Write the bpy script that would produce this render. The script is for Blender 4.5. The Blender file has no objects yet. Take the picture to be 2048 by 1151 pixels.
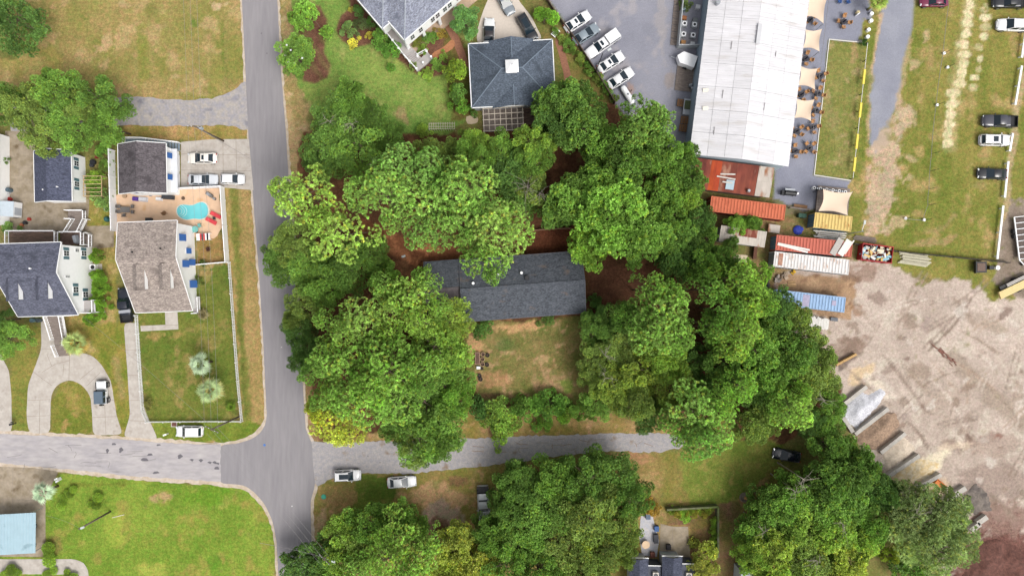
import bpy, math, random
import numpy as np
from mathutils import Vector, Matrix
R = math.radians
random.seed(7)
SC = bpy.context.scene
COL = SC.collection
# ------------------------------------------------------------------ camera, sky, sun, exposure
CAM_H = 112.0                                   # drone height above the street, metres
FPX = 2048 * 24.0 / 36.0                        # focal length in photograph pixels
cam = bpy.data.cameras.new('camera'); cam.lens = 24.0; cam.sensor_width = 36.0
cam.clip_start = 1.0; cam.clip_end = 2000.0
cam_o = bpy.data.objects.new('camera', cam); COL.objects.link(cam_o)
cam_o.location = (0, 0, CAM_H); SC.camera = cam_o
W = bpy.data.worlds.new('World'); SC.world = W; W.use_nodes = True
wn = W.node_tree.nodes; wl = W.node_tree.links
SUN_EL, SUN_AZ = 56.0, 134.0                    # compass bearing of the sun (north = top of the picture)
sky = wn.new('ShaderNodeTexSky'); sky.sky_type = 'NISHITA'; sky.sun_disc = False
sky.sun_elevation = R(SUN_EL); sky.sun_rotation = R(SUN_AZ)
sky.air_density = 1.0; sky.dust_density = 5.0; sky.ozone_density = 1.0
hs = wn.new('ShaderNodeHueSaturation'); hs.inputs['Saturation'].default_value = 0.16
bg = wn['Background']; bg.inputs['Strength'].default_value = 0.15
wl.new(sky.outputs[0], hs.inputs['Color']); wl.new(hs.outputs[0], bg.inputs['Color'])
sun = bpy.data.lights.new('sun', 'SUN'); sun.energy = 1.4; sun.angle = R(28); sun.color = (1.0, 0.955, 0.88)
sun_o = bpy.data.objects.new('sun', sun); COL.objects.link(sun_o)
_sd = Vector((math.sin(R(SUN_AZ)) * math.cos(R(SUN_EL)), math.cos(R(SUN_AZ)) * math.cos(R(SUN_EL)), math.sin(R(SUN_EL))))
sun_o.rotation_euler = _sd.to_track_quat('Z', 'Y').to_euler(); sun_o.location = (0, 0, 90)
SC.view_settings.view_transform = 'Standard'; SC.view_settings.look = 'None'
SC.view_settings.exposure = 0.39; SC.view_settings.gamma = 1.0
SC.cycles.use_denoising = True
SC.cycles.max_bounces = 6; SC.cycles.diffuse_bounces = 3; SC.cycles.transparent_max_bounces = 6

# ------------------------------------------------------------------ helpers
def G(px, py, z=0.0):                           # photograph pixel -> point on the level z
    k = (CAM_H - z) / FPX
    return Vector(((px - 1024) * k, (575.5 - py) * k, z))
def GL(pts, z=0.0): return [G(a, b, z) for a, b in pts]
def ang(dx, dy): return math.atan2(-dy, dx)     # picture direction -> world heading
def lin(c): return tuple(((v / 255) / 12.92 if v / 255 <= 0.04045 else ((v / 255 + 0.055) / 1.055) ** 2.4) for v in c)
KA = 0.72                                       # albedo of a thing that shows as white (exposed bright)
def C(r, g, b, k=KA): return tuple(v * k for v in lin((r, g, b)))

MATS = {}
def mat(name, col=(0.5, 0.5, 0.5), rough=0.7, var=0.12, scale=3.0, metal=0.0, bump=0.0, bscale=30.0, tint=None,
        stain=None, sscale=0.6, sthr=0.55, stripes=None, spec=0.4, coat=0.0, objcol=False, attr=False, trans=0.0, stretch=(1, 1, 1), rnd=0.0):
    if name in MATS: return MATS[name]
    m = bpy.data.materials.new(name); m.use_nodes = True; MATS[name] = m
    nt = m.node_tree; n = nt.nodes; l = nt.links; p = n['Principled BSDF']
    p.inputs['Roughness'].default_value = rough; p.inputs['Metallic'].default_value = metal
    p.inputs['Specular IOR Level'].default_value = spec; p.inputs['Coat Weight'].default_value = coat
    tc = n.new('ShaderNodeTexCoord'); mp = n.new('ShaderNodeMapping'); mp.inputs['Scale'].default_value = stretch
    l.new(tc.outputs['Object'], mp.inputs['Vector'])
    def noise(s, d=4.0):
        t = n.new('ShaderNodeTexNoise'); t.inputs['Scale'].default_value = s; t.inputs['Detail'].default_value = d
        l.new(mp.outputs[0], t.inputs['Vector']); return t.outputs['Fac']
    def mix(kind, f, a, b):
        x = n.new('ShaderNodeMix'); x.data_type = 'RGBA'; x.blend_type = kind
        for i, v in ((0, f), (6, a), (7, b)):
            if hasattr(v, 'links'): l.new(v, x.inputs[i])
            else: x.inputs[i].default_value = v if i == 0 else (*v[:3], 1)
        return x.outputs[2]
    def ramp(v, a, b, lo=0.0, hi=1.0):
        r = n.new('ShaderNodeMapRange'); l.new(v, r.inputs[0]); r.inputs[1].default_value = a; r.inputs[2].default_value = b
        r.inputs[3].default_value = lo; r.inputs[4].default_value = hi; return r.outputs[0]
    c = col
    if attr:
        a = n.new('ShaderNodeAttribute'); a.attribute_name = 'tint'; c = a.outputs['Color']
    if objcol:
        o = n.new('ShaderNodeObjectInfo'); c = mix('MULTIPLY', 1.0, c, o.outputs['Color'])
    if tint: c = mix('MIX', ramp(noise(scale * 0.35), 0.35, 0.65), c, tint)
    if var:
        v = n.new('ShaderNodeCombineColor'); f = ramp(noise(scale), 0.25, 0.75, 1 - var, 1 + var)
        for i in range(3): l.new(f, v.inputs[i])
        c = mix('MULTIPLY', 1.0, c, v.outputs[0])
    if rnd:
        o = n.new('ShaderNodeObjectInfo'); v = n.new('ShaderNodeCombineColor'); f = ramp(o.outputs['Random'], 0.0, 1.0, 1 - rnd, 1 + rnd)
        for i in range(3): l.new(f, v.inputs[i])
        c = mix('MULTIPLY', 1.0, c, v.outputs[0])
    if stain: c = mix('MIX', ramp(noise(sscale, 6), sthr, sthr + 0.12), c, stain)
    if stripes:                                 # (axis, metres per stripe, dark factor)
        ax, per, dk = stripes
        w = n.new('ShaderNodeTexWave'); w.wave_type = 'BANDS'; w.bands_direction = ax
        w.inputs['Scale'].default_value = 1.0 / per * 0.314; l.new(tc.outputs['Object'], w.inputs['Vector'])
        v = n.new('ShaderNodeCombineColor'); f = ramp(w.outputs['Fac'], 0.0, 1.0, dk, 1.0)
        for i in range(3): l.new(f, v.inputs[i])
        c = mix('MULTIPLY', 1.0, c, v.outputs[0])
    if hasattr(c, 'links'): l.new(c, p.inputs['Base Color'])
    else: p.inputs['Base Color'].default_value = (*c[:3], 1)
    if bump:
        b = n.new('ShaderNodeBump'); b.inputs['Strength'].default_value = bump; b.inputs['Distance'].default_value = 0.05
        l.new(noise(bscale), b.inputs['Height']); l.new(b.outputs[0], p.inputs['Normal'])
    if trans:
        t = n.new('ShaderNodeBsdfTranslucent'); ms = n.new('ShaderNodeMixShader'); ms.inputs[0].default_value = trans
        if hasattr(c, 'links'): l.new(c, t.inputs['Color'])
        l.new(p.outputs[0], ms.inputs[1]); l.new(t.outputs[0], ms.inputs[2])
        l.new(ms.outputs[0], n['Material Output'].inputs['Surface'])
    return m

class MB:                                        # collects shapes, builds ONE mesh object
    def __init__(s): s.v = []; s.f = []
    def add(s, vs, fs):
        k = len(s.v); s.v += [tuple(x) for x in vs]; s.f += [tuple(i + k for i in f) for f in fs]; return s
    def box(s, c, d, rz=0.0, rx=0.0, ry=0.0, taper=1.0):
        m = Matrix.Rotation(rz, 3, 'Z') @ Matrix.Rotation(ry, 3, 'Y') @ Matrix.Rotation(rx, 3, 'X'); c = Vector(c); vs = []
        for z in (-1, 1):
            t = taper if z > 0 else 1.0
            for x, y in ((-1, -1), (1, -1), (1, 1), (-1, 1)):
                vs.append(c + m @ Vector((x * d[0] / 2 * t, y * d[1] / 2 * t, z * d[2] / 2)))
        return s.add(vs, [(0, 3, 2, 1), (4, 5, 6, 7), (0, 1, 5, 4), (1, 2, 6, 5), (2, 3, 7, 6), (3, 0, 4, 7)])
    def prism(s, pts, z0, z1):
        n = len(pts); a = sum(pts[i][0] * pts[(i + 1) % n][1] - pts[(i + 1) % n][0] * pts[i][1] for i in range(n))
        if a < 0: pts = list(pts)[::-1]
        vs = [(p[0], p[1], z0) for p in pts] + [(p[0], p[1], z1) for p in pts]
        fs = [tuple(range(n))[::-1], tuple(range(n, 2 * n))] + [(i, (i + 1) % n, n + (i + 1) % n, n + i) for i in range(n)]
        return s.add(vs, fs)
    def slab(s, pts, t):                         # thick plate under a (planar) ring of 3-D points
        n = len(pts); pts = [Vector(p) for p in pts]
        nz = sum(((pts[i].x * pts[(i + 1) % n].y - pts[(i + 1) % n].x * pts[i].y) for i in range(n)), 0.0)
        if nz < 0: pts = pts[::-1]
        vs = [p - Vector((0, 0, t)) for p in pts] + pts
        return s.add(vs, [tuple(range(n))[::-1], tuple(range(n, 2 * n))] + [(i, (i + 1) % n, n + (i + 1) % n, n + i) for i in range(n)])
    def tube(s, pts, rad, n=6):
        pts = [Vector(p) for p in pts]; rad = rad if hasattr(rad, '__len__') else [rad] * len(pts); k = len(s.v); rings = []
        for i, p in enumerate(pts):
            d = (pts[min(i + 1, len(pts) - 1)] - pts[max(i - 1, 0)]).normalized()
            u = d.orthogonal().normalized() if abs(d.z) > 0.9 else d.cross(Vector((0, 0, 1))).normalized(); w = d.cross(u)
            for j in range(n):
                a = 2 * math.pi * j / n; s.v.append(tuple(p + (u * math.cos(a) + w * math.sin(a)) * rad[i]))
        for i in range(len(pts) - 1):
            for j in range(n):
                a, b = k + i * n + j, k + i * n + (j + 1) % n; s.f.append((a, b, b + n, a + n))
        s.f.append(tuple(k + j for j in range(n))[::-1]); s.f.append(tuple(k + (len(pts) - 1) * n + j for j in range(n)))
        return s
    def lathe(s, c, prof, n=12):                 # prof: [(r, z)]
        k = len(s.v); c = Vector(c)
        for r, z in prof:
            for j in range(n):
                a = 2 * math.pi * j / n; s.v.append((c.x + r * math.cos(a), c.y + r * math.sin(a), c.z + z))
        for i in range(len(prof) - 1):
            for j in range(n):
                a, b = k + i * n + j, k + i * n + (j + 1) % n; s.f.append((a, b, b + n, a + n))
        s.f.append(tuple(k + j for j in range(n))[::-1]); s.f.append(tuple(k + (len(prof) - 1) * n + j for j in range(n)))
        return s
    def quad(s, *p): return s.add(p, [tuple(range(len(p)))])
    def mesh(s, name, m, smooth=False):
        me = bpy.data.meshes.new(name); me.from_pydata(s.v, [], s.f); me.materials.append(m)
        if smooth: me.polygons.foreach_set('use_smooth', [True] * len(me.polygons))
        me.update(); return me
    def build(s, name, m, parent=None, smooth=False, kind=None):
        return link(name, s.mesh(name, m, smooth), parent, kind)
def link(name, me, parent=None, kind=None, loc=None, rz=None):
    o = bpy.data.objects.new(name, me); COL.objects.link(o)
    if parent is not None: o.parent = parent
    if kind: o['kind'] = kind
    if loc is not None: o.location = loc
    if rz is not None: o.rotation_euler = (0, 0, rz)
    return o
def tag(o, label, cat, group=None):
    o['label'] = label; o['category'] = cat
    if group: o['group'] = group
    return o
def thing(name, label, cat, loc=(0, 0, 0), rz=0.0, group=None):
    o = link(name, None, loc=loc, rz=rz); o.empty_display_size = 0.3; return tag(o, label, cat, group)
def copy_tree(o, parent=None):
    c = o.copy(); COL.objects.link(c)
    if parent is not None: c.parent = parent
    for ch in list(o.children): copy_tree(ch, c)
    return c
def fit(q, z):                                   # four roof pixels (two long sides first) -> centre, heading, length, width
    a, b, c, d = GL(q, z); ctr = (a + b + c + d) / 4; e = ((b - a) + (c - d)) / 2; w = ((d - a) + (c - b)) / 2
    return ctr, math.atan2(e.y, e.x), e.length, w.length
# ------------------------------------------------------------------ the ground, painted zone by zone
RES = 0.30
GX0, GX1, GY0, GY1 = -93.0, 93.0, -55.5, 55.5
_nx = int((GX1 - GX0) / RES) + 1; _ny = int((GY1 - GY0) / RES) + 1
_gx, _gy = np.meshgrid(np.linspace(GX0, GX1, _nx), np.linspace(GY0, GY1, _ny))
_rng = np.random.default_rng(11)
def vnoise(scale, seed, x=None, y=None):
    x = _gx if x is None else x; y = _gy if y is None else y
    r = np.random.default_rng(seed).random((256, 256)); u = x / scale + 1000.3; v = y / scale + 1000.7
    i = np.floor(u).astype(int); j = np.floor(v).astype(int); fu = u - i; fv = v - j
    fu = fu * fu * (3 - 2 * fu); fv = fv * fv * (3 - 2 * fv); i &= 255; j &= 255; i2 = (i + 1) & 255; j2 = (j + 1) & 255
    return (r[i, j] * (1 - fu) + r[i2, j] * fu) * (1 - fv) + (r[i, j2] * (1 - fu) + r[i2, j2] * fu) * fv
def fbm(scale, seed, o=4):
    s = 0; a = 1.0; t = 0
    for k in range(o): s = s + a * vnoise(scale / 2 ** k, seed + k); t += a; a *= 0.55
    return s / t
WX = (fbm(2.2, 301, 4) - 0.5) * 2; WY = (fbm(2.2, 401, 4) - 0.5) * 2
def sdist(pts, x, y):                            # signed distance (m), negative inside
    d = np.full(x.shape, 1e9); ins = np.zeros(x.shape, bool); n = len(pts)
    for i in range(n):
        ax, ay = pts[i][0], pts[i][1]; bx, by = pts[(i + 1) % n][0], pts[(i + 1) % n][1]
        ex, ey = bx - ax, by - ay; t = np.clip(((x - ax) * ex + (y - ay) * ey) / (ex * ex + ey * ey + 1e-9), 0, 1)
        d = np.minimum(d, np.hypot(x - ax - t * ex, y - ay - t * ey))
        if abs(ey) > 1e-9: ins ^= ((ay > y) != (by > y)) & (x < (bx - ax) * (y - ay) / ey + ax)
    return np.where(ins, -d, d)
GC = np.zeros((_ny, _nx, 3)); GZ = np.zeros((_ny, _nx), int)
ZN = ['ground']
def _zone(a, name):
    if name:
        if name not in ZN: ZN.append(name)
        GZ[a > 0.5] = ZN.index(name)
FN = fbm(.95, 901, 3); FN2 = fbm(2.6, 951, 3)
def rag(a, k=1.0):                               # break a soft edge up into tufts and crumbs
    return np.clip((a - .5 + (FN - .5) * 1.1 * k + (FN2 - .5) * .6 * k) * 2.6 + .5, 0, 1) * (a > .02)
def _blend(a, c): 
    GC[:] = GC * (1 - a[..., None]) + c * a[..., None]
_sd = 50
def cols(ca, cb, sc, sharp=2.2, cc=None):
    global _sd; _sd += 17
    t = np.clip((fbm(sc, _sd, 5) - 0.5) * sharp + 0.5, 0, 1)[..., None]
    c = np.array(C(*ca)) * (1 - t) + np.array(C(*cb)) * t
    if cc is not None:
        t2 = np.clip((fbm(sc * 0.45, _sd + 7, 4) - 0.60) * 7, 0, 1)[..., None]; c = c * (1 - t2) + np.array(C(*cc)) * t2
    return c
def paint(poly, ca, cb, sc=5.0, feather=0.6, warp=0.8, zone=None, op=1.0, cc=None, sharp=2.2):
    d = sdist(GL(poly), _gx + WX * warp, _gy + WY * warp)
    a = np.clip(0.5 - d / feather, 0, 1); a = (rag(a) if feather > .5 else a) * op; _blend(a, cols(ca, cb, sc, sharp, cc)); _zone(a, zone)
def blob(px, py, rx, ry, col, op=0.8, an=0.0, warp=1.2, soft=0.6, holes=0.0, zone=None):
    p = G(px, py); k = CAM_H / FPX; x = _gx - p.x + WX * warp; y = _gy - p.y + WY * warp; ca, sa = math.cos(an), math.sin(an)
    u = (x * ca + y * sa) / (rx * k); v = (-x * sa + y * ca) / (ry * k); a = np.clip((1 - np.hypot(u, v)) / soft, 0, 1)
    if holes: a = a * np.clip((fbm(1.3, int(px + py), 3) - 0.5 + (0.5 - holes)) * 6 + 0.5, 0, 1)
    a = rag(a, .9); _blend(a * op, np.array(C(*col))); _zone(a, zone)
def stroke(pts, wpx, col, op=0.7, feather=0.5, warp=0.4):
    q = GL(pts); d = np.full(_gx.shape, 1e9); x = _gx + WX * warp; y = _gy + WY * warp
    for a, b in zip(q[:-1], q[1:]):
        ex, ey = b.x - a.x, b.y - a.y; t = np.clip(((x - a.x) * ex + (y - a.y) * ey) / (ex * ex + ey * ey), 0, 1)
        d = np.minimum(d, np.hypot(x - a.x - t * ex, y - a.y - t * ey))
    _blend(rag(np.clip(0.5 - (d - wpx * CAM_H / FPX / 2) / feather, 0, 1), .7) * op, np.array(C(*col)))

GC[:] = cols((140, 128, 78), (120, 122, 58), 6)
# north-west field
paint([(-80, -120), (500, -120), (492, 165), (430, 205), (250, 205), (-80, 200)], (172, 148, 92), (140, 138, 66), 7, cc=(184, 158, 106), zone='field')
for a in ((205, 95, 42, 26, (205, 170, 125), .75, .5), (95, 55, 18, 14, (200, 165, 120), .7, 0), (250, 5, 16, 16, (200, 168, 125), .6, 0), (440, 8, 22, 20, (222, 190, 150), .8, 0),
          (415, 45, 30, 16, (196, 166, 118), .6, 0), (420, 90, 26, 30, (190, 162, 112), .5, 0), (345, 120, 20, 26, (192, 160, 112), .5, 0), (120, 10, 26, 12, (190, 155, 110), .6, 0), (350, 155, 14, 10, (192, 165, 120), .6, 0)):
    blob(*a[:5], op=a[5], an=a[6], holes=0.45)
stroke([(284, 60), (286, 150)], 22, (128, 138, 50), .55, 1.6); stroke([(446, 45), (452, 150)], 8, (104, 122, 40), .75, 1.0); blob(386, 46, 12, 9, (98, 128, 45), .8)
blob(60, 120, 90, 60, (150, 145, 62), .5); blob(20, 105, 40, 22, (92, 104, 48), .7)
paint([(245, 245), (498, 250), (498, 285), (300, 285), (245, 300)], (150, 138, 66), (190, 152, 98), 2.5)
# road verges
paint([(500, 372), (448, 372), (486, 850), (400, 890), (440, 890), (510, 885), (560, 850), (535, 640)], (176, 148, 92), (158, 138, 78), 3, zone='verge')
stroke([(466, 380), (478, 560), (494, 840)], 15, (112, 122, 46), .8, 1.2); stroke([(478, 600), (492, 830)], 5, (92, 108, 38), .6, .8)
paint([(556, -60), (582, -60), (592, 130), (612, 230), (640, 300), (640, 360), (575, 360)], (182, 154, 106), (160, 142, 84), 2.5, cc=(196, 172, 124), zone='verge')
paint([(585, 420), (640, 420), (660, 880), (618, 880)], (150, 118, 80), (168, 138, 100), 2.5, zone='verge')
# yards of the houses on the west side
paint([(175, 395), (235, 395), (235, 640), (262, 850), (240, 880), (175, 700), (125, 640)], (168, 146, 84), (142, 138, 56), 3, cc=(184, 160, 100), zone='side_lawn')
paint([(30, 650), (85, 650), (60, 780), (55, 870), (20, 870), (22, 730)], (120, 128, 50), (150, 138, 66), 3, zone='side_lawn')
paint([(170, 650), (250, 640), (268, 870), (245, 882), (215, 740)], (120, 130, 42), (152, 138, 62), 3, zone='side_lawn'); stroke([(232, 720), (244, 790)], 14, (172, 148, 100), .5, 1.5)
paint([(270, 620), (460, 520), (485, 842), (296, 842)], (98, 116, 40), (122, 126, 52), 4, cc=(150, 136, 74), zone='front_lawn')
blob(330, 675, 60, 14, (180, 150, 88), .65, holes=.5); blob(410, 665, 50, 22, (164, 146, 76), .5, holes=.5); blob(410, 545, 26, 30, (186, 154, 98), .6, holes=.4)
paint([(390, 470), (456, 470), (458, 525), (391, 530)], (150, 124, 68), (172, 140, 84), 2, zone='front_lawn')
paint([(298, 842), (490, 842), (525, 850), (500, 882), (440, 888), (320, 880)], (104, 126, 34), (128, 140, 48), 3, zone='front_lawn')
paint([(102, 866), (104, 800), (125, 765), (150, 757), (172, 772), (184, 800), (186, 868)], (112, 124, 40), (136, 132, 54), 2.5, cc=(164, 140, 78), zone='front_lawn')
blob(142, 800, 32, 34, (170, 144, 80), .55, holes=.5)
# south-west corner lot
paint([(88, 945), (250, 955), (500, 968), (545, 1030), (556, 1230), (-60, 1230), (-60, 1112), (90, 1112)], (114, 144, 40), (136, 158, 52), 5, cc=(152, 150, 64), zone='corner_lawn')
blob(318, 993, 36, 15, (186, 150, 110), .8, holes=.35, warp=.5); blob(110, 1090, 30, 22, (140, 112, 70), .6)
for a in ((290, 1080, 20), (400, 1060, 60), (370, 1090, 30)): blob(a[0], a[1], a[2], a[2] * .8, (150, 142, 60), .4, holes=.5)
blob(420, 990, 70, 26, (100, 146, 22), .6); blob(230, 1060, 30, 50, (172, 182, 66), .5); blob(310, 1140, 50, 24, (176, 178, 74), .6); blob(430, 1125, 18, 22, (82, 140, 22), .7)
stroke([(345, 1040), (372, 1151)], 5, (104, 132, 34), .5, .8); stroke([(318, 1040), (345, 1151)], 4, (106, 134, 34), .45, .8)
stroke([(140, 967), (248, 969)], 7, (116, 118, 42), .6, .8)
# north lawn with beds
paint([(574, -80), (960, -80), (940, 60), (935, 230), (900, 270), (840, 275), (700, 270), (640, 260), (606, 200), (590, 120)], (112, 148, 60), (140, 162, 74), 6, cc=(156, 164, 86), zone='north_lawn')
blob(690, 180, 40, 24, (146, 140, 90), .6); blob(805, 235, 22, 24, (182, 148, 108), .7, holes=.3); blob(880, 215, 26, 12, (166, 152, 92), .5); blob(770, 130, 60, 40, (152, 168, 80), .4)
stroke([(565, 200), (600, 330)], 26, (196, 164, 116), .6, 1.5)
MUL = ((132, 92, 74), (112, 76, 60))
for poly in ([(580, 45), (600, 10), (640, 12), (655, 40), (650, 90), (648, 105), (662, 130), (655, 155), (630, 168), (608, 162), (600, 140), (625, 105), (600, 70)],
             [(672, 62), (682, 30), (700, 16), (692, -30), (740, -30), (800, 80), (812, 118), (850, 140), (835, 150), (790, 115), (750, 85), (730, 92), (708, 96), (685, 84)],
             [(800, 112), (850, 80), (905, 50), (915, 90), (885, 150), (862, 154), (840, 150)]):
    paint(poly, MUL[0], MUL[1], .8, feather=.35, warp=.15, zone='mulch_bed')
paint([(885, 60), (925, 80), (950, 150), (945, 230), (905, 240), (895, 140)], (128, 96, 60), (98, 108, 44), 2, zone='mulch_bed')
paint([(1085, 70), (1130, 60), (1236, 210), (1180, 215), (1110, 110)], (150, 124, 74), (122, 122, 56), 2, zone='verge')
# wooded lots in the middle: pine straw and leaf litter
paint([(600, 265), (900, 268), (1230, 205), (1390, 300), (1390, 560), (1560, 560), (1690, 790), (1560, 900), (1300, 860), (940, 820), (900, 900), (640, 880), (600, 640)], (116, 76, 54), (92, 66, 44), 4, cc=(140, 96, 66), zone='leaf_litter')
paint([(720, 430), (800, 470), (900, 490), (930, 520), (830, 530), (740, 500)], (150, 94, 62), (128, 80, 54), 3, cc=(184, 122, 82)); blob(858, 496, 40, 18, (196, 128, 86), .7, holes=.4)
paint([(1050, 460), (1140, 455), (1150, 505), (1050, 510)], (112, 66, 44), (90, 54, 38), 1.5)
paint([(1170, 530), (1290, 530), (1290, 600), (1175, 600)], (124, 84, 62), (100, 66, 48), 2)
paint([(925, 645), (1172, 632), (1200, 700), (1180, 810), (960, 812), (935, 740)], (140, 126, 74), (112, 116, 54), 2.4, cc=(180, 148, 104), zone='back_yard')
blob(1055, 650, 90, 14, (205, 160, 110), .85, .06, holes=.35); blob(950, 685, 24, 30, (204, 158, 110), .75); blob(985, 760, 46, 26, (186, 138, 98), .6); blob(1100, 760, 60, 30, (184, 146, 108), .55, holes=.4)
blob(1010, 690, 28, 24, (84, 108, 50), .7); blob(1135, 770, 20, 16, (112, 148, 44), .7); stroke([(960, 790), (1050, 798), (1140, 790)], 10, (128, 92, 72), .6, 1)
# strips along the alley
paint([(930, 815), (1330, 815), (1480, 850), (1370, 872), (930, 884), (700, 884), (640, 890)], (172, 142, 90), (142, 128, 60), 3, cc=(186, 150, 104), zone='verge')
paint([(622, 1000), (660, 955), (900, 938), (1000, 930), (1320, 905), (1430, 890), (1560, 880), (1560, 1180), (622, 1180)], (132, 128, 56), (160, 134, 80), 4, cc=(176, 142, 96), zone='south_lawn')
paint([(720, 950), (800, 960), (770, 1030), (700, 1030)], (96, 118, 38), (116, 126, 48), 3); blob(760, 985, 50, 26, (90, 118, 34), .6)
blob(880, 995, 84, 38, (196, 158, 112), .9); blob(885, 1030, 50, 34, (188, 164, 142), .85); blob(920, 960, 26, 12, (134, 96, 74), .7); blob(875, 1050, 50, 20, (124, 84, 62), .7)
blob(640, 1050, 16, 50, (196, 164, 124), .7, holes=.4); blob(1260, 915, 60, 14, (178, 134, 94), .8, holes=.25); blob(1300, 960, 40, 26, (178, 148, 96), .6, holes=.4)
paint([(1350, 910), (1530, 870), (1580, 900), (1480, 1000), (1380, 1010)], (108, 128, 44), (132, 138, 58), 3, cc=(150, 146, 70)); blob(1495, 1000, 30, 16, (156, 120, 84), .6)
paint([(1440, 1000), (1480, 1000), (1480, 1160), (1430, 1160)], (118, 112, 56), (132, 104, 74), 2)
paint([(1330, 1015), (1432, 1010), (1432, 1110), (1380, 1110), (1375, 1050), (1330, 1050)], (138, 104, 78), (120, 110, 50), 1.5, zone='garden_bed')
# beer-garden grounds and gravel
GRV = ((158, 158, 170), (144, 145, 158))
paint([(1062, -60), (1420, -60), (1384, 300), (1330, 330), (1238, 215), (1228, 205)], GRV[0], GRV[1], 5, feather=.3, warp=.25, zone='gravel_lot', cc=(168, 164, 170))
paint([(1600, -60), (1750, -60), (1742, 40), (1728, 85), (1656, 80), (1628, 350), (1700, 362), (1740, 350), (1752, 380), (1750, 420), (1725, 450), (1700, 400), (1620, 420), (1570, 430), (1545, 425), (1550, 330)],
      (152, 154, 168), (142, 144, 160), 4, feather=.3, warp=.15, zone='gravel_patio')
blob(1325, 40, 14, 120, (176, 168, 166), .5); blob(1340, 160, 16, 30, (160, 146, 138), .6); blob(1255, 180, 16, 14, (176, 140, 118), .6, holes=.4)
paint([(1728, 40), (2120, -80), (2120, 640), (1990, 610), (1900, 560), (1780, 540), (1710, 520), (1700, 490), (1700, 362)], (146, 138, 66), (118, 126, 48), 6, cc=(172, 150, 92), zone='field')
paint([(1658, 80), (1730, 86), (1701, 360), (1628, 350)], (142, 140, 74), (122, 126, 56), 3, feather=.25, warp=.1, cc=(164, 150, 98), zone='patio_lawn')
blob(1710, 110, 14, 30, (170, 142, 96), .7); blob(1660, 230, 20, 50, (152, 140, 90), .5); blob(1690, 320, 18, 26, (150, 136, 84), .5)
paint([(1769, -60), (1830, -60), (1825, 50), (1803, 142), (1801, 190), (1783, 228), (1778, 288), (1752, 312), (1738, 285), (1741, 162), (1758, 70)], (158, 160, 172), (146, 148, 162), 3, feather=.5, warp=.35, zone='gravel_drive')
paint([(1740, 300), (1778, 240), (1800, 190), (1830, 230), (1800, 300), (1790, 400), (1770, 460), (1730, 480), (1735, 400)], (208, 178, 148), (186, 166, 140), 3, feather=1.6, warp=1.2, op=.85, cc=(160, 148, 96))
stroke([(1764, 30), (1752, 90), (1738, 180), (1734, 280)], 7, (206, 174, 132), .8, .6); stroke([(1745, 60), (1722, 330)], 14, (104, 122, 42), .6, 1.2); stroke([(1820, 80), (1798, 200)], 8, (200, 172, 132), .5, 1)
for a in ((1815, 240, 24, 20), (1820, 320, 26, 14), (1830, 130, 16, 20), (1810, 360, 16, 14), (1850, 70, 16, 14), (1800, 440, 30, 16)): blob(*a, (196, 172, 130), .75, holes=.35)
for i in range(15):                              # chalky sand heaps along the field
    y = 8 + i * 20; x = 1946 - i * 3.6; blob(x - 6 + (i * 37 % 9), y, 13 + (i * 13 % 6), 11 + i * 7 % 5, (238, 222, 178), .95, soft=.5, holes=.12 if i % 4 else .35, warp=.6)
    if i < 9: blob(x + 26 + (i * 23 % 7), y + 8, 10 + i * 5 % 6, 10, (230, 216, 172), .9 if i % 2 else .45, soft=.5, holes=.3, warp=.6)
stroke([(1940, 0), (1918, 130), (1898, 290)], 26, (206, 192, 142), .35, 2); blob(1870, 480, 60, 10, (186, 154, 110), .6, .2); stroke([(1850, 462), (1885, 455), (1908, 430)], 8, (178, 150, 106), .5, 1)
stroke([(2046, 150), (2030, 240), (2012, 420), (1998, 520)], 14, (190, 166, 126), .75, .8, .5)
paint([(2020, 400), (2100, 380), (2100, 640), (2030, 600), (1985, 560), (2000, 480)], (162, 146, 132), (140, 124, 108), 2, cc=(128, 126, 74), zone='dirt_yard')
# contractor's dirt yard
DIRT = [(1545, 545), (1700, 520), (1780, 520), (1830, 560), (1920, 560), (1990, 600), (2120, 600), (2120, 1240), (1900, 1240), (1870, 1080), (1720, 900), (1680, 800), (1640, 690), (1560, 660)]
paint(DIRT, (206, 188, 174), (184, 166, 152), 6, feather=1.4, warp=1.5, zone='dirt_yard', cc=(204, 190, 174))
paint([(1420, 380), (1560, 400), (1700, 460), (1720, 520), (1550, 545), (1540, 660), (1420, 560)], (150, 120, 84), (116, 118, 58), 2, cc=(170, 142, 104), op=.85)
paint([(1550, 545), (1710, 555), (1700, 640), (1560, 620)], (186, 152, 118), (160, 128, 98), 2, cc=(140, 106, 84))
blob(1725, 545, 46, 24, (150, 122, 104), .7, holes=.3); blob(1700, 555, 30, 14, (132, 104, 86), .7, holes=.35)
for a in ((1690, 690, 60, 22, .5, (138, 116, 102)), (1690, 712, 22, 9, .7, (92, 80, 76)), (1820, 640, 22, 24, .6, (146, 126, 110)), (1805, 682, 14, 8, .0, (136, 118, 106)), (1845, 745, 34, 22, .4, (158, 138, 120)), (1830, 600, 16, 12, .2, (140, 120, 104)),
          (1930, 880, 60, 34, .2, (156, 134, 118)), (1990, 650, 40, 14, -.4, (178, 160, 140)), (1760, 840, 26, 22, .4, (150, 136, 124)), (1800, 793, 10, 5, 0, (110, 98, 92)), (1710, 615, 20, 14, 0, (150, 112, 84)), (1960, 1000, 50, 24, .2, (148, 132, 122))):
    blob(a[0], a[1], a[2], a[3], a[5], .7, a[4], holes=.4)
stroke([(1905, 715), (1960, 770), (2048, 850)], 34, (160, 142, 124), .6, 2); stroke([(1862, 630), (1900, 690), (1990, 790), (2048, 840)], 5, (150, 132, 116), .5, .8)
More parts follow.
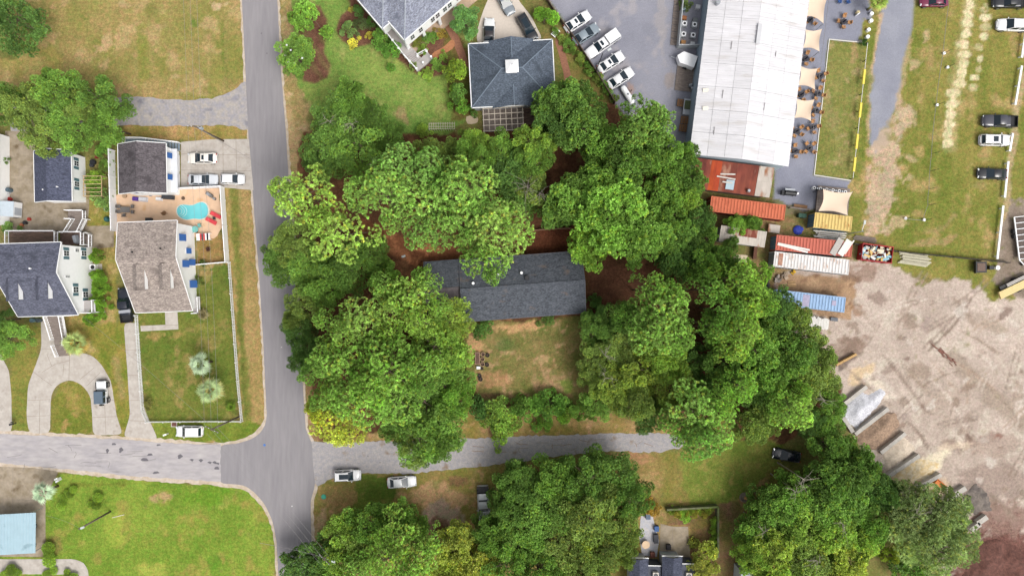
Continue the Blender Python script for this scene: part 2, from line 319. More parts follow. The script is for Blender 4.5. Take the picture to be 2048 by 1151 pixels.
for k in range(5): stroke([(1900 - 8 * k, 870 - 4 * k), (1893 - 7 * k, 820), (1905 - 6 * k, 775)], 2.5, (160, 142, 124), .35, .5, .15)
for k in range(7): stroke([(1640 + 16 * k, 725 - 6 * k), (1700 + 10 * k, 690 - 7 * k)], 3, (132, 110, 96), .35, .5, .2)
blob(1720, 745, 50, 20, (226, 196, 152), .75, .6, holes=.2); blob(1755, 765, 34, 12, (232, 218, 196), .75, -.7, holes=.25); blob(1765, 790, 26, 10, (236, 224, 206), .6)
blob(1800, 910, 60, 20, (232, 218, 200), .85, .6); blob(1850, 935, 74, 24, (240, 226, 196), .9, .55); blob(1820, 950, 40, 14, (226, 200, 152), .7, .6)
blob(1875, 970, 36, 24, (206, 178, 146), .85, .3); blob(1935, 985, 40, 24, (112, 104, 100), .8, .5, holes=.25); blob(1960, 1010, 50, 16, (128, 116, 110), .6, .3, holes=.4)
blob(1770, 875, 40, 34, (166, 138, 116), .8, .7); blob(1950, 1110, 60, 60, (122, 84, 74), .9); paint([(1880, 1180), (1930, 1070), (1975, 1035), (2040, 1050), (2100, 1080), (2100, 1240), (1880, 1240)], (128, 90, 80), (110, 76, 68), 3, feather=4, warp=3, zone='mulch_heap')
blob(1985, 965, 95, 60, (160, 140, 128), .8); blob(2010, 1035, 80, 46, (146, 116, 104), .85); blob(1990, 885, 70, 34, (170, 148, 134), .7); blob(1890, 800, 60, 24, (186, 166, 150), .6, .4); blob(1960, 640, 60, 20, (176, 158, 142), .6, -.5)
blob(1690, 700, 70, 30, (150, 126, 110), .75, .5); blob(1700, 715, 34, 12, (104, 90, 84), .8, .7); blob(1640, 690, 26, 16, (158, 138, 126), .8); blob(1660, 720, 30, 14, (170, 152, 140), .7); blob(1880, 640, 40, 26, (184, 166, 152), .5)
blob(2000, 860, 40, 14, (150, 120, 108), .4, .4, holes=.5); blob(1998, 870, 12, 7, (140, 96, 84), .7); blob(1915, 893, 50, 9, (228, 206, 180), .6, .1, holes=.3)

for k in range(16): stroke([(110 + k * 30, 975 + (k % 2) * 4), (90 + k * 30, 1151)], 9, (132, 154, 50) if k % 2 else (112, 140, 38), .28, .9, .3)
for k in range(12): stroke([(270 + k * 18, 10), (272 + k * 18, 150), (250 + k * 20, 192)], 5, (150, 144, 70) if k % 2 else (176, 152, 98), .35, .9, .5)
for k in range(9): stroke([(560 + k * 40, 40 + k * 16), (640 + k * 34, 150 + k * 12), (700 + k * 30, 230)], 8, (150, 168, 84) if k % 2 else (104, 142, 54), .18, 1.0, .4)
for k in range(10): stroke([(1840 + k * 17, 60), (1815 + k * 17, 480)], 7, (156, 146, 76) if k % 2 else (116, 126, 48), .3, 1.0, .5)
for k in range(8): stroke([(300 + k * 22, 670), (306 + k * 23, 835)], 8, (118, 132, 44) if k % 2 else (104, 120, 38), .3, .9, .3)
_rt = random.Random(3)                           # wheel tracks and churned streaks in the dirt yard
for k in range(46):
    x, y = _rt.uniform(1700, 2060), _rt.uniform(590, 1040)
    if (x - 1700) * .9 < (y - 760): continue
    a, bend, ln = _rt.choice((-.7, -.75, .6, .5, 2.2, 1.3)) + _rt.uniform(-.25, .25), _rt.uniform(-.5, .5), _rt.uniform(40, 150); pts = []
    for j in range(6): pts.append((x, y)); x += math.cos(a) * ln / 5; y -= math.sin(a) * ln / 5; a += bend / 5
    c = _rt.choice(((150, 132, 116), (162, 142, 124), (216, 202, 188), (176, 152, 132), (138, 118, 104)))
    for off in (0, 9): stroke([(u + off, v + off * .6) for u, v in pts], _rt.uniform(2, 5), c, _rt.uniform(.45, .8), .5, .2)
for k in range(60):
    x, y = _rt.uniform(1690, 2050), _rt.uniform(560, 1040)
    if (x - 1700) * .9 < (y - 780): continue
    r = _rt.uniform(4, 16); blob(x, y, r * 1.6, r, _rt.choice(((146, 124, 108), (214, 202, 190), (160, 140, 124), (168, 148, 140), (128, 104, 92))), _rt.uniform(.4, .75), _rt.uniform(0, 3), holes=.4)
for k in range(120):                             # weeds and worn spots in the grass
    x, y = _rt.uniform(0, 2048), _rt.uniform(0, 1151); q = (int((575.5 - y) * -CAM_H / FPX), 0); r = _rt.uniform(4, 14)
    p = G(x, y); zi = ZN[GZ[min(_ny - 1, max(0, int((p.y - GY0) / RES))), min(_nx - 1, max(0, int((p.x - GX0) / RES)))]]
    if zi in ('field', 'front_lawn', 'side_lawn', 'south_lawn', 'patio_lawn', 'verge'): blob(x, y, r * 1.4, r, _rt.choice(((104, 120, 42), (186, 158, 108), (118, 130, 50), (172, 148, 92), (150, 134, 74))), _rt.uniform(.35, .7), _rt.uniform(0, 3), holes=.35)
    if zi == 'corner_lawn': blob(x, y, r * 1.6, r, _rt.choice(((104, 138, 34), (160, 160, 72), (122, 150, 40))), _rt.uniform(.3, .55), _rt.uniform(0, 3), holes=.35)
_lum = GC @ np.array([.3, .6, .1]); GC[:] = GC * .94 + _lum[..., None] * .06   # sun-bleached, dusty ground
def ground_mat(name, amps, hue, bump):
    m = bpy.data.materials.new(name); m.use_nodes = True
    n = m.node_tree.nodes; l = m.node_tree.links; p = n['Principled BSDF']; p.inputs['Roughness'].default_value = 0.95; p.inputs['Specular IOR Level'].default_value = 0.1
    a = n.new('ShaderNodeAttribute'); a.attribute_name = 'tint'; tc = n.new('ShaderNodeTexCoord'); prev = a.outputs['Color']
    def noise(s, dt):
        t = n.new('ShaderNodeTexNoise'); t.inputs['Scale'].default_value = s; t.inputs['Detail'].default_value = dt; t.inputs['Roughness'].default_value = .6; l.new(tc.outputs['Object'], t.inputs['Vector']); return t.outputs['Fac']
    for (s, dt), am in zip(((0.55, 5), (2.3, 4), (7.0, 3)), amps):
        r = n.new('ShaderNodeMapRange'); r.inputs[1].default_value = 0.3; r.inputs[2].default_value = 0.7; r.inputs[3].default_value = 1 - am; r.inputs[4].default_value = 1 + am; l.new(noise(s, dt), r.inputs[0])
        x = n.new('ShaderNodeVectorMath'); x.operation = 'SCALE'; l.new(prev, x.inputs[0]); l.new(r.outputs[0], x.inputs['Scale']); prev = x.outputs[0]
    if hue:
        r = n.new('ShaderNodeMapRange'); r.inputs[1].default_value = .36; r.inputs[2].default_value = .64; l.new(noise(1.4, 5), r.inputs[0]); mx = n.new('ShaderNodeMix'); mx.data_type = 'RGBA'; l.new(r.outputs[0], mx.inputs[0])
        mx.inputs[6].default_value = (1 - hue, 1.0, 1 - hue * .6, 1); mx.inputs[7].default_value = (1 + hue, 1.0, 1 + hue * .8, 1)
        x = n.new('ShaderNodeVectorMath'); x.operation = 'MULTIPLY'; l.new(prev, x.inputs[0]); l.new(mx.outputs[2], x.inputs[1]); prev = x.outputs[0]
    l.new(prev, p.inputs['Base Color'])
    b = n.new('ShaderNodeBump'); b.inputs['Strength'].default_value = bump; b.inputs['Distance'].default_value = 0.08; l.new(noise(6, 3), b.inputs['Height']); l.new(b.outputs[0], p.inputs['Normal'])
    return m
GM = ground_mat('grass_and_soil', (.14, .26, .34), .16, .5); GMD = ground_mat('dirt', (.12, .20, .22), .03, .5); GMG = ground_mat('gravel', (.04, .05, .13), .0, .3); GMM = ground_mat('mulch', (.12, .3, .4), .05, .7)
ZM = {'gravel_lot': GMG, 'gravel_patio': GMG, 'gravel_drive': GMG, 'dirt_yard': GMD, 'mulch_heap': GMM, 'mulch_bed': GMM, 'leaf_litter': GMM}
def np_mesh(name, V, F, m, fcol=None, vcol=None, smooth=False):
    V = np.asarray(V, np.float32); F = np.asarray(F, np.int32); k = F.shape[1]
    me = bpy.data.meshes.new(name); me.vertices.add(len(V)); me.vertices.foreach_set('co', V.ravel())
    me.loops.add(F.size); me.loops.foreach_set('vertex_index', F.ravel()); me.polygons.add(len(F))
    me.polygons.foreach_set('loop_start', np.arange(0, F.size, k, dtype=np.int32))
    if smooth: me.polygons.foreach_set('use_smooth', np.ones(len(F), bool))
    me.update(calc_edges=True); me.materials.append(m)
    for c, dom in ((fcol, 'FACE'), (vcol, 'POINT')):
        if c is not None:
            a = me.attributes.new('tint', 'FLOAT_COLOR', dom); a.data.foreach_set('color', np.c_[c, np.ones(len(c))].astype(np.float32).ravel())
    return me
_V = np.c_[_gx.ravel(), _gy.ravel(), np.zeros(_gx.size)]
_ii, _jj = np.meshgrid(np.arange(_nx - 1), np.arange(_ny - 1)); _b = (_jj * _nx + _ii).ravel()
_F = np.c_[_b, _b + 1, _b + 1 + _nx, _b + _nx]; _fz = GZ[:-1, :-1].ravel(); _gc = GC.reshape(-1, 3)
for zi, zn in enumerate(ZN):
    f = _F[_fz == zi]
    if not len(f): continue
    u, inv = np.unique(f, return_inverse=True)
    link(zn, np_mesh(zn, _V[u], inv.reshape(-1, 4), ZM.get(zn, GM), vcol=_gc[u]), kind='structure')
_far = MB()
for x0, x1, y0, y1 in ((-420, GX0, -420, 420), (GX1, 420, -420, 420), (GX0, GX1, GY1, 420), (GX0, GX1, -420, GY0)):
    _far.quad((x0, y0, 0), (x1, y0, 0), (x1, y1, 0), (x0, y1, 0))
_far.build('surrounding_ground', mat('far_grass', C(140, 130, 70), .95, .25, .2, tint=C(112, 118, 52)), kind='structure')

# ------------------------------------------------------------------ roads, drives, patios
def resample(pts, step=0.7, jit=0.0, smooth=0):
    out = []; n = len(pts)
    for i in range(n):
        a, b = pts[i], pts[(i + 1) % n]; k = max(1, int((b - a).length / step))
        for j in range(k): out.append(a + (b - a) * (j / k))
    for _ in range(smooth):
        out = [(out[i - 1] + out[i] * 2 + out[(i + 1) % len(out)]) / 4 for i in range(len(out))]
    return [p + Vector((random.uniform(-jit, jit), random.uniform(-jit, jit), 0)) for p in out]
def sheet(name, poly, z, m, jit=0.07, smooth=2, parent=None, th=None):
    pts = resample(GL(poly), .6, jit, smooth)
    b = MB(); b.prism([(p.x, p.y) for p in pts], z - .3 if th is None else z - th, z) 
    return b.build(name, m, parent, kind=None if parent else 'structure')
ASPH = mat('asphalt', C(150, 146, 150), .93, .07, 2.5, bump=.3, bscale=40, tint=C(157, 153, 156), stretch=(1.0, .12, 1), spec=.2)
OLDA = mat('old_asphalt', C(192, 186, 186), .95, .12, 2.2, bump=.3, bscale=30, tint=C(176, 171, 174), stain=C(140, 135, 137), sscale=.45, sthr=.66, spec=.2, stretch=(.35, 1, 1))
ALLEY = mat('gravel_alley', C(184, 178, 176), .95, .16, 5, bump=.4, bscale=25, tint=C(166, 163, 168), stain=C(150, 130, 112), sscale=.5, sthr=.62, spec=.1)
WORN = mat('worn_asphalt', C(166, 163, 170), .95, .15, 3, bump=.3, tint=C(186, 178, 170), stain=C(140, 138, 146), sscale=.5, sthr=.58, spec=.1)
CONC = mat('concrete', C(204, 196, 188), .9, .09, 2.5, bump=.15, tint=C(190, 181, 172), stain=C(168, 158, 148), sscale=.7, sthr=.63, spec=.2)
DCONC = mat('dirty_concrete', C(178, 164, 146), .9, .14, 2.0, bump=.15, tint=C(154, 140, 118), stain=C(122, 106, 84), sscale=.5, sthr=.58, spec=.2)
PEACH = mat('peach_concrete', C(236, 200, 168), .85, .06, 2.0, tint=C(226, 192, 162), stain=C(222, 178, 132), sscale=.5, sthr=.6, spec=.2)
SAND = mat('sandy_shoulder', C(214, 200, 186), .95, .12, 3, tint=C(196, 178, 156), spec=.1)
ROADP = [(478, -150), (484, 0), (492, 160), (497, 278), (505, 378), (512, 470), (519, 560), (527, 690), (534, 838), (531, 852), (512, 874), (478, 886), (439, 889), (439, 966), (486, 968), (508, 982), (530, 1008), (546, 1042), (553, 1080), (557, 1151), (562, 1290),
         (634, 1290), (628, 1151), (623, 1076), (621, 1000), (631, 968), (626, 930), (624, 880), (612, 864), (604, 740), (591, 560), (577, 350), (571, 250), (562, 145), (555, 0), (549, -150)]
sheet('road_shoulder', [(474, -150), (480, 0), (488, 160), (494, 278), (501, 378), (515, 560), (523, 690), (530, 836), (522, 852), (505, 868), (470, 882), (430, 886), (430, 972), (480, 975), (505, 990), (524, 1012), (541, 1044), (549, 1080), (552, 1151), (556, 1290),
      (640, 1290), (634, 1151), (629, 1076), (627, 1000), (637, 968), (632, 930), (630, 878), (616, 862), (609, 740), (596, 560), (582, 350), (575, 250), (566, 145), (559, 0), (553, -150)], .008, SAND, .12)
sheet('road', ROADP, .030, ASPH, .03)
sheet('side_street_shoulder', [(-120, 852), (0, 859), (100, 864), (250, 872), (320, 876), (400, 882), (446, 886), (446, 972), (400, 968), (250, 957), (120, 944), (0, 932), (-120, 922)], .012, SAND, .15)
ss = sheet('side_street', [(-120, 858), (0, 867), (100, 871), (250, 878), (320, 884), (400, 888), (441, 888), (441, 962), (400, 960), (250, 950), (120, 936), (0, 925), (-120, 916)], .034, OLDA, .10, 0)
PATCH = mat('bitumen_patch', C(112, 108, 114), .9, .1, 6)
for i, (x, y, rx, ry) in enumerate(((228, 887, 4, 3), (317, 889, 4, 2), (360, 912, 5, 4), (402, 920, 4, 2.5), (420, 924, 4, 2), (430, 924, 4, 3), (434, 935, 4.5, 4), (312, 944, 6, 3), (242, 899, 4, 5), (215, 901, 3, 4), (384, 919, 4, 2), (436, 926, 3, 2), (290, 918, 7, 4), (300, 908, 5, 3))):
    pts = [(x + rx * (1 + .3 * math.sin(3 * t + i)) * math.cos(t), y + ry * (1 + .3 * math.cos(2 * t + i)) * math.sin(t)) for t in [k * .449 for k in range(14)]]
    sheet('road_patch', pts, .040, PATCH, .02, 0, ss, .02)
al = sheet('alley', [(618, 880), (650, 884), (730, 882), (830, 881), (930, 876), (1080, 870), (1200, 867), (1316, 865), (1365, 872), (1374, 884), (1366, 895), (1318, 904), (1200, 901), (1100, 914), (976, 931), (890, 939), (814, 947), (722, 944), (661, 955), (634, 975), (622, 960)], .014, ALLEY, .16)
sheet('field_drive', [(20, 215), (150, 200), (259, 193), (368, 200), (431, 197), (470, 178), (492, 158), (500, 200), (502, 262), (480, 258), (457, 250), (360, 252), (254, 251), (100, 262), (20, 275)], .016, WORN, .14)
def joints(parent, lines, z, w=.05, m=None):
    for ln in lines:
        b = MB(); q = GL(ln, 0)
        for a, c in zip(q[:-1], q[1:]):
            d = c - a; b.box(((a.x + c.x) / 2, (a.y + c.y) / 2, z - .004), (d.length + w * .5, w, .016), math.atan2(d.y, d.x))
        b.build('joint', m or mat('joint_dirt', C(150, 138, 126), .95, .1), parent)
d = sheet('driveway', [(362, 284), (420, 279), (498, 278), (507, 380), (447, 375), (362, 378)], .034, CONC, .02, 0)
joints(d, ([(446, 280), (447, 374)], [(363, 308), (500, 310)], [(363, 340), (502, 342)], [(472, 279), (474, 376)]), .036)
sheet('pool_patio', [(231, 388), (362, 378), (447, 376), (437, 388), (436, 402), (446, 408), (452, 452), (440, 456), (436, 472), (428, 478), (398, 478), (380, 468), (231, 474)], .026, PEACH, .01, 1)
d = sheet('driveway', [(82, 632), (128, 632), (130, 700), (180, 708), (200, 724), (222, 760), (233, 830), (246, 868), (186, 870), (184, 820), (181, 790), (164, 768), (138, 757), (112, 770), (102, 790), (100, 866), (58, 866), (53, 830), (56, 770), (72, 728), (83, 698)], .028, CONC, .02, 2)
joints(d, ([(83, 698), (140, 696), (138, 757)], [(66, 742), (84, 756), (104, 770)], [(140, 720), (110, 728), (84, 744)], [(160, 758), (188, 735)], [(175, 770), (200, 745)], [(56, 800), (101, 798)], [(181, 796), (228, 800)], [(208, 770), (212, 868)], [(80, 800), (79, 866)], [(54, 832), (100, 830)],
           [(185, 834), (234, 832)], [(94, 708), (104, 732)], [(128, 728), (126, 750)]), .030)
d = sheet('driveway', [(248, 645), (276, 645), (282, 740), (289, 818), (300, 842), (316, 878), (247, 872), (260, 830), (255, 740), (250, 680)], .024, CONC, .02, 1)
joints(d, ([(251, 700), (279, 700)], [(254, 750), (283, 750)], [(258, 800), (287, 800)], [(258, 840), (300, 842)]), .026)
d = sheet('front_path', [(330, 624), (355, 624), (357, 658), (282, 662), (281, 651), (331, 649)], .022, CONC, .01, 0); joints(d, ([(306, 650), (306, 661)], [(331, 650), (356, 649)]), .024)
sheet('driveway', [(-60, 690), (0, 706), (18, 740), (23, 790), (24, 862), (-60, 858)], .026, CONC, .02, 1)
d = sheet('back_court', [(10, 262), (70, 262), (70, 396), (178, 398), (178, 424), (172, 460), (120, 462), (14, 470)], .018, DCONC, .04, 0)
joints(d, ([(18, 337), (68, 336)], [(70, 396), (76, 470)], [(18, 402), (70, 402)]), .02)
sheet('back_court', [(166, 452), (228, 451), (228, 494), (187, 497), (166, 480)], .02, DCONC, .02, 0)
d = sheet('driveway', [(-60, 931), (60, 934), (118, 942), (100, 975), (91, 1000), (91, 1112), (-60, 1112)], .020, DCONC, .03, 1); joints(d, ([(26, 934), (26, 1110)], [(0, 998), (91, 1000)]), .022)
sheet('front_path', [(-60, 1117), (150, 1117), (168, 1124), (177, 1140), (178, 1210), (162, 1210), (160, 1148), (-60, 1146)], .018, CONC, .02, 1)
d = sheet('driveway', [(953, 86), (955, 58), (964, 28), (980, -10), (985, -80), (1028, -80), (1036, 0), (1062, 32), (1085, 78)], .02, mat('pale_concrete', C(220, 208, 196), .9, .06, 3, spec=.2), .02, 1)
BRK = mat('brick_paving', C(168, 118, 92), .9, .2, 9, tint=C(150, 104, 84), bump=.2)
sheet('brick_path', [(888, 50), (898, 44), (916, 70), (930, 105), (944, 150), (930, 150), (912, 100), (905, 84)], .016, BRK, .02, 1)
sheet('brick_path', [(862, 108), (890, 92), (906, 76), (912, 90), (905, 100), (885, 108), (868, 122)], .02, mat('orange_brick', C(196, 138, 98), .9, .15, 8, tint=C(180, 120, 84)), .02, 1)
sheet('brick_path', [(1108, 78), (1118, 76), (1132, 110), (1142, 150), (1147, 186), (1132, 188), (1128, 150), (1118, 110)], .016, BRK, .02, 1)
CRK = mat('crack_litter', C(150, 116, 92), .95, .2, 5)
for k in range(22):
    x, y = _rt.uniform(900, 1310), _rt.uniform(876, 905); y -= (x - 900) * .012; a = _rt.choice((0, .1, -.2, 1.2, 2.0)); pts = [(x, y)]
    for j in range(4): a += _rt.uniform(-.5, .5); x += math.cos(a) * 6; y += math.sin(a) * 2.2; pts.append((x, y))
    joints(al, [pts], .016, .07, CRK if k % 2 else mat('joint_dirt'))
for x, y, r, c_ in ((529, 889, 2.6, (84, 130, 200)), (588, 601, 3, (110, 140, 180)), (563, 694, 1.2, (220, 214, 210)), (523, 67, 1.5, (120, 116, 120)), (534, 107, 1.2, (90, 86, 90)), (584, 1011, 1.4, (230, 228, 226)), (736, 911, 1.0, (90, 88, 90)), (760, 924, 1.0, (100, 96, 96))):
    sheet('road_mark', [(x + r * math.cos(t), y + r * math.sin(t)) for t in [j * .785 for j in range(8)]], .042, mat('mark_%d' % x, C(*c_), .9, .15), .03, 0, ss, .02)
for k in range(16):                             # hairline cracks in the old side street
    x, y = _rt.uniform(10, 420), _rt.uniform(885, 945); y = max(y, 880 + x * .02); a = _rt.choice((0, .15, 3.3, 1.4)); pts = [(x, y)]
    for j in range(4): a += _rt.uniform(-.4, .4); x += math.cos(a) * 8; y += math.sin(a) * 3; pts.append((x, y))
    joints(ss, [pts], .038, .06, mat('street_crack', C(136, 130, 130), .95, .1))
sheet('stepping_slab', [(930, 232), (955, 230), (958, 246), (934, 250)], .02, mat('sandstone', C(206, 186, 160), .9, .1, 4), .05, 1)
d = sheet('garden_patio', [(1321, 1046), (1343, 1052), (1376, 1052), (1382, 1130), (1318, 1130)], .02, DCONC, .03, 0); joints(d, ([(1345, 1052), (1346, 1100)],), .022)
sheet('garden_patio', [(1282, 1030), (1306, 1032), (1318, 1080), (1314, 1112), (1285, 1110), (1278, 1070)], .018, mat('light_patio', C(206, 200, 200), .9, .12, 4, tint=C(188, 190, 200)), .04, 0)
# ------------------------------------------------------------------ vegetation
BARK = mat('bark', C(120, 104, 90), .9, .25, 5, bump=.4, bscale=12)
PALEBARK = mat('pale_bark', C(170, 160, 148), .9, .2, 5)
LEAF = mat('foliage', attr=True, objcol=True, var=.10, scale=1.2, rough=.55, spec=.25, trans=.20)
NEEDLE = mat('needles', attr=True, objcol=True, var=.10, scale=1.0, rough=.5, spec=.3, trans=.16)
def unit(v): return v / (np.linalg.norm(v, axis=-1, keepdims=True) + 1e-9)
def disc_pts(rng, n, rad, mind):
    out = []
    for _ in range(n * 30):
        a = rng.uniform(0, 2 * math.pi); r = math.sqrt(rng.random()); p = np.array([r * math.cos(a), r * math.sin(a)]) * rad(a)
        if all((p[0] - q[0]) ** 2 + (p[1] - q[1]) ** 2 > mind * mind for q in out): out.append(p)
        if len(out) >= n: break
    return np.array(out)
def outline(rng, amp=.2):
    ph = rng.uniform(0, 6.28, 4); am = rng.uniform(.4, 1, 4) * amp
    return lambda a: 1 + sum(am[k] * math.sin((k + 2) * a + ph[k]) for k in range(4)) * .6
def blades(rng, P, D, n, ln, wd, spread, tone, tipup=0.0, flat=0.0):
    """n pointed blades round every point P with mean direction D"""
    k = len(P); P = np.repeat(P, n, 0); D = np.repeat(D, n, 0); T = np.repeat(tone, n, 0)
    d = unit(D + spread * unit(rng.normal(size=P.shape))); d[:, 2] += tipup; d[:, 2] *= 1 - flat; d = unit(d)
    L = (ln * rng.uniform(.7, 1.2, len(P)))[:, None]; s = unit(np.cross(d, rng.normal(size=P.shape))) * wd * rng.uniform(.7, 1.3, len(P))[:, None]
    V = np.stack([P + d * L * .12, P + d * L * .55 + s, P + d * L, P + d * L * .55 - s], 1).reshape(-1, 3)
    F = np.arange(len(V)).reshape(-1, 4); c = T * rng.uniform(.75, 1.25, (len(P), 1))
    return V, F, c
def limbs(rng, tips, trunk_top, base_r, zlo):
    b = MB()
    for t in tips:
        h = rng.uniform(zlo, trunk_top); s = Vector((0, 0, h)); e = Vector(t); m = s.lerp(e, .55) + Vector((rng.normal() * .3, rng.normal() * .3, .35))
        b.tube([s, m, e], [base_r * .38, base_r * .24, .035], 5)
    return b
def tree_proto(kind, seed, Rr, h):
    rng = np.random.default_rng(seed); ol = outline(rng, .30 if kind == 'pine' else .06 if kind == 'ball' else .30); rad = lambda a: Rr * ol(a)
    if kind == 'pine':
        lob = disc_pts(rng, int((Rr / 1.02) ** 2), lambda a: rad(a) * .88, 1.2); dd = np.hypot(lob[:, 0], lob[:, 1]) / Rr
        z = h - 5.2 * dd ** 2.2 + rng.normal(0, .85, len(lob)) - .9; LR = rng.uniform(.85, 1.6, len(lob)); P = []; D = []; T = []
        for i in range(len(lob)):
            n = int(14 * LR[i] ** 2); u = unit(rng.normal(size=(n, 3))); u[:, 2] = np.abs(u[:, 2]) * 1.0 - .22; u = unit(u)
            P.append(np.array([lob[i, 0], lob[i, 1], z[i]]) + u * np.array([LR[i], LR[i], LR[i] * .62]) * rng.uniform(.82, 1.05, (n, 1)))
            D.append(unit(u * .8 + np.array([0, 0, .55]))); T.append(np.full((n, 1), rng.uniform(.82, 1.12)))
        P = np.concatenate(P); D = np.concatenate(D); g = np.concatenate(T) * rng.uniform(.62, 1.28, (len(P), 1))
        tone = np.array([.92, 1.0, .9]) * g; tone[rng.random(len(P)) < .07] *= np.array([1.25, .95, .8])
        V, F, c = blades(rng, P, D, 30, .44, .040, .95, tone)
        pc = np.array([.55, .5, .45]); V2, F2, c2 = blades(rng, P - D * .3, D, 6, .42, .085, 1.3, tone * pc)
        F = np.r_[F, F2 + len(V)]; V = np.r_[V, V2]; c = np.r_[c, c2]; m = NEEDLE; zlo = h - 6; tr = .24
        tips = [(lob[i, 0] * .9, lob[i, 1] * .9, z[i] - .3) for i in rng.permutation(len(lob))[:22]]
    else:
        big = kind == 'oak'; sp = {'oak': .98, 'elm': .86, 'bush': .55, 'ball': .5, 'willow': .9}[kind]
        top = h; depth = {'oak': .62, 'elm': .7, 'bush': .8, 'ball': 1.0, 'willow': .75}[kind] * Rr
        lob = disc_pts(rng, int((Rr / sp) ** 2 * .78), lambda a: rad(a) * .88, sp); dd = np.minimum(np.hypot(lob[:, 0], lob[:, 1]) / Rr, 1.1)
        z = top - sp * .9 - depth * (1 - np.sqrt(np.maximum(0.02, 1 - np.minimum(dd, .98) ** 2))) + rng.normal(0, {'ball': .03}.get(kind, .62) * sp, len(lob))
        if kind in ('oak', 'elm', 'willow'):          # lower skirt of the crown
            k2 = disc_pts(rng, int(len(lob) * .9), lambda a: rad(a) * .80, sp * 1.05); k2 = k2[np.hypot(k2[:, 0], k2[:, 1]) > Rr * .38]
            z2 = top - depth - sp * rng.uniform(.9, 2.4, len(k2)); lob = np.r_[lob, k2]; z = np.r_[z, z2]
        LR = rng.uniform(.95, 1.45, len(lob)) * sp; P = []; D = []; T = []
        dens = {'oak': 88, 'elm': 74, 'bush': 170, 'ball': 900, 'willow': 46}[kind]
        for i in range(len(lob)):
            n = int(dens * LR[i] ** 2); u = unit(rng.normal(size=(n, 3))); u[:, 2] = np.abs(u[:, 2]) * 1.15 - .35; u = unit(u)
            P.append(np.array([lob[i, 0], lob[i, 1], z[i]]) + u * np.array([1, 1, .78]) * LR[i] * (rng.random((n, 1)) ** .35))
            D.append(unit(u * .7 + np.array([lob[i, 0] / Rr * .5, lob[i, 1] / Rr * .5, .25]) + rng.normal(0, .25, (n, 3)))); T.append(np.full((n, 1), rng.uniform(.66, 1.28)))
        P = np.concatenate(P); D = np.concatenate(D); g = np.concatenate(T) * rng.uniform(.72, 1.28, (len(P), 1))
        tone = np.array([1.0, 1.0, 1.0]) * g; yel = rng.random(len(P)) < .12; tone[yel] *= np.array([1.35, 1.12, .8])
        nb, ln, wd, sprd, fl = {'oak': (11, .27, .056, 1.0, .2), 'elm': (10, .34, .074, .9, .3), 'bush': (9, .24, .05, .9, .1), 'ball': (9, .12, .035, 1.0, 0), 'willow': (10, .46, .042, .75, .25)}[kind]
        V, F, c = blades(rng, P, D, nb, ln, wd, sprd, tone, flat=fl)
        m = LEAF; zlo = max(.3, h - depth - sp * 2.4); tr = .05 * Rr; tips = [(lob[i, 0] * .72, lob[i, 1] * .72, z[i] - .3 * sp) for i in rng.permutation(len(lob))[:26 if Rr > 3 else 8]]
        F = np.asarray(F)
    crown = np_mesh('crown', V, F, m, fcol=c)
    bend = Vector((rng.normal() * .15, rng.normal() * .15, 0)); t = MB(); tt = h - (2.0 if kind == 'pine' else max(.35 * Rr, .3)); tr = max(tr, .03)
    t.tube([(0, 0, -.05), Vector((0, 0, tt * .4)) + bend, Vector((0, 0, tt * .75)) + bend, (0, 0, tt)], [tr * 1.25, tr, tr * .7, tr * .25], 8)
    return dict(crown=crown, trunk=t.mesh('trunk', BARK, True), branches=limbs(rng, tips, tt, tr, zlo).mesh('branches', BARK), R=Rr, h=h)
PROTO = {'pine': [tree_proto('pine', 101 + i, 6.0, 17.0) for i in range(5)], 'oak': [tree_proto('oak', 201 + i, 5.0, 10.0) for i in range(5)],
         'elm': [tree_proto('elm', 301 + i, 4.5, 9.5) for i in range(4)], 'willow': [tree_proto('willow', 351 + i, 4.5, 10.5) for i in range(2)], 'bush': [tree_proto('bush', 401 + i, 2.0, 2.4) for i in range(4)], 'ball': [tree_proto('ball', 501 + i, 1.0, 1.5) for i in range(2)]}
_tn = {}
def leafcol(t, k, ds, ref, pull):               # crowns hold dead twigs and bark too, so pull the pure leaf green towards grey
    t = tuple(a * (1 - pull) + b * pull for a, b in zip(t, ref)); c = C(*t, k=k); y = .3 * c[0] + .6 * c[1] + .1 * c[2]; return tuple(v * (1 - ds) + y * ds for v in (c[0] * 1.17, c[1], c[2] * .95))
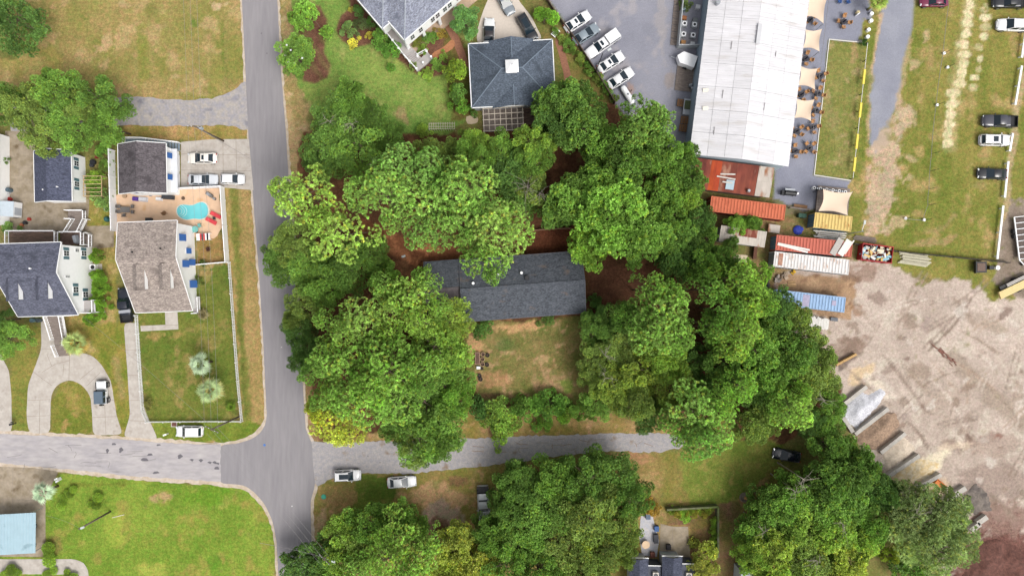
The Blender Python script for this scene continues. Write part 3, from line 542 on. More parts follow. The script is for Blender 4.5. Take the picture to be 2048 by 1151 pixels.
def tree(kind, px, py, rpx, tint, h, label, group=None, cat='tree', name=None, sq=1.0, rz=None, nobr=False):
    rpx *= {'pine stand above the alley': .86, 'pines west of the house': .86, 'alley hedge shrubs': .86}.get(group, 1.0)
    i = _tn.get(kind, 0); _tn[kind] = i + 1; pr = PROTO[kind][i % len(PROTO[kind])]
    h += random.uniform(-3, 2.5) if kind == 'pine' else random.uniform(-1.4, 1.2) if h > 6 else 0
    zc = h * (.80 if kind == 'pine' else .68); p = G(px, py, zc); r = rpx * (CAM_H - zc) / FPX; s = r / pr['R']
    if group and '%' in label:
        tw = {PB: 'green', PY: 'yellow-green', PD: 'darker green', PG: 'bluish green', OD: 'dark green', OG: 'mid-green', OL: 'light green', OO: 'olive', OY: 'yellow-green', OX: 'deep green'}.get(tint, 'bright yellow-green' if tint[0] > 150 else 'fresh green' if tint[1] > 150 else 'muted olive')
        label = label.replace('%', ('narrow ' if rpx < 34 else 'mid-sized ' if rpx < 45 else 'broad ' if rpx < 58 else 'very large ') + tw)
    nm = name or {'pine': 'pine_tree', 'oak': 'oak_tree', 'elm': 'leafy_tree', 'willow': 'feathery_tree', 'bush': 'shrub', 'ball': 'clipped_shrub'}[kind]
    rz = random.uniform(0, 6.28) if rz is None else rz
    t = thing(nm, label, cat, (p.x, p.y, 0), rz, group); sz = h / pr['h']
    for part in ('trunk', 'branches', 'crown'):
        if part == 'branches' and nobr: continue
        o = link(part, pr[part], t); o.scale = (s * sq, s / sq, sz)
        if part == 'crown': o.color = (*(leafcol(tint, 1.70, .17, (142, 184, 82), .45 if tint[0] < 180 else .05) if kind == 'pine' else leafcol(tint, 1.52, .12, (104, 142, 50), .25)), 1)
    return t
PB = (146, 190, 84); PY = (166, 200, 72); PD = (120, 168, 72); PG = (138, 188, 98)
OD = (84, 128, 48); OG = (98, 146, 50); OL = (122, 164, 52); OO = (112, 142, 62); OY = (150, 176, 50); OX = (70, 112, 50)  # broadleaf foliage tints, the last one the deepest green
# far west side
tree('oak', 28, 40, 62, OX, 10, 'dark round oak at the edge of the dry field by the far street', sq=1.05)
for a in ((120, 185, 50, OG), (205, 200, 46, OD), (60, 215, 48, OO), (150, 250, 54, OG), (215, 250, 40, OG), (15, 205, 40, OD), (80, 262, 44, OO), (180, 215, 40, OO)):
    tree('oak', *a, 9.5 + random.uniform(-1, 1), '% spreading oak above the small dark-roofed cottage', 'oaks above the cottage')
tree('oak', 22, 672, 40, OG, 7, 'mid-green oak beside the porch stair of the slate-roofed house')
tree('oak', -6, 640, 30, OX, 7, 'dark oak tucked beneath the left eave of the slate-roofed house')
# northern garden
tree('bush', 610, 30, 33, (112, 166, 52), 4.5, 'loose bright green shrub with upright shoots in the roadside mulch bed', cat='shrub')
tree('elm', 592, 112, 40, OG, 6.0, 'glossy magnolia with white blossoms leaning over the road edge')
for px, py, r, tn, h, lab in ((697, 57, 15, (110, 150, 90), 2.2, 'blue-green rounded shrub in the curved mulch bed'), (720, 47, 16, (84, 104, 72), 2.4, 'dark purple-green shrub in the curved mulch bed'), (718, 22, 12, (74, 124, 62), 2, 'dark green shrub at the tip of the curved mulch bed'),
        (706, 84, 11, (206, 206, 50), 1.0, 'bright yellow low shrub at the mulch bed edge'), (738, 70, 7, (190, 186, 60), .9, 'small golden shrub in the mulch bed'), (702, 20, 6, (190, 190, 70), .8, 'small yellow-green shrub beside the grey roof eave'),
        (760, 78, 18, (96, 152, 56), 3.0, 'leafy shrub under the west porch rail, upper one'), (782, 100, 22, (86, 146, 46), 3.0, 'leafy shrub under the west porch rail, lower one'), (742, 42, 10, (70, 118, 52), 2.5, 'dark shrub close against the grey roof eave'),
        (838, 84, 13, (128, 140, 50), 1.5, 'flowering shrub between the grey house and the brick walk'), (860, 74, 14, (88, 140, 46), 1.5, 'green shrub between the grey house and the brick walk'), (880, 66, 11, (150, 128, 44), 1.3, 'reddish flowering shrub beside the brick walk'), (846, 98, 10, (110, 150, 50), 1.2, 'low shrub behind the porch steps'),
        (855, 146, 14, (132, 176, 50), 1.2, 'bright low ground shrub at the point of the bed'), (872, 130, 13, (104, 152, 56), 1.3, 'low leafy shrub in the bed beside the steps'), (886, 112, 9, (120, 160, 60), 1.2, 'small shrub at the end of the brick walk'), (826, 130, 8, (110, 140, 70), 1.0, 'small shrub below the porch landing'),
        (908, 140, 27, (136, 176, 40), 4.0, 'yellow-green loose shrub beside the hip-roofed garage'), (914, 186, 19, (96, 146, 64), 3.2, 'grey-green shrub beside the hip-roofed garage'), (922, 212, 17, (100, 160, 44), 3.0, 'bright shrub at the corner of the hip-roofed garage'),
        (948, 226, 7, (90, 140, 60), 1.2, 'small shrub by the stone slab at the garage wall'), (845, 262, 15, (120, 160, 40), 1.6, 'yellow-green shrub at the white trellis end')):
    tree('bush', px, py, r, tn, h, lab, cat='shrub')
tree('elm', 930, 42, 30, (84, 140, 76), 4.5, 'broad-leaved blue-green shrub tree beside the concrete drive')
tree('ball', 1090, 37, 20, (112, 172, 40), 3.4, 'round clipped bright green shrub by the parking fence', cat='shrub')
for i in range(11):
    tree('bush', 1112 + i * 11.5 + (i % 3) * 2, 62 + i * 13.4, 8 + (i * 7 % 5), ((104, 150, 56), (120, 150, 60), (92, 140, 50))[i % 3], 1.2, 'low leafy shrub in the strip along the parking fence', 'shrubs along the parking fence', 'shrub')
# wooded lots: broadleaf first, pines above them
NB = '% oak in the grove north of the charcoal roof'; NG = 'oaks north of the charcoal roof'
for a in ((690, 235, 62, OD, 10), (720, 285, 66, OG, 10.5), (665, 300, 58, OD, 10), (700, 200, 38, OG, 9), (740, 240, 40, OD, 9), (780, 275, 32, OD, 8), (640, 320, 34, OX, 8), (850, 312, 34, OO, 8), (905, 308, 34, OO, 7),
          (945, 310, 40, OG, 9), (950, 288, 32, OL, 9), (1005, 302, 40, OG, 9), (1066, 290, 42, OL, 9.5), (1065, 322, 40, OG, 9), (1020, 345, 44, OX, 7), (1060, 375, 40, OO, 7), (1045, 400, 36, OD, 7)):
    tree('oak' if a[4] > 7.5 else 'elm', *a, NB if a[4] > 7.5 else '% low leafy tree between the grove oaks north of the charcoal roof', NG if a[4] > 7.5 else 'low trees in the north grove')
for a in ((1105, 215, 46, OD, 10), (1150, 210, 50, OD, 11), (1110, 250, 42, OX, 10), (1165, 260, 56, OD, 11), (1200, 290, 44, OG, 11), (1250, 320, 52, OD, 12), (1310, 300, 48, OG, 12), (1290, 260, 40, OD, 12), (1345, 330, 40, OG, 9), (1375, 310, 24, OG, 8), (1370, 360, 40, OD, 9), (1330, 380, 44, OG, 9)):
    tree('elm', *a, '% tree overhanging the gravel parking lot', 'trees beside the parking lot')
for a in ((1230, 430, 84, (104, 158, 44), 13), (1150, 400, 56, OG, 10), (1120, 420, 44, OD, 9), (1290, 470, 60, OG, 11), (1180, 490, 48, (116, 168, 42), 9.5), (1200, 370, 50, OG, 10)):
    tree('elm', *a, '% leafy tree spreading over the east end of the charcoal roof', 'leafy trees by the east gable')
for a in ((1340, 430, 40, OG, 9), (1370, 400, 34, OL, 8), (1395, 440, 34, OX, 8), (1360, 480, 44, OD, 9), (1410, 480, 30, OG, 8), (1400, 530, 42, OG, 9), (1440, 520, 34, OD, 8), (1350, 530, 40, OX, 8), (1460, 490, 18, OD, 5), (1470, 450, 20, (110, 162, 48), 4), (1505, 445, 16, OG, 4), (1385, 500, 26, OX, 8), (1460, 560, 40, OD, 9), (1500, 600, 44, OG, 9), (1545, 610, 40, OX, 8), (1590, 630, 30, OO, 7)):
    tree('elm', *a, '% tree in the thicket west of the shipping containers', 'thicket by the containers')
for a in ((590, 480, 44, OO, 9), (560, 530, 40, OD, 8), (620, 540, 50, OG, 9), (575, 500, 36, OO, 9), (650, 570, 46, OG, 9), (610, 610, 40, OO, 8), (690, 540, 50, OD, 9), (740, 510, 40, OD, 8), (770, 560, 40, OG, 8), (600, 660, 34, OX, 8), (620, 700, 36, OX, 8), (590, 640, 24, OO, 8), (600, 720, 24, OX, 7)):
    tree('oak', *a, '% oak reaching over the road from the wooded lot', 'oaks along the road')
for a in ((900, 640, 50, (122, 156, 44), 9), (870, 690, 60, (110, 158, 44), 9), (892, 720, 46, OG, 9), (890, 770, 56, OG, 9), (908, 800, 40, (104, 160, 44), 9), (850, 800, 60, OD, 9), (880, 850, 56, OG, 10), (840, 870, 54, OG, 10), (830, 895, 40, OO, 10), (880, 890, 42, OG, 10), (800, 820, 44, OD, 9), (835, 740, 50, OG, 9), (790, 860, 30, OD, 9)):
    tree('willow' if a[2] > 48 else 'oak', *a, '% tree between the tall pines and the sandy back yard', 'trees west of the back yard')
for a in ((1190, 660, 36, OD, 7), (1200, 720, 44, OO, 8), (1240, 700, 44, OO, 8), (1230, 770, 50, (120, 150, 50), 9), (1290, 740, 54, (128, 158, 46), 9), (1330, 720, 46, OL, 9), (1200, 800, 36, OG, 7), (1270, 800, 46, OO, 9), (1340, 780, 46, (116, 146, 50), 9), (1180, 750, 30, OO, 7), (1300, 830, 36, OX, 6), (1210, 640, 30, OX, 6), (1250, 640, 40, OD, 7)):
    tree('oak', *a, '% oak with twiggy gaps east of the sandy back yard', 'oaks east of the back yard')
for a in ((1450, 720, 50, OD, 9), (1500, 690, 56, OG, 10), (1540, 740, 50, OG, 10), (1580, 700, 48, OD, 9), (1620, 690, 40, OO, 8), (1600, 760, 46, OO, 8), (1640, 760, 40, OO, 7), (1660, 800, 30, OG, 6), (1650, 840, 36, OG, 6), (1560, 800, 50, OG, 9), (1500, 770, 50, OD, 8), (1420, 780, 40, OX, 8), (1640, 720, 30, OO, 7), (1500, 850, 40, OO, 8), (1528, 852, 30, OO, 7), (1625, 845, 32, OX, 7), (1440, 660, 36, OX, 8), (1540, 660, 40, OD, 9), (1395, 720, 34, OX, 7), (1560, 640, 30, OO, 7)):
    tree('elm' if a[4] > 7.5 else 'oak', *a, '% tree in the tangled wood beside the contractor dirt yard' , 'trees by the dirt yard')
# clumps along the alley
for a in ((985, 830, 40, (112, 156, 52), 3.2), (1010, 850, 34, (116, 160, 54), 3.2), (1060, 820, 32, (88, 140, 42), 2.6), (1105, 815, 32, (78, 132, 40), 2.6), (1130, 830, 20, (120, 172, 44), 3), (960, 815, 26, (70, 118, 58), 3.5), (1000, 880, 20, (130, 172, 60), 3), (1090, 845, 18, (96, 150, 46), 2.5), (1035, 812, 24, (84, 132, 44), 2.6), (1080, 806, 24, (76, 128, 40), 2.4), (1125, 808, 24, (84, 134, 44), 2.4), (1155, 818, 22, (90, 140, 44), 2.2), (1180, 826, 18, (88, 136, 44), 2.0)):
    tree('bush', *a, '% arching shrub in the hedge clump along the alley', 'alley hedge shrubs', 'shrub')
tree('bush', 964, 657, 21, (56, 100, 34), 1.7, 'dark green clipped oval shrub against the charcoal-roofed house', cat='shrub'); tree('bush', 1095, 640, 14, (70, 104, 44), 1.2, 'small dark shrub at the house front wall', cat='shrub')
for a in ((1185, 640, 20, (80, 128, 48), 1.6), (1190, 600, 16, (70, 120, 50), 1.6)): tree('bush', *a, 'low shrub beside the east gable of the charcoal-roofed house', 'shrubs by the east gable', 'shrub')
# pines
for a in ((605, 388, 58, PY, 18, 'tall yellow-green pine leaning out over the asphalt road, northern one'), (672, 470, 60, PY, 18, 'tall yellow-green pine by the reddish pine-straw clearing'), (640, 440, 30, PY, 16, 'small yellow-green pine between two larger ones by the road'), (560, 378, 24, PY, 16, 'slim pine hanging farthest over the asphalt road')): tree('pine', *a)
for a in ((800, 335, 52, PG, 17), (770, 390, 56, PB, 18), (860, 340, 46, PG, 17), (850, 400, 66, PB, 18), (930, 375, 62, PB, 19), (960, 410, 46, PD, 18), (850, 455, 46, PD, 17), (915, 440, 54, PB, 18), (790, 440, 30, PB, 16), (720, 385, 36, PB, 17), (890, 370, 44, PD, 17)):
    tree('pine', *a, '% pine in the tall stand northwest of the charcoal roof', 'pine stand northwest of the roof')
for a in ((985, 460, 62, (168, 200, 98), 20), (1020, 455, 46, (158, 196, 92), 19), (970, 520, 44, (142, 186, 76), 19), (940, 480, 30, PB, 18), (985, 548, 22, PB, 18)):
    tree('pine', *a, '% pine overhanging the charcoal shingle roof', 'pines over the roof')
for a in ((820, 590, 62, (158, 196, 74), 18), (790, 620, 50, (160, 194, 80), 17), (850, 560, 34, PB, 17), (720, 640, 56, (152, 184, 88), 17), (690, 660, 40, (150, 186, 84), 16), (770, 570, 36, PB, 17), (840, 640, 42, PY, 17), (650, 640, 30, PB, 16), (880, 610, 26, PB, 16), (780, 670, 40, PY, 16)):
    tree('pine', *a, '% tall pine west of the charcoal-roofed house', 'pines west of the house')
for a in ((700, 740, 72, (140, 186, 66), 18), (780, 740, 74, (142, 190, 66), 19), (720, 800, 70, (138, 184, 68), 18), (790, 800, 62, (134, 182, 68), 18), (650, 720, 46, PB, 17), (840, 740, 46, PB, 18), (670, 790, 46, PB, 17), (760, 700, 50, PB, 18), (850, 770, 30, PD, 17), (740, 770, 56, (146, 192, 68), 19), (622, 745, 28, PD, 15), (640, 800, 30, PB, 16)):
    tree('pine', *a, '% dense pine in the big stand above the alley mouth', 'pine stand above the alley')
for a in ((665, 845, 44, (184, 200, 62), 13), (700, 860, 32, (182, 198, 64), 12), (640, 825, 24, (190, 204, 54), 12), (625, 812, 16, (184, 202, 62), 12), (680, 875, 20, (196, 206, 52), 11)):
    tree('pine', *a, 'lemon-yellow young pine at the alley corner', 'yellow pines at the corner')
for a in ((1325, 620, 56, (146, 184, 90), 18), (1310, 660, 52, (140, 180, 86), 18), (1350, 670, 44, (140, 182, 82), 18), (1300, 580, 36, PB, 17), (1280, 640, 34, PD, 17), (1235, 625, 20, PD, 15), (1340, 590, 30, PB, 17)):
    tree('pine', *a, '% tufted pine southeast of the charcoal roof', 'pines southeast of the roof')
for a in ((1480, 560, 42, (152, 190, 70), 17), (1500, 600, 46, (156, 192, 66), 17), (1450, 620, 44, PD, 17), (1420, 580, 34, PD, 16), (1480, 660, 46, (150, 184, 72), 17), (1520, 545, 26, (150, 190, 66), 16), (1465, 690, 36, (156, 190, 72), 16), (1430, 650, 34, PD, 16), (1535, 610, 22, PB, 15)):
    tree('pine', *a, '% pine overhanging the blue shipping container', 'pines near the blue container')
for a in ((1390, 820, 60, (142, 186, 84), 16), (1420, 850, 54, (140, 184, 80), 16), (1370, 850, 42, PB, 15), (1400, 880, 44, PG, 15), (1440, 800, 34, (146, 192, 70), 15), (1480, 770, 36, (140, 190, 66), 15)):
    tree('pine', *a, '% round pine at the closed end of the alley', 'pines at the alley end')
tree('pine', 1585, 820, 44, (160, 200, 78), 15, 'lone pale pine above the stone-filled bay'); tree('pine', 1600, 785, 24, (150, 194, 76), 14, 'small pine top beside the lone pale pine')
tree('pine', 1288, 240, 50, (118, 160, 68), 15, 'large dark-tufted pine beside the white propane tank'); tree('pine', 1310, 250, 40, (112, 156, 64), 14, 'second dark-tufted pine beside the parking lot'); tree('pine', 1262, 268, 34, (116, 156, 68), 14, 'third dark-tufted pine deeper in beside the parking lot')
# south side
for a in ((1030, 965, 40, OD, 9), (1050, 960, 46, OD, 9), (1110, 960, 50, OG, 10), (1170, 950, 54, OD, 10), (1230, 960, 56, OD, 10), (1040, 1012, 50, OD, 10), (1100, 1020, 66, OG, 11), (1180, 1030, 66, OO, 11), (1260, 990, 44, OD, 10), (1050, 1070, 56, OG, 10), (1120, 1090, 60, OO, 10), (1200, 1100, 56, OO, 10), (1240, 1050, 44, OO, 9), (1010, 1120, 50, OG, 10), (1080, 1140, 50, OG, 10), (1180, 1150, 50, OO, 10), (1250, 1100, 30, OO, 9), (986, 1072, 40, OG, 9), (972, 1062, 34, OD, 8), (1012, 1000, 34, OD, 8)):
    tree('oak', *a, '% oak massed south of the alley', 'oaks south of the alley')
for a in ((920, 1090, 46, (150, 170, 58), 9), (960, 1130, 46, (156, 170, 58), 9), (900, 1140, 40, OY, 9), (1180, 1075, 26, OY, 10)): tree('elm', *a, '% yellowing tree among the oaks south of the alley', 'yellowing trees')
for a in ((790, 1040, 44, OG, 8), (740, 1050, 46, OG, 8), (690, 1060, 40, OL, 8), (720, 1090, 46, OO, 8), (640, 1110, 40, OX, 7), (600, 1135, 40, OX, 7), (650, 1150, 40, OG, 7), (830, 1060, 30, OG, 7), (690, 1110, 40, OL, 8)): tree('elm', *a, '% leafy tree around the corner utility pole', 'trees by the corner pole')
for a in ((790, 1075, 46, (150, 190, 70), 15), (830, 1110, 46, (152, 188, 68), 15), (770, 1120, 46, (148, 188, 66), 15), (820, 1150, 40, PB, 15), (860, 1090, 26, PB, 14), (720, 1140, 40, PB, 14)): tree('pine', *a, '% pine in the southern grove', 'southern pines')
for a in ((1592, 990, 46, OG, 9), (1570, 1010, 50, OG, 9), (1650, 960, 48, OD, 9), (1690, 960, 56, OD, 9), (1650, 1010, 56, OG, 9), (1700, 1010, 50, OG, 9), (1740, 980, 40, OX, 8), (1600, 1050, 56, OL, 9), (1660, 1060, 50, OL, 9), (1540, 1040, 46, OG, 8), (1510, 1060, 40, OG, 8), (1690, 910, 44, OG, 8), (1660, 890, 36, OD, 7), (1720, 930, 36, OD, 8), (1760, 990, 30, OX, 8), (1780, 970, 16, OX, 6), (1530, 1000, 34, OD, 8)):
    tree('elm', *a, '% tree in the southeastern wood beside the storage bays', 'southeastern wood')
for a in ((1540, 1100, 50, (140, 170, 56), 9), (1600, 1110, 54, OO, 9), (1680, 1110, 56, OY, 9), (1640, 1140, 50, OO, 9), (1560, 1150, 46, OL, 9), (1710, 1080, 40, OL, 9), (1500, 1110, 36, OL, 8), (1740, 1050, 36, OG, 8), (1400, 1140, 26, (140, 150, 50), 4)): tree('elm', *a, '% tree along the southern edge of the wood', 'southern edge of the wood')
for a in ((1830, 1040, 60, (124, 152, 96), 10), (1880, 1040, 56, (122, 152, 94), 10), (1860, 1090, 60, (126, 156, 94), 10), (1820, 1000, 40, (114, 144, 88), 9), (1910, 1090, 44, (120, 150, 90), 9), (1900, 1010, 36, (120, 148, 92), 9)): tree('willow', *a, '% thin feathery tree beside the dark mulch heap', 'feathery trees by the mulch heap')
for a in ((1820, 1140, 36, OD, 3), (1850, 1120, 26, (110, 160, 50), 3), (1785, 1110, 16, OY, 3)): tree('bush', *a, 'low green shrub in the southern yard clearing', 'shrubs in the southern clearing', 'shrub')
# hedges and small clipped shrubs on the west side
tree('bush', 194, 511, 15, (112, 164, 30), 3, 'round lime-green shrub below the white gable wall', cat='shrub')
for i in range(8): tree('bush', 196 - (i > 5) * (i - 5) * 8, 550 + i * 13, 14, (108, 160, 30), 2.6, 'bright green hedge shrub along the white gable wall', 'hedge along the gable', 'shrub')
for a in ((140, 982, 11, 1.0, 'small round clipped shrub nearest the corner street'), (118, 1002, 13, 1.2, 'round clipped shrub touching the grey palm'), (189, 1002, 14, 1.3, 'round clipped shrub standing alone above the leaning light pole'), (86, 1110, 19, 1.6, 'round clipped shrub at the carport corner'), (19, 1148, 16, 1.3, 'clipped shrub at the curved front path'), (100, 1150, 12, 1.0, 'small clipped shrub in the bed inside the curved path'), (140, 1150, 12, 1.0, 'small clipped shrub at the bend of the curved path')):
    tree('ball', a[0], a[1], a[2], (106, 146, 22), a[3], a[4], cat='shrub')
tree('bush', 295, 808, 10, (120, 120, 70), 1.5, 'brownish shrub at the lower end of the picket fence', cat='shrub'); tree('bush', 396, 562, 8, (92, 118, 50), 1.2, 'small shrub against the white wall with blue shutters', cat='shrub'); tree('bush', 405, 525, 6, (80, 110, 40), .9, 'tiny shrub at the white garden fence', cat='shrub')
for a in ((205, 395, 22, (108, 150, 76), 1.8, 'grey-green shrub below the cottage pergola'), (190, 352, 16, (118, 160, 40), 1.8, 'bright shrub above the cottage pergola'), (180, 365, 12, (104, 150, 40), 1.4, 'plant growing through the cottage pergola'), (190, 380, 12, (90, 150, 40), 1.4, 'second plant growing through the cottage pergola'), (208, 330, 14, (96, 140, 50), 2.2, 'shrub behind the long white fence'), (206, 300, 16, (90, 142, 44), 2.4, 'shrub at the top end of the long white fence'), (15, 454, 14, (98, 140, 70), 1.5, 'feathery shrub at the back deck corner'), (8, 322, 8, (90, 130, 60), 1.4, 'small shrub against the far white wall')):
    tree('bush', *a[:5], a[5], cat='shrub')
tree('bush', 1370, 12, 14, (84, 110, 60), 1.2, 'scrubby plant inside the utility enclosure', cat='shrub'); tree('bush', 1485, 440, 20, (104, 160, 40), 2.6, 'lime shrub between the orange container and the rusty shed', cat='shrub'); tree('bush', 1515, 447, 14, (96, 146, 48), 2.2, 'small shrub beside the rusty white shed', cat='shrub')
tree('bush', 1729, 84, 7, (60, 104, 50), 1.0, 'small dark shrub at the patio lawn corner', cat='shrub')
for i in range(9): tree('bush', 1345 + i * 9, 1022 + (i % 2) * 5, 9, ((130, 160, 40), (150, 150, 50))[i % 2], 1.2, 'vine growing along the garden wall top', 'vines on the garden wall', 'vine', 'vine')
for i in range(7): tree('bush', 1427 + (i % 2) * 3, 1040 + i * 10, 8, ((120, 160, 40), (96, 140, 44))[i % 2], 1.2, 'vine growing along the garden side wall', 'vines on the garden side wall', 'vine', 'vine')
tree('bush', 1310, 1018, 16, (190, 160, 60), 2.0, 'orange-tinged shrub at the garden wall end', cat='shrub'); tree('bush', 1372, 1030, 14, (120, 170, 40), 1.2, 'bright shrub inside the walled garden', cat='shrub'); tree('bush', 1415, 1110, 28, (150, 168, 60), 3.2, 'yellow-green shrub beside the dark garden roofs', cat='shrub')

# palms
def palm_mesh(seed, n, ln, wd, droop, fan, op=.8):
    rng = np.random.default_rng(seed); V = []; F = []; Cc = []
    for i in range(n):
        a = i * 2.399 + rng.normal() * .1; el = 1.25 - 1.5 * (i / n) + rng.normal() * .08; L = ln * rng.uniform(.8, 1.05)
        d = np.array([math.cos(a) * math.cos(el), math.sin(a) * math.cos(el), math.sin(el)]); s = np.array([-math.sin(a), math.cos(a), 0]); hub = d * L * .32; tone = rng.uniform(.55, 1.25)
        k = len(V); V += [s * .03, hub, -s * .03, hub * .6 + np.array([0, 0, .02])]; F.append((k, k + 1, k + 2, k + 3)); Cc.append([tone * .9] * 3)
        for j in range(fan):
            t = (j / (fan - 1) - .5) * 2; dd = unit(d * math.cos(t * op) + s * math.sin(t * op)); l2 = L * .72 * (1 - .25 * abs(t)) * rng.uniform(.85, 1.1)
            m = hub + dd * l2 * .55; e = hub + dd * l2 + np.array([0, 0, -droop * l2]); w = unit(np.cross(dd, [0, 0, 1.0])) * wd
            k = len(V); V += [hub, m + w, e, m - w]; F.append((k, k + 1, k + 2, k + 3)); Cc.append([tone * rng.uniform(.8, 1.2)] * 3)
    return np_mesh('fronds', np.array(V), np.array(F), LEAF, fcol=np.array(Cc))
PALM = [palm_mesh(1, 19, 1.0, .024, .3, 13), palm_mesh(2, 21, 1.0, .024, .4, 13)]; SAGO = palm_mesh(3, 34, 1.0, .05, .3, 5)
def palm(px, py, rpx, tint, h, label, me=None, old=None):
    p = G(px, py, h); s = rpx * (CAM_H - h) / FPX; t = thing('palm_tree', label, 'palm', (p.x, p.y, 0), random.uniform(0, 6))
    b = MB(); b.tube([(0, 0, -.05), (.05, 0, h * .5), (0, 0, h)], [.22, .17, .14], 8); b.build('trunk', BARK, t, True)
    o = link('fronds', me or PALM[int(px) % 2], t, loc=(0, 0, h)); o.scale = (s, s, s * .9); o.color = (*C(*tint, k=1.0), 1)
    if old:
        o = link('old_fronds', PALM[0], t, loc=(0, 0, h - .35), rz=1.0); o.scale = (s * 1.02, s * 1.02, s * .5); o.color = (*C(*old, k=1.0), 1)
palm(150, 686, 31, (166, 184, 110), 2.6, 'yellowing fan palm beside the porch stair and curved drive', old=(186, 160, 86))
palm(401, 728, 27, (176, 196, 160), 4.0, 'silvery fan palm in the fenced front lawn, upper of the pair')
palm(419, 780, 31, (170, 192, 134), 4.0, 'green-grey fan palm in the fenced front lawn, lower of the pair', old=(190, 176, 110))
palm(86, 984, 27, (182, 204, 170), 3.6, 'pale grey-green palm at the driveway edge of the corner lot')
palm(1758, 2, 24, (150, 176, 80), 3.5, 'green palm at the edge of the gravel patio', old=(196, 176, 110))
palm(462, 812, 13, (112, 140, 44), .5, 'low spiky cycad in the fenced lawn corner', SAGO); palm(406, 628, 14, (140, 130, 90), .7, 'brownish spiky yucca beside the porch corner', SAGO)
palm(416, 498, 6, (90, 60, 50), .3, 'tiny dark red spiky plant in the fenced side yard', SAGO)
# bare grey limbs that stick out of the crowns
def dead_limbs(px, py, z, n, ln, label, group):
    p = G(px, py, z); t = MB(); rng = np.random.default_rng(int(px * 7 + py)); t.tube([(p.x, p.y, -.05), (p.x + .1, p.y, z * .6), (p.x, p.y, z)], [.14, .08, .035], 6)
    for i in range(n):
        a = rng.uniform(0, 6.28); l = ln * rng.uniform(.5, 1); s = Vector((p.x, p.y, z * rng.uniform(.88, 1))); e = s + Vector((math.cos(a) * l, math.sin(a) * l, l * rng.uniform(.1, .5))); m = s.lerp(e, .5) + Vector((rng.normal() * .15, rng.normal() * .15, .1))
        t.tube([s, m, e], [.035, .025, .01], 4)
        for _ in range(2): t.tube([m, m + Vector((rng.normal() * l * .35, rng.normal() * l * .35, l * .2))], [.018, .008], 4)
    o = t.build('bare_tree', PALEBARK); tag(o, label, 'tree', group)
for a in ((1055, 372, 9, 9, 3.0), (1080, 385, 8.5, 6, 2.4), (1210, 710, 9, 6, 2.2), (1212, 755, 9, 6, 2), (1610, 960, 10.5, 7, 2.6), (1595, 985, 10.5, 5, 2.4), (1650, 800, 8, 6, 2.4), (1690, 1050, 10, 5, 2), (700, 245, 11.5, 5, 1.8), (655, 240, 11, 4, 1.6), (1840, 1030, 10.5, 7, 2.6), (1640, 1125, 10.5, 6, 2.6), (1530, 1065, 9.5, 5, 1.8), (745, 330, 10.5, 4, 1.6)):
    dead_limbs(*a, 'bare grey branching snag poking through the leafy crowns', 'bare snags in the woods')
# ------------------------------------------------------------------ buildings
def SH(name, a, b): return mat(name, C(*a), .9, .55, 3.4, bump=.4, bscale=10, tint=C(*b), spec=.15, stretch=(1, 1.8, 1.8), stain=C(*[v * .86 for v in b]), sscale=.3, sthr=.56)
SLATE = SH('slate_shingle', (108, 110, 126), (92, 95, 110)); TAN = SH('tan_shingle', (172, 160, 152), (150, 138, 132)); UMBER = SH('umber_shingle', (112, 106, 110), (94, 88, 92))
NAVY = SH('navy_shingle', (92, 96, 116), (80, 84, 102)); GREY = SH('grey_shingle', (152, 156, 170), (134, 138, 154)); BLUEG = SH('bluegrey_shingle', (100, 110, 124), (90, 99, 112)); CHAR = mat('charcoal_shingle', C(94, 98, 106), .9, .55, 3.4, bump=.4, bscale=10, tint=C(80, 84, 92), spec=.15, stretch=(1, 1.8, 1.8), stain=C(116, 104, 98), sscale=.5, sthr=.63); DARKS = SH('dark_shingle', (84, 88, 104), (72, 76, 92))
WHITE = mat('white_paint', C(250, 250, 252, .85), .6, .03, 2, spec=.3); SIDING = mat('white_siding', C(252, 252, 252, .9), .6, .03, 2, stripes=('Z', .16, .94), spec=.3); GSIDE = mat('grey_siding', C(196, 202, 212), .6, .05, 2, stripes=('Z', .16, .88))
TRIM = mat('trim', C(246, 246, 246, .8), .6, .03); GLASS = mat('window_glass', (.03, .04, .05), .08, .1, 2, spec=.8); BLUE = mat('blue_shutter', C(58, 104, 172), .6, .06); TEAL = mat('teal_shutter', C(92, 128, 138), .6, .06)
WOODG = mat('weathered_wood', C(150, 138, 130), .9, .2, 4, tint=C(124, 112, 106), stretch=(1, 6, 1)); WOODB = mat('brown_wood', C(120, 96, 84), .9, .25, 4, tint=C(84, 68, 62), stretch=(1, 6, 1)); GDECK = mat('grey_deck', C(186, 180, 178), .8, .08, 3)
FOUND = mat('foundation', C(170, 164, 160), .9, .1); METAL = mat('galvanised', C(190, 194, 200), .4, .08, 3, metal=.6); BLACKM = mat('black_metal', C(40, 40, 44), .45, .1)
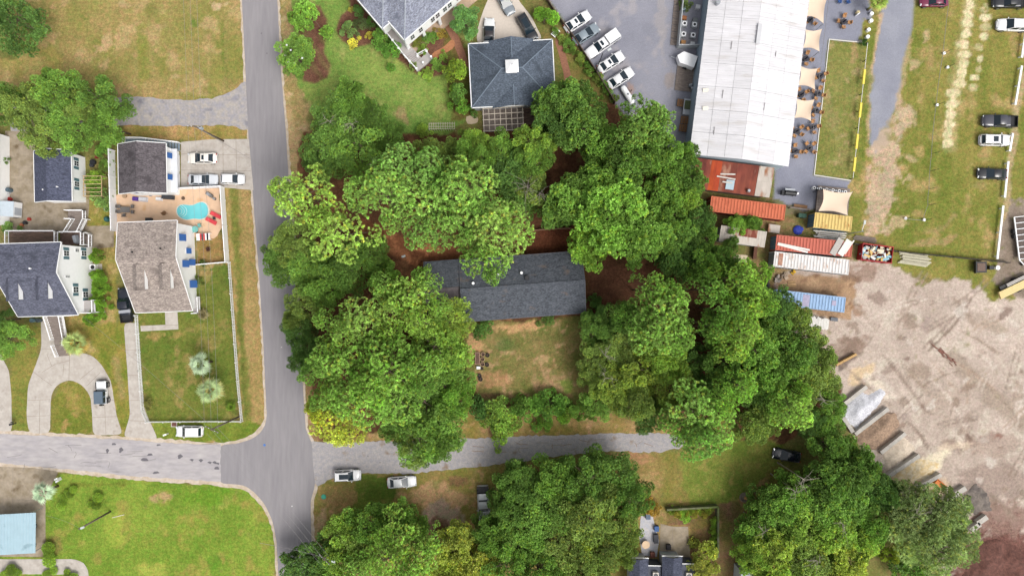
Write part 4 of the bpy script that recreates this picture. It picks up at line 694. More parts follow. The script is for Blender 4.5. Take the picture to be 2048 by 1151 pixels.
def window(par, c, w, h, rz, shutters=None, sw=.45, bahama=None):
    """wall window at local point c; rz = heading of the outward normal"""
    M = Matrix.Translation(c) @ Matrix.Rotation(rz, 4, 'Z')       # local x = outward, y = along, z = up
    def bx(b, p, d): 
        t = MB(); t.box(p, d); b.add([M @ Vector(v) for v in t.v], t.f); return b
    wn_ = bx(MB(), (.03, 0, 0), (.07, w, h)).build('window', TRIM, par); bx(MB(), (.07, 0, 0), (.02, w - .18, h - .18)).build('pane', GLASS, wn_)
    bx(bx(MB(), (.085, 0, 0), (.02, .05, h - .18)), (.086, 0, 0), (.02, w - .18, .05)).build('muntin', TRIM, wn_)
    if shutters:
        for s in (-1, 1): bx(MB(), (.04, s * (w / 2 + sw / 2 + .02), 0), (.06, sw, h)).build('shutter', shutters, par)
    if bahama:
        t = MB(); t.box((.32, 0, .1), (.05, w + .1, h + .05), ry=-.45); MB_ = MB().add([M @ Vector(v) for v in t.v], t.f); MB_.build('shutter', bahama, par)
def gable(name, label, x0, x1, prof, rz, roof, wall, base=(0, 0), ov=.35, axis='x', z0=0.0, th=.16, ridge=True, cat='house'):
    """walls + roof; prof = [(cross, z)...] roof profile between eaves, extruded along axis from x0 to x1 (about base)"""
    h = thing(name, label, cat, (base[0], base[1], 0), rz)
    def P(a, c, z): return (a, c, z) if axis == 'x' else (-c, a, z) if False else ((a, c, z) if axis == 'x' else (c, a, z))
    w = MB(); c0, c1 = prof[0][0] + (ov if prof[0][0] < prof[-1][0] else -ov), prof[-1][0] - (ov if prof[0][0] < prof[-1][0] else -ov)
    def zr(c):
        for (a, za), (b, zb) in zip(prof[:-1], prof[1:]):
            if min(a, b) - 1e-6 <= c <= max(a, b) + 1e-6: return za + (zb - za) * (c - a) / (b - a)
    cs = [c0] + [p[0] for p in prof[1:-1]] + [c1]; a0, a1 = x0 + ov, x1 - ov; n = len(cs)
    ring = [(c, zr(c) - th - .02) for c in cs] + [(c1, z0), (c0, z0)]; k = len(ring)
    vs = [P(a0, c, z) for c, z in ring] + [P(a1, c, z) for c, z in ring]
    w.add(vs, [tuple(range(k)), tuple(range(k, 2 * k))[::-1]] + [(i, i + k, (i + 1) % k + k, (i + 1) % k) for i in range(k)]); w.build('wall', wall, h)
    for (a, za), (b, zb) in zip(prof[:-1], prof[1:]):
        s = MB(); s.slab([P(x0, a, za), P(x1, a, za), P(x1, b, zb), P(x0, b, zb)], th); r = s.build('roof', roof, h)
    t = MB()
    for (a, za), (b, zb) in zip(prof[:-1], prof[1:]):
        for x in (x0 - .03, x1 + .03): t.slab([P(x - .05, a, za + .005), P(x + .05, a, za + .005), P(x + .05, b, zb + .005), P(x - .05, b, zb + .005)], th + .08)
    for c, z in (prof[0], prof[-1]): e = .05 if c == max(prof[0][0], prof[-1][0]) else -.05; t.slab([P(x0, c, z), P(x1, c, z), P(x1, c + e * 2, z), P(x0, c + e * 2, z)], .16)
    t.build('fascia', TRIM, h)
    if ridge:
        for (a, za) in prof[1:-1]: 
            s = MB(); s.slab([P(x0, a - .16, za - .03), P(x1, a - .16, za - .03), P(x1, a, za + .035), P(x0, a, za + .035)], .05); s.slab([P(x0, a, za + .035), P(x1, a, za + .035), P(x1, a + .16, za - .03), P(x0, a + .16, za - .03)], .05); s.build('ridge_cap', roof, h)
    return h
def vent(par, p, r=.16, h=.35, m=None): b = MB(); b.lathe(p, [(r, -.1), (r, h * .6), (r * 1.4, h * .6), (r * 1.2, h)], 10); b.build('roof_vent', m or WHITE, par)
def boards(par, x0, x1, y0, y1, z, n, m, along='x', th=.05, name='deck_board'):
    for i in range(n):
        b = MB(); f0, f1 = i / n, (i + 1) / n
        if along == 'x': b.box(((x0 + x1) / 2, y0 + (y1 - y0) * (f0 + f1) / 2, z - th / 2), (x1 - x0, (y1 - y0) / n - .02, th))
        else: b.box((x0 + (x1 - x0) * (f0 + f1) / 2, (y0 + y1) / 2, z - th / 2), ((x1 - x0) / n - .02, y1 - y0, th))
        b.build(name, m, par)
def railing(par, pts, h=.95, m=None, sp=.22, name='railing'):
    m = m or WHITE; b = MB(); q = MB()
    for a, c in zip(pts[:-1], pts[1:]):
        a = Vector(a); c = Vector(c); d = c - a; L = Vector((d.x, d.y, 0)).length; an = math.atan2(d.y, d.x); up = Vector((0, 0, 1))
        b.slab([a + up * h + Vector((-math.sin(an), math.cos(an), 0)) * .06, c + up * h + Vector((-math.sin(an), math.cos(an), 0)) * .06, c + up * h - Vector((-math.sin(an), math.cos(an), 0)) * .06, a + up * h - Vector((-math.sin(an), math.cos(an), 0)) * .06], .07)
        b.slab([a + up * .12 + Vector((-math.sin(an), math.cos(an), 0)) * .04, c + up * .12 + Vector((-math.sin(an), math.cos(an), 0)) * .04, c + up * .12 - Vector((-math.sin(an), math.cos(an), 0)) * .04, a + up * .12 - Vector((-math.sin(an), math.cos(an), 0)) * .04], .06)
        for p in (a, c): b.box(p + up * (h / 2 + .03), (.12, .12, h + .06), an)
        n = max(1, int(L / sp))
        for i in range(n):
            p = a + d * ((i + .5) / n); q.box(p + up * (h / 2), (.045, .045, h - .1), an)
    r = b.build(name, m, par); q.build('balusters', m, r, kind='stuff'); return r
# --- tan-roofed house with blue shutters
b0 = (-56.2, 4.56); hB = gable('shingled_house', 'white house with tan shingle roof, two dormers and blue shutters behind a picket fence', -4.6, 4.6, [(-8.37, 2.4), (0, 7.3), (5.7, 6.4)], R(2.2), TAN, SIDING, b0)
hC = gable('shingled_house', 'white two-storey house with slate blue roof, teal shutters and porch stair', -4.75, 4.75, [(-6.56, 4.7), (0, 9.6), (4.6, 8.3)], R(1.8), SLATE, SIDING, (-73.15, 2.2))
hA = gable('garage_apartment', 'white garage apartment with stained dark brown roof beside three parked cars', -3.9, 3.9, [(-3.8, 5.0), (0, 6.8), (3.7, 5.0)], R(1.0), UMBER, SIDING, (-57.9, 18.7), axis='y')
hD = gable('cottage', 'small white cottage with dark blue roof half under the oaks', -4.4, 3.7, [(-2.9, 4.2), (0, 5.6), (2.95, 4.2)], R(1.2), NAVY, SIDING, (-72.55, 18.0), axis='y')
tB = MB()
for i, (y, z, w, h) in enumerate(((3.2, 4.6, 1.0, 1.2), (1.2, 2.7, .8, .9), (-.9, 3.9, 1.0, 1.2), (-.6, 1.7, .9, 1.1), (-4.1, 1.6, 1.1, 1.4))): window(hB, Vector((4.25, y, z)), w, h, 0, bahama=BLUE)
for i, (y, z, w, h, s) in enumerate(((3.0, 6.6, .9, 1.3, TEAL), (3.6, 4.0, .6, .9, None), (3.2, 2.3, .9, 1.3, TEAL), (-.6, 6.5, .4, 1.1, None), (-2.6, 4.6, 1.0, 1.3, TEAL), (-3.4, 2.2, 1.0, 1.3, TEAL))): window(hC, Vector((4.4, y, z)), w, h, 0, s)
for y in (2.2, -1.2): window(hA, Vector((3.35, y, 3.9)), .8, 1.1, 0, bahama=BLUE)
for y in (-2.2, 0.0, 1.8): window(hA, Vector((y - .3, -3.55, 3.6)), .8, 1.1, -R(90), GLASS)
for y in (1.7, -1.4):
    g = MB(); g.box((3.42, y, 1.25), (.08, 2.6, 2.3)); d_ = g.build('garage_door', WHITE, hA)
    for k in range(3): MB().box((3.47, y, .7 + k * .58), (.02, 2.5, .04)).build('panel_groove', GSIDE, d_)
g = MB(); g.slab([(3.35, -3.5, 2.75), (4.25, -3.5, 2.55), (4.25, 3.5, 2.55), (3.35, 3.5, 2.75)], .12); g.build('pent_roof', mat('pale_metal', C(226, 228, 234), .5, .05), hA)
window(hD, Vector((2.6, -1.4, 2.4)), .9, 1.2, 0, TEAL); window(hD, Vector((2.6, 1.9, 2.4)), .9, 1.2, 0, TEAL)
for p in ((-.9, -2.6, 5.0), (1.3, -2.2, 5.0)): vent(hD, p, .08, .3)
for p in ((-2.0, 1.0, 7.2), (2.3, 1.4, 7.1)): vent(hB, p, .1, .3, BLACKM)
vent(hC, (.9, .7, 9.5), .1, .3)
def dormer(par, x, w, y0, yf, zf, zr, roofm, wallm, winm):           # ridge from (x, y0, zr) to the front (x, yf, zr); cheeks down to zf
    t = MB(); t.add([(x - w / 2, yf, zf - 1.2), (x + w / 2, yf, zf - 1.2), (x + w / 2, yf, zf), (x, yf, zr), (x - w / 2, yf, zf), (x - w / 2, y0, zf - 1.2), (x + w / 2, y0, zf - 1.2), (x + w / 2, y0, zf), (x, y0, zr), (x - w / 2, y0, zf)],
        [(0, 1, 2, 3, 4), (5, 9, 8, 7, 6), (0, 5, 6, 1), (1, 6, 7, 2), (2, 7, 8, 3), (3, 8, 9, 4), (4, 9, 5, 0)]); d = t.build('dormer', wallm, par)
    for s in (-1, 1):
        r = MB(); r.slab([(x, yf - .2, zr + .12), (x, y0, zr + .12), (x + s * (w / 2 + .12), y0, zf + .06), (x + s * (w / 2 + .12), yf - .2, zf + .06)], .1); r.build('dormer_roof', roofm, d)
    MB().box((x, yf - .03, zf - .45), (w * .6, .05, 1.0)).build('window', winm, d)
for x in (-1.55, 2.45): dormer(hB, x, 1.5, -.9, -4.7, 6.6, 7.15, TAN, SIDING, BLUE)
for x in (-2.55, 1.95): dormer(hC, x, 1.6, -.6, -3.9, 8.75, 9.35, SLATE, SIDING, GLASS)
# porches, stairs and decks of the slate-roofed house
pc = thing('porch_stair', 'white railed wooden stair running down from the slate-roofed porch', 'stairs', (0, 0, 0)); q = [G(94, 632, 3.0), G(124, 632, 3.0), G(132, 676, 1.4), G(108, 678, 1.4)]
def stair(par, a0, a1, b0, b1, n, m):                                  # treads between edge a (top) and edge b (foot)
    for i in range(n):
        t0, t1 = i / n, (i + 1) / n; l0 = a0.lerp(b0, t0); r0 = a1.lerp(b1, t0); l1 = a0.lerp(b0, t1); r1 = a1.lerp(b1, t1); z = l0.z
        s = MB(); s.slab([(l0.x, l0.y, z), (r0.x, r0.y, z), (r1.x, r1.y, z), (l1.x, l1.y, z)], .06); s.build('tread', m, par)
    s = MB()
    for a, b in ((a0, b0), (a1, b1)): s.slab([a + Vector((-.05, 0, -.1)), a + Vector((.05, 0, -.1)), b + Vector((.05, 0, -.1)), b + Vector((-.05, 0, -.1))], .25)
    for a in (a0, a1, b0, b1): s.box((a.x, a.y, a.z / 2 - .1), (.12, .12, max(.1, a.z - .1)))
    s.build('stringer', WHITE, par)
stair(pc, q[0], q[1], q[3], q[2], 9, WOODG); railing(pc, [q[0], q[3]]); railing(pc, [q[1], q[2]])
q2 = [q[3], q[2], G(131, 689, 1.35), G(109, 689, 1.35)]; s = MB(); s.slab(q2, .08); s.build('landing', WOODG, pc)
q3 = [G(109, 690, 1.35), G(131, 690, 1.35), G(140, 710, .15), G(118, 712, .15)]; stair(pc, q3[0], q3[1], q3[3], q3[2], 6, WOODG); railing(pc, [q3[0], q3[3]]); railing(pc, [q[2], q2[2]])
pr = thing('side_porch', 'small white railed porch at the corner of the slate-roofed house', 'porch', (-68.6, -2.6, 0), R(1.8)); boards(pr, -.3, 1.8, -1.4, .6, 2.6, 8, GDECK); railing(pr, [(-.2, -1.4, 2.6), (1.8, -1.4, 2.6), (1.8, .6, 2.6)])
b = MB()
for x, y in ((-.2, -1.35), (1.75, -1.35), (1.75, .55)): b.box((x, y, 1.28), (.14, .14, 2.56))
b.build('post', WHITE, pr)
dk = thing('back_deck', 'raised dark brown deck with white railing behind the slate-roofed house', 'deck'); a, c = G(18, 462, 3.2), G(116, 490, 3.2); boards(dk, a.x, c.x, c.y, a.y, 3.2, 9, WOODB, 'x')
for p in ((a.x + .1, a.y - .1), (c.x - .1, a.y - .1), (a.x + .1, c.y + .1), (c.x - .1, c.y + .1)): MB().box((p[0], p[1], 1.57), (.16, .16, 3.14)).build('post', WHITE, dk)
railing(dk, [(a.x, c.y, 3.2), (a.x, a.y, 3.2), (c.x, a.y, 3.2), (c.x, c.y, 3.2)])
dk2 = thing('stair_deck', 'weathered landing deck with white railings between the slate-roofed house and the court', 'deck'); a, c = G(120, 464, 2.0), G(168, 490, 2.0); boards(dk2, a.x, c.x, c.y, a.y, 2.0, 9, WOODB, 'y'); railing(dk2, [(a.x, a.y, 2), (c.x, a.y, 2), (c.x, c.y, 2)])
for p in ((a.x + .1, a.y - .1), (c.x - .1, a.y - .1), (c.x - .1, c.y + .1), (a.x + .1, c.y + .1)): MB().box((p[0], p[1], .97), (.14, .14, 1.94)).build('post', WHITE, dk2)
a0, a1, b0, b1 = G(134, 463, 2.0), G(160, 463, 2.0), G(150, 438, 1.1), G(172, 438, 1.1); stair(dk2, a0, a1, b0, b1, 7, WOODG); railing(dk2, [a0, b0]); railing(dk2, [a1, b1])
a, c = G(136, 421, 1.1), G(172, 438, 1.1); boards(dk2, a.x, c.x, c.y, a.y, 1.1, 6, WOODG, 'y'); railing(dk2, [(a.x, a.y, 1.1), (c.x, a.y, 1.1), (c.x, c.y, 1.1)]); railing(dk2, [(a.x, c.y, 1.1), (b0.x, c.y, 1.1)])
a, c = G(170, 470, .9), G(184, 494, .9); boards(dk2, a.x, c.x, c.y, a.y, .9, 6, WOODG, 'y'); railing(dk2, [(c.x, a.y, .9), (c.x, c.y, .9)])
MB().box(G(152, 478, 2.5), (.6, 1.4, .9), R(15), taper=.8).build('covered_grill', mat('grey_cover', C(150, 154, 162), .7, .1), dk2)
st = thing('outside_stair', 'grey wooden stair with white railing on the north side of the garage apartment', 'stairs'); a, c = G(251, 277, 2.9), G(285, 291, 2.9); boards(st, a.x, c.x, c.y, a.y, 2.9, 8, mat('grey_blue_deck', C(140, 154, 166), .8, .1), 'y')
railing(st, [(a.x, c.y, 2.9), (a.x, a.y, 2.9), (c.x, a.y, 2.9), G(360, 286, .2)]); stair(st, Vector((c.x, a.y, 2.9)), Vector((c.x, a.y - 1.1, 2.9)), G(361, 287, .15), G(361, 302, .15), 13, mat('grey_blue_deck'))
for p in ((a.x + .1, a.y - .1), (a.x + .1, c.y + .1)): MB().box((p[0], p[1], 1.42), (.14, .14, 2.84)).build('post', WHITE, st)
pp = thing('corner_porch', 'white railed corner porch under the tan roof', 'porch', (b0[0] if False else -51.9, -2.5, 0), R(2.2)); boards(pp, -.2, .9, -1.6, 1.0, .5, 6, GDECK); railing(pp, [(-.1, -1.6, .5), (.9, -1.6, .5), (.9, 1.0, .5)]); MB().box((.3, -.3, .22), (1.0, 2.4, .42)).build('base', FOUND, pp)
pg = thing('pergola', 'small tan timber pergola over plants beside the cottage', 'pergola'); 
PT = mat('tan_timber', C(206, 178, 136), .8, .1)
q = [G(167, 352, 2.2), G(203, 352, 2.2), G(203, 392, 2.2), G(167, 392, 2.2)]
for p in q: MB().box((p.x, p.y, 1.1), (.12, .12, 2.2)).build('post', PT, pg)
for i in range(6): p0, p1 = q[0].lerp(q[3], i / 5), q[1].lerp(q[2], i / 5); MB().box(((p0.x + p1.x) / 2, p0.y, 2.26), ((p1 - p0).length + .2, .09, .12)).build('slat', PT, pg)
for i in (0, 1): p0, p1 = q[i], q[3 - i]; MB().box((p0.x, (p0.y + p1.y) / 2, 2.15), (.1, (p1 - p0).length, .1)).build('beam', PT, pg)
# white roof edge of the neighbour on the far left
nb = thing('neighbour_house', 'white flat-roofed building edge at the far end of the concrete court', 'building', (-84.2, 17.5, 0)); MB().box((0, 0, 1.45), (3.6, 14.5, 2.9)).build('wall', SIDING, nb); MB().box((0, 0, 2.98), (4.2, 15.0, .16)).build('roof', mat('white_membrane', C(226, 232, 238), .7, .06), nb); MB().box((2.06, 0, 3.02), (.12, 15.0, .12)).build('fascia', TRIM, nb)
# carport
cp = thing('carport', 'pale blue ribbed metal carport roof over a parked vehicle', 'carport', (0, 0, 0)); CPM = mat('carport_metal', C(186, 214, 226), .45, .05, 1, metal=.2, stain=C(120, 150, 160), sscale=.35, sthr=.62)
z = 2.7; q = [G(-40, 1030, z), G(72, 1024, z), G(71, 1105, z), G(-40, 1111, z)]
for i in range(18):
    a, b, c, d = q[0].lerp(q[1], i / 18), q[0].lerp(q[1], (i + 1) / 18), q[3].lerp(q[2], (i + 1) / 18), q[3].lerp(q[2], i / 18); up = Vector((0, 0, .05))
    s = MB(); s.slab([a, b - (b - a) * .12, c - (c - d) * .12, d], .04); s.slab([b - (b - a) * .12 + up, b + up, c + up, c - (c - d) * .12 + up], .06); s.build('roof_panel', CPM, cp)
for p in (q[1].lerp(q[0], .08), q[2].lerp(q[3], .08), q[0], q[3]): MB().tube([(p.x, p.y, 0), (p.x, p.y, z - .02)], .06, 8).build('post', METAL, cp)
# --- grey-roofed house set at an angle
ax = R(40.5); u = Vector((math.cos(ax), math.sin(ax), 0)); v = Vector((math.sin(ax), -math.cos(ax), 0)); o = G(809, 81, 6.5); o.z = 0
hE = thing('villa', 'grey-roofed white villa set at an angle above the green lawn', 'house', o, ax)     # local +x runs along the windowed eave, local -y faces the garden
# local frame: x along u, y = -v (into the house)
MB().box((7.6, 7.1, 4.7), (15.0, 13.6, 3.3)).build('wall', SIDING, hE); MB().box((7.6, 8.0, 1.6), (14.6, 11.6, 3.0)).build('ground_floor_wall', mat('tan_wall', C(206, 190, 172), .8, .06), hE)
def hip(par, x0, x1, y0, y1, ze, zr, m, th=.15, capm=None):
    dx, dy = x1 - x0, y1 - y0; k = min(dx, dy) / 2
    r0, r1 = (Vector((x0 + k, (y0 + y1) / 2, zr)), Vector((x1 - k, (y0 + y1) / 2, zr))) if dx >= dy else (Vector(((x0 + x1) / 2, y0 + k, zr)), Vector(((x0 + x1) / 2, y1 - k, zr)))
    c = [Vector((x0, y0, ze)), Vector((x1, y0, ze)), Vector((x1, y1, ze)), Vector((x0, y1, ze))]
    fs = [[c[0], c[1], r1, r0], [c[1], c[2], r1], [c[2], c[3], r0, r1], [c[3], c[0], r0]] if dx >= dy else [[c[0], c[1], r0], [c[1], c[2], r1, r0], [c[2], c[3], r1], [c[3], c[0], r0, r1]]
    for f in fs: s = MB(); s.slab(f, th); s.build('roof', m, par)
    if capm:
        for a, b in ((c[0], r0), (c[1], r1 if dx >= dy else r0), (c[2], r1), (c[3], r0 if dx >= dy else r1), (r0, r1)): MB().tube([a + Vector((0, 0, .0)), b + Vector((0, 0, .0))], .085, 5).build('ridge_cap', capm, par)
    t = MB()
    for a, b in zip(c, c[1:] + c[:1]): d = b - a; t.box((a + b) / 2 + Vector((0, 0, -.07)), (d.length + .14, .14, .22), math.atan2(d.y, d.x))
    t.build('gutter', TRIM, par); return c
GCAP = mat('pale_ridge', C(178, 184, 194), .9, .2, 5)
hip(hE, 0, 15.6, 0, 14.2, 6.5, 10.2, GREY, capm=GCAP)
hipc = MB(); 
for x in (1.5, 3.2, 5.7, 6.7, 8.2, 9.2, 11.0, 12.7): window(hE, Vector((x, .30, 4.75)), .85, 1.5, -R(90))
for x in (.3, 3.6, 6.9, 10.2, 14.6): MB().box((x, .6, 1.6), (.5, .5, 3.0)).build('column', WHITE, hE)
for x in (3.4, 8.4): MB().box((x, 2.18, 1.3), (1.0, .1, 2.2)).build('door', GLASS, hE)
MB().box((7.5, .9, .12), (15.0, 2.4, .24)).build('porch_floor', mat('tan_floor', C(206, 180, 156), .9, .1), hE)
s = MB(); s.slab([(-1.43, 14.2, 6.4), (-1.43, 3.6, 6.4), (5, 10.03, 9.14), (5, 14.2, 9.14)], .15); s.build('roof', GREY, hE); s = MB(); s.slab([(-1.43, 3.6, 6.4), (.1, 3.6, 6.42), (5, 10.03, 9.14)], .15); s.build('roof', GREY, hE)
MB().tube([(-1.43, 3.6, 6.4), (5, 10.03, 9.14)], .085, 5).build('ridge_cap', GCAP, hE); MB().box((-1.43, 8.9, 6.33), (.14, 10.7, .22)).build('gutter', TRIM, hE); MB().box((-.72, 3.6, 6.33), (1.5, .14, .22)).build('gutter', TRIM, hE); MB().box((-.5, 9.2, 4.4), (1.4, 10.0, 3.7)).build('wall', SIDING, hE); MB().box((-.4, 9.4, 1.3), (1.2, 9.4, 2.5)).build('ground_floor_wall', MATS['tan_wall'], hE)
pd = thing('porch_deck', 'grey villa porch deck with broad steps and white post caps', 'porch'); z = 1.5
q = [G(768, 60, z), G(782, 46, z), G(826, 98, z), G(808, 110, z)]; s = MB(); s.slab(q, .12); s.build('deck', GDECK, pd); s = MB(); s.prism([(p.x, p.y) for p in q], 0, z - .13); s.build('base', SIDING, pd)
a0, a1, b0, b1 = G(808, 110, 1.5), G(826, 98, 1.5), G(824, 130, .45), G(842, 116, .45); stair(pd, a0, a1, b0, b1, 7, GDECK)
q = [b0, G(835, 143, .45), G(866, 118, .45), G(855, 103, .45), b1]; s = MB(); s.slab(q, .44); s.build('landing', GDECK, pd)
for px, py, z in ((771, 63, 1.5), (785, 80, 1.5), (797, 96, 1.5), (819, 122, 1.2), (833, 137, .5), (846, 125, .5), (862, 113, .5), (853, 102, .5), (835, 112, .5)):
    p = G(px, py, z + .9); MB().box((p.x, p.y, z / 2 + .45), (.22, .22, z + .9)).build('post', WHITE, pd); MB().box((p.x, p.y, z + .94), (.32, .32, .08)).build('post_cap', WHITE, pd)
railing(pd, [G(768, 60, 1.5), G(808, 111, 1.5), G(833, 139, .45)], .85); railing(pd, [G(835, 112, .45), G(853, 102, .45)], .85)
# --- hip-roofed garage
hF = thing('garage_house', 'hip-roofed garage with blue-grey shingles and a white cupola', 'house', (0, 34.05, 0), R(3.0)); MB().box((0, 0, 1.65), (12.6, 9.4, 3.3)).build('wall', GSIDE, hF)
hip(hF, -6.7, 6.7, -5.1, 5.1, 3.4, 6.3, BLUEG, capm=mat('blue_ridge', C(128, 142, 158), .9, .15, 6))
def cross_gable(par, x, w, yf, yr, ze, zr, roofm, wallm, cap=None):     # gable dormer whose front face is at yf
    sg = 1 if yr > yf else -1; f = [(x - w / 2, yf, ze), (x, yf, zr), (x + w / 2, yf, ze)]; e = yf - sg * .35
    MB().add([(x - w / 2, yf, ze - .02), (x + w / 2, yf, ze - .02), (x, yf, zr - .12), (x - w / 2, yf + sg * .3, ze - .02), (x + w / 2, yf + sg * .3, ze - .02), (x, yf + sg * .3, zr - .12)], [(0, 1, 2), (5, 4, 3), (0, 3, 4, 1), (1, 4, 5, 2), (2, 5, 3, 0)]).build('gable', wallm, par)
    for s_ in (-1, 1):
        r = MB(); r.slab([(x, e, zr), (x, yr, zr), (x + s_ * (w / 2 + .1), yf + sg * .05, ze + .02), (x + s_ * (w / 2 + .2), e, ze)], .1); r.build('dormer_roof', roofm, par)
    if cap: MB().tube([(x, e, zr), (x, yr, zr)], .07, 5).build('ridge_cap', cap, par)
cross_gable(hF, 0.1, 6.6, -5.0, -1.6, 3.45, 5.0, BLUEG, SIDING, MATS['blue_ridge']); cross_gable(hF, 0.1, 6.8, 5.0, 1.4, 3.45, 5.1, BLUEG, SIDING, MATS['blue_ridge'])
for x in (-.42, .62): MB().box((x, -5.08, 3.95), (.85, .08, .55)).build('window', GLASS, hF)
cu = MB().box((0, .05, 6.5), (1.5, 1.5, 1.2)).build('cupola', WHITE, hF); MB().box((0, .05, 7.25), (2.0, 2.0, .5), taper=.25).build('cupola_roof', WHITE, cu); MB().box((0, -.72, 6.7), (1.1, .06, .5)).build('louvre', mat('pale_teal', C(150, 190, 196), .6, .05), cu); MB().tube([(0, .05, 7.4), (0, .05, 8.1)], .02, 5).box((0, .05, 7.95), (.4, .02, .16), .6).build('weather_vane', BLACKM, cu)
pg = thing('pergola', 'open lattice pergola of pale battens south of the hip-roofed garage', 'pergola'); PL = mat('pale_batten', C(212, 200, 184), .8, .1); z = 2.5
q = [G(966, 217, z), G(1045, 213, z), G(1047, 258, z), G(968, 262, z)]
for i in range(8): p0, p1 = q[0].lerp(q[1], i / 7), q[3].lerp(q[2], i / 7); MB().box((p0 + p1) / 2, (.09, (p1 - p0).length + .3, .1), math.atan2((p1 - p0).y, (p1 - p0).x) - math.pi / 2).build('batten', PL, pg)
for i in range(5): p0, p1 = q[0].lerp(q[3], i / 4), q[1].lerp(q[2], i / 4); MB().box((p0 + p1) / 2 - Vector((0, 0, .11)), ((p1 - p0).length + .3, .1, .1), math.atan2((p1 - p0).y, (p1 - p0).x)).build('beam', PL, pg)
for p in q: MB().box((p.x, p.y, z / 2 - .1), (.14, .14, z - .2)).build('post', PL, pg)
a, c = G(966, 214), G(1046, 264); fl = thing('terrace_deck', 'weathered plank deck beneath the lattice pergola', 'deck', ((a.x + c.x) / 2, (a.y + c.y) / 2, 0), R(3)); boards(fl, -3.3, 3.3, -2.0, 2.0, .3, 20, WOODG, 'y'); MB().box((0, 0, .12), (6.4, 3.8, .24)).build('joists', WOODB, fl)
dk3 = thing('terrace_deck', 'dark brown plank deck in the shade beside the lattice pergola', 'deck', G(1064, 230), R(3)); boards(dk3, -1.5, 1.6, -1.6, 1.6, .35, 8, WOODB, 'x'); MB().box((0, 0, .14), (2.9, 3.0, .28)).build('joists', WOODB, dk3)
tr = thing('trellis', 'white trellis of upright laths beside the yellow-green shrub', 'trellis'); a, c = G(861, 265, 0), G(911, 263, 0); d = c - a; n = Vector((0, 1, 0))
for i in range(12): p = a + d * (i / 11); MB().box((p.x, p.y + .15, .95), (.05, .05, 1.9)).box((p.x, p.y + .55, 1.95), (.06, 1.1, .06)).build('lath', PL, tr)
for k in (0, .4, .9): MB().box(((a.x + c.x) / 2, a.y + .15 + k, 1.88), (d.length + .1, .06, .06)).build('rail', PL, tr)
# --- charcoal-roofed ranch house in the middle
hI = thing('ranch_house', 'long low house with charcoal shingle roof under overhanging pines', 'house', G(1046, 571, 4.9).xy.to_3d(), R(4.2))
def ranch(par, x0, x1, prof, xl):
    w = MB(); w.box(((x0 + x1) / 2, .1, 1.4), (x1 - x0 - .9, 9.6, 2.8)); w.build('wall', mat('tan_brick', C(168, 142, 124), .9, .15, 8), par)
    for (a, za), (b, zb) in zip(prof[:-1], prof[1:]): s = MB(); s.slab([(x0, a, za), (x1, a, za), (x1, b, zb), (x0, b, zb)], .15); s.build('roof', CHAR, par)
    for x in (x0 + .5, x1 - .5): s = MB(); s.add([(x, prof[0][0] + .5, 2.7), (x, 0, prof[1][1] - .2), (x, prof[2][0] - .5, 2.7)], [(0, 1, 2)]); s.build('gable', SIDING, par)
    s = MB(); s.slab([(x0, -.2, prof[1][1] - .07), (x1, -.2, prof[1][1] - .07), (x1, .25, prof[1][1] + .05), (x0, .25, prof[1][1] + .05)], .05); s.build('ridge_cap', CHAR, par)
    t = MB()
    for y, z in (prof[0], prof[2]): t.box(((x0 + x1) / 2, y, z - .06), (x1 - x0, .12, .14))
    for x in (x0, x1): [t.slab([(x - .05, a, za + .01), (x + .05, a, za + .01), (x + .05, b, zb + .01), (x - .05, b, zb + .01)], .2) for (a, za), (b, zb) in zip(prof[:-1], prof[1:])]
    t.build('fascia', mat('dark_trim', C(96, 98, 106), .7, .05), par)
ranch(hI, -9.85, 9.75, [(-5.05, 2.9), (0, 4.9), (4.85, 2.9)], -5)
wg = MB(); wg.slab([(-15.6, .55, 4.35), (-9.8, .55, 4.35), (-9.8, -3.6, 2.8), (-15.6, -3.6, 2.8)], .14); wg.build('wing_roof', mat('brown_shingle', C(112, 104, 108), .9, .2, 6, tint=C(96, 88, 92)), hI); wg = MB(); wg.slab([(-15.6, 5.0, 2.78), (-9.8, 5.0, 2.78), (-9.8, .6, 4.36), (-15.6, .6, 4.36)], .14); wg.build('wing_roof', CHAR, hI); MB().box((-12.6, .6, 1.3), (5.4, 7.4, 2.6)).build('wing_wall', MATS['tan_brick'], hI)
for px, py in ((946.5, 566), (997, 548), (1043, 545)): 
    p = G(px, py, 4.4); l = hI.matrix_world; d = Vector((p.x - hI.location.x, p.y - hI.location.y, 0)); d.rotate(Matrix.Rotation(-R(4.2), 3, 'Z')); vent(hI, (d.x, d.y, 4.9 - abs(d.y) * .41), .17, .4)
p = G(1054, 555, 4.5); d = Vector((p.x - hI.location.x, p.y - hI.location.y, 0)); d.rotate(Matrix.Rotation(-R(4.2), 3, 'Z')); vent(hI, (d.x, d.y, 4.9 - abs(d.y) * .41), .28, .5, BLACKM)
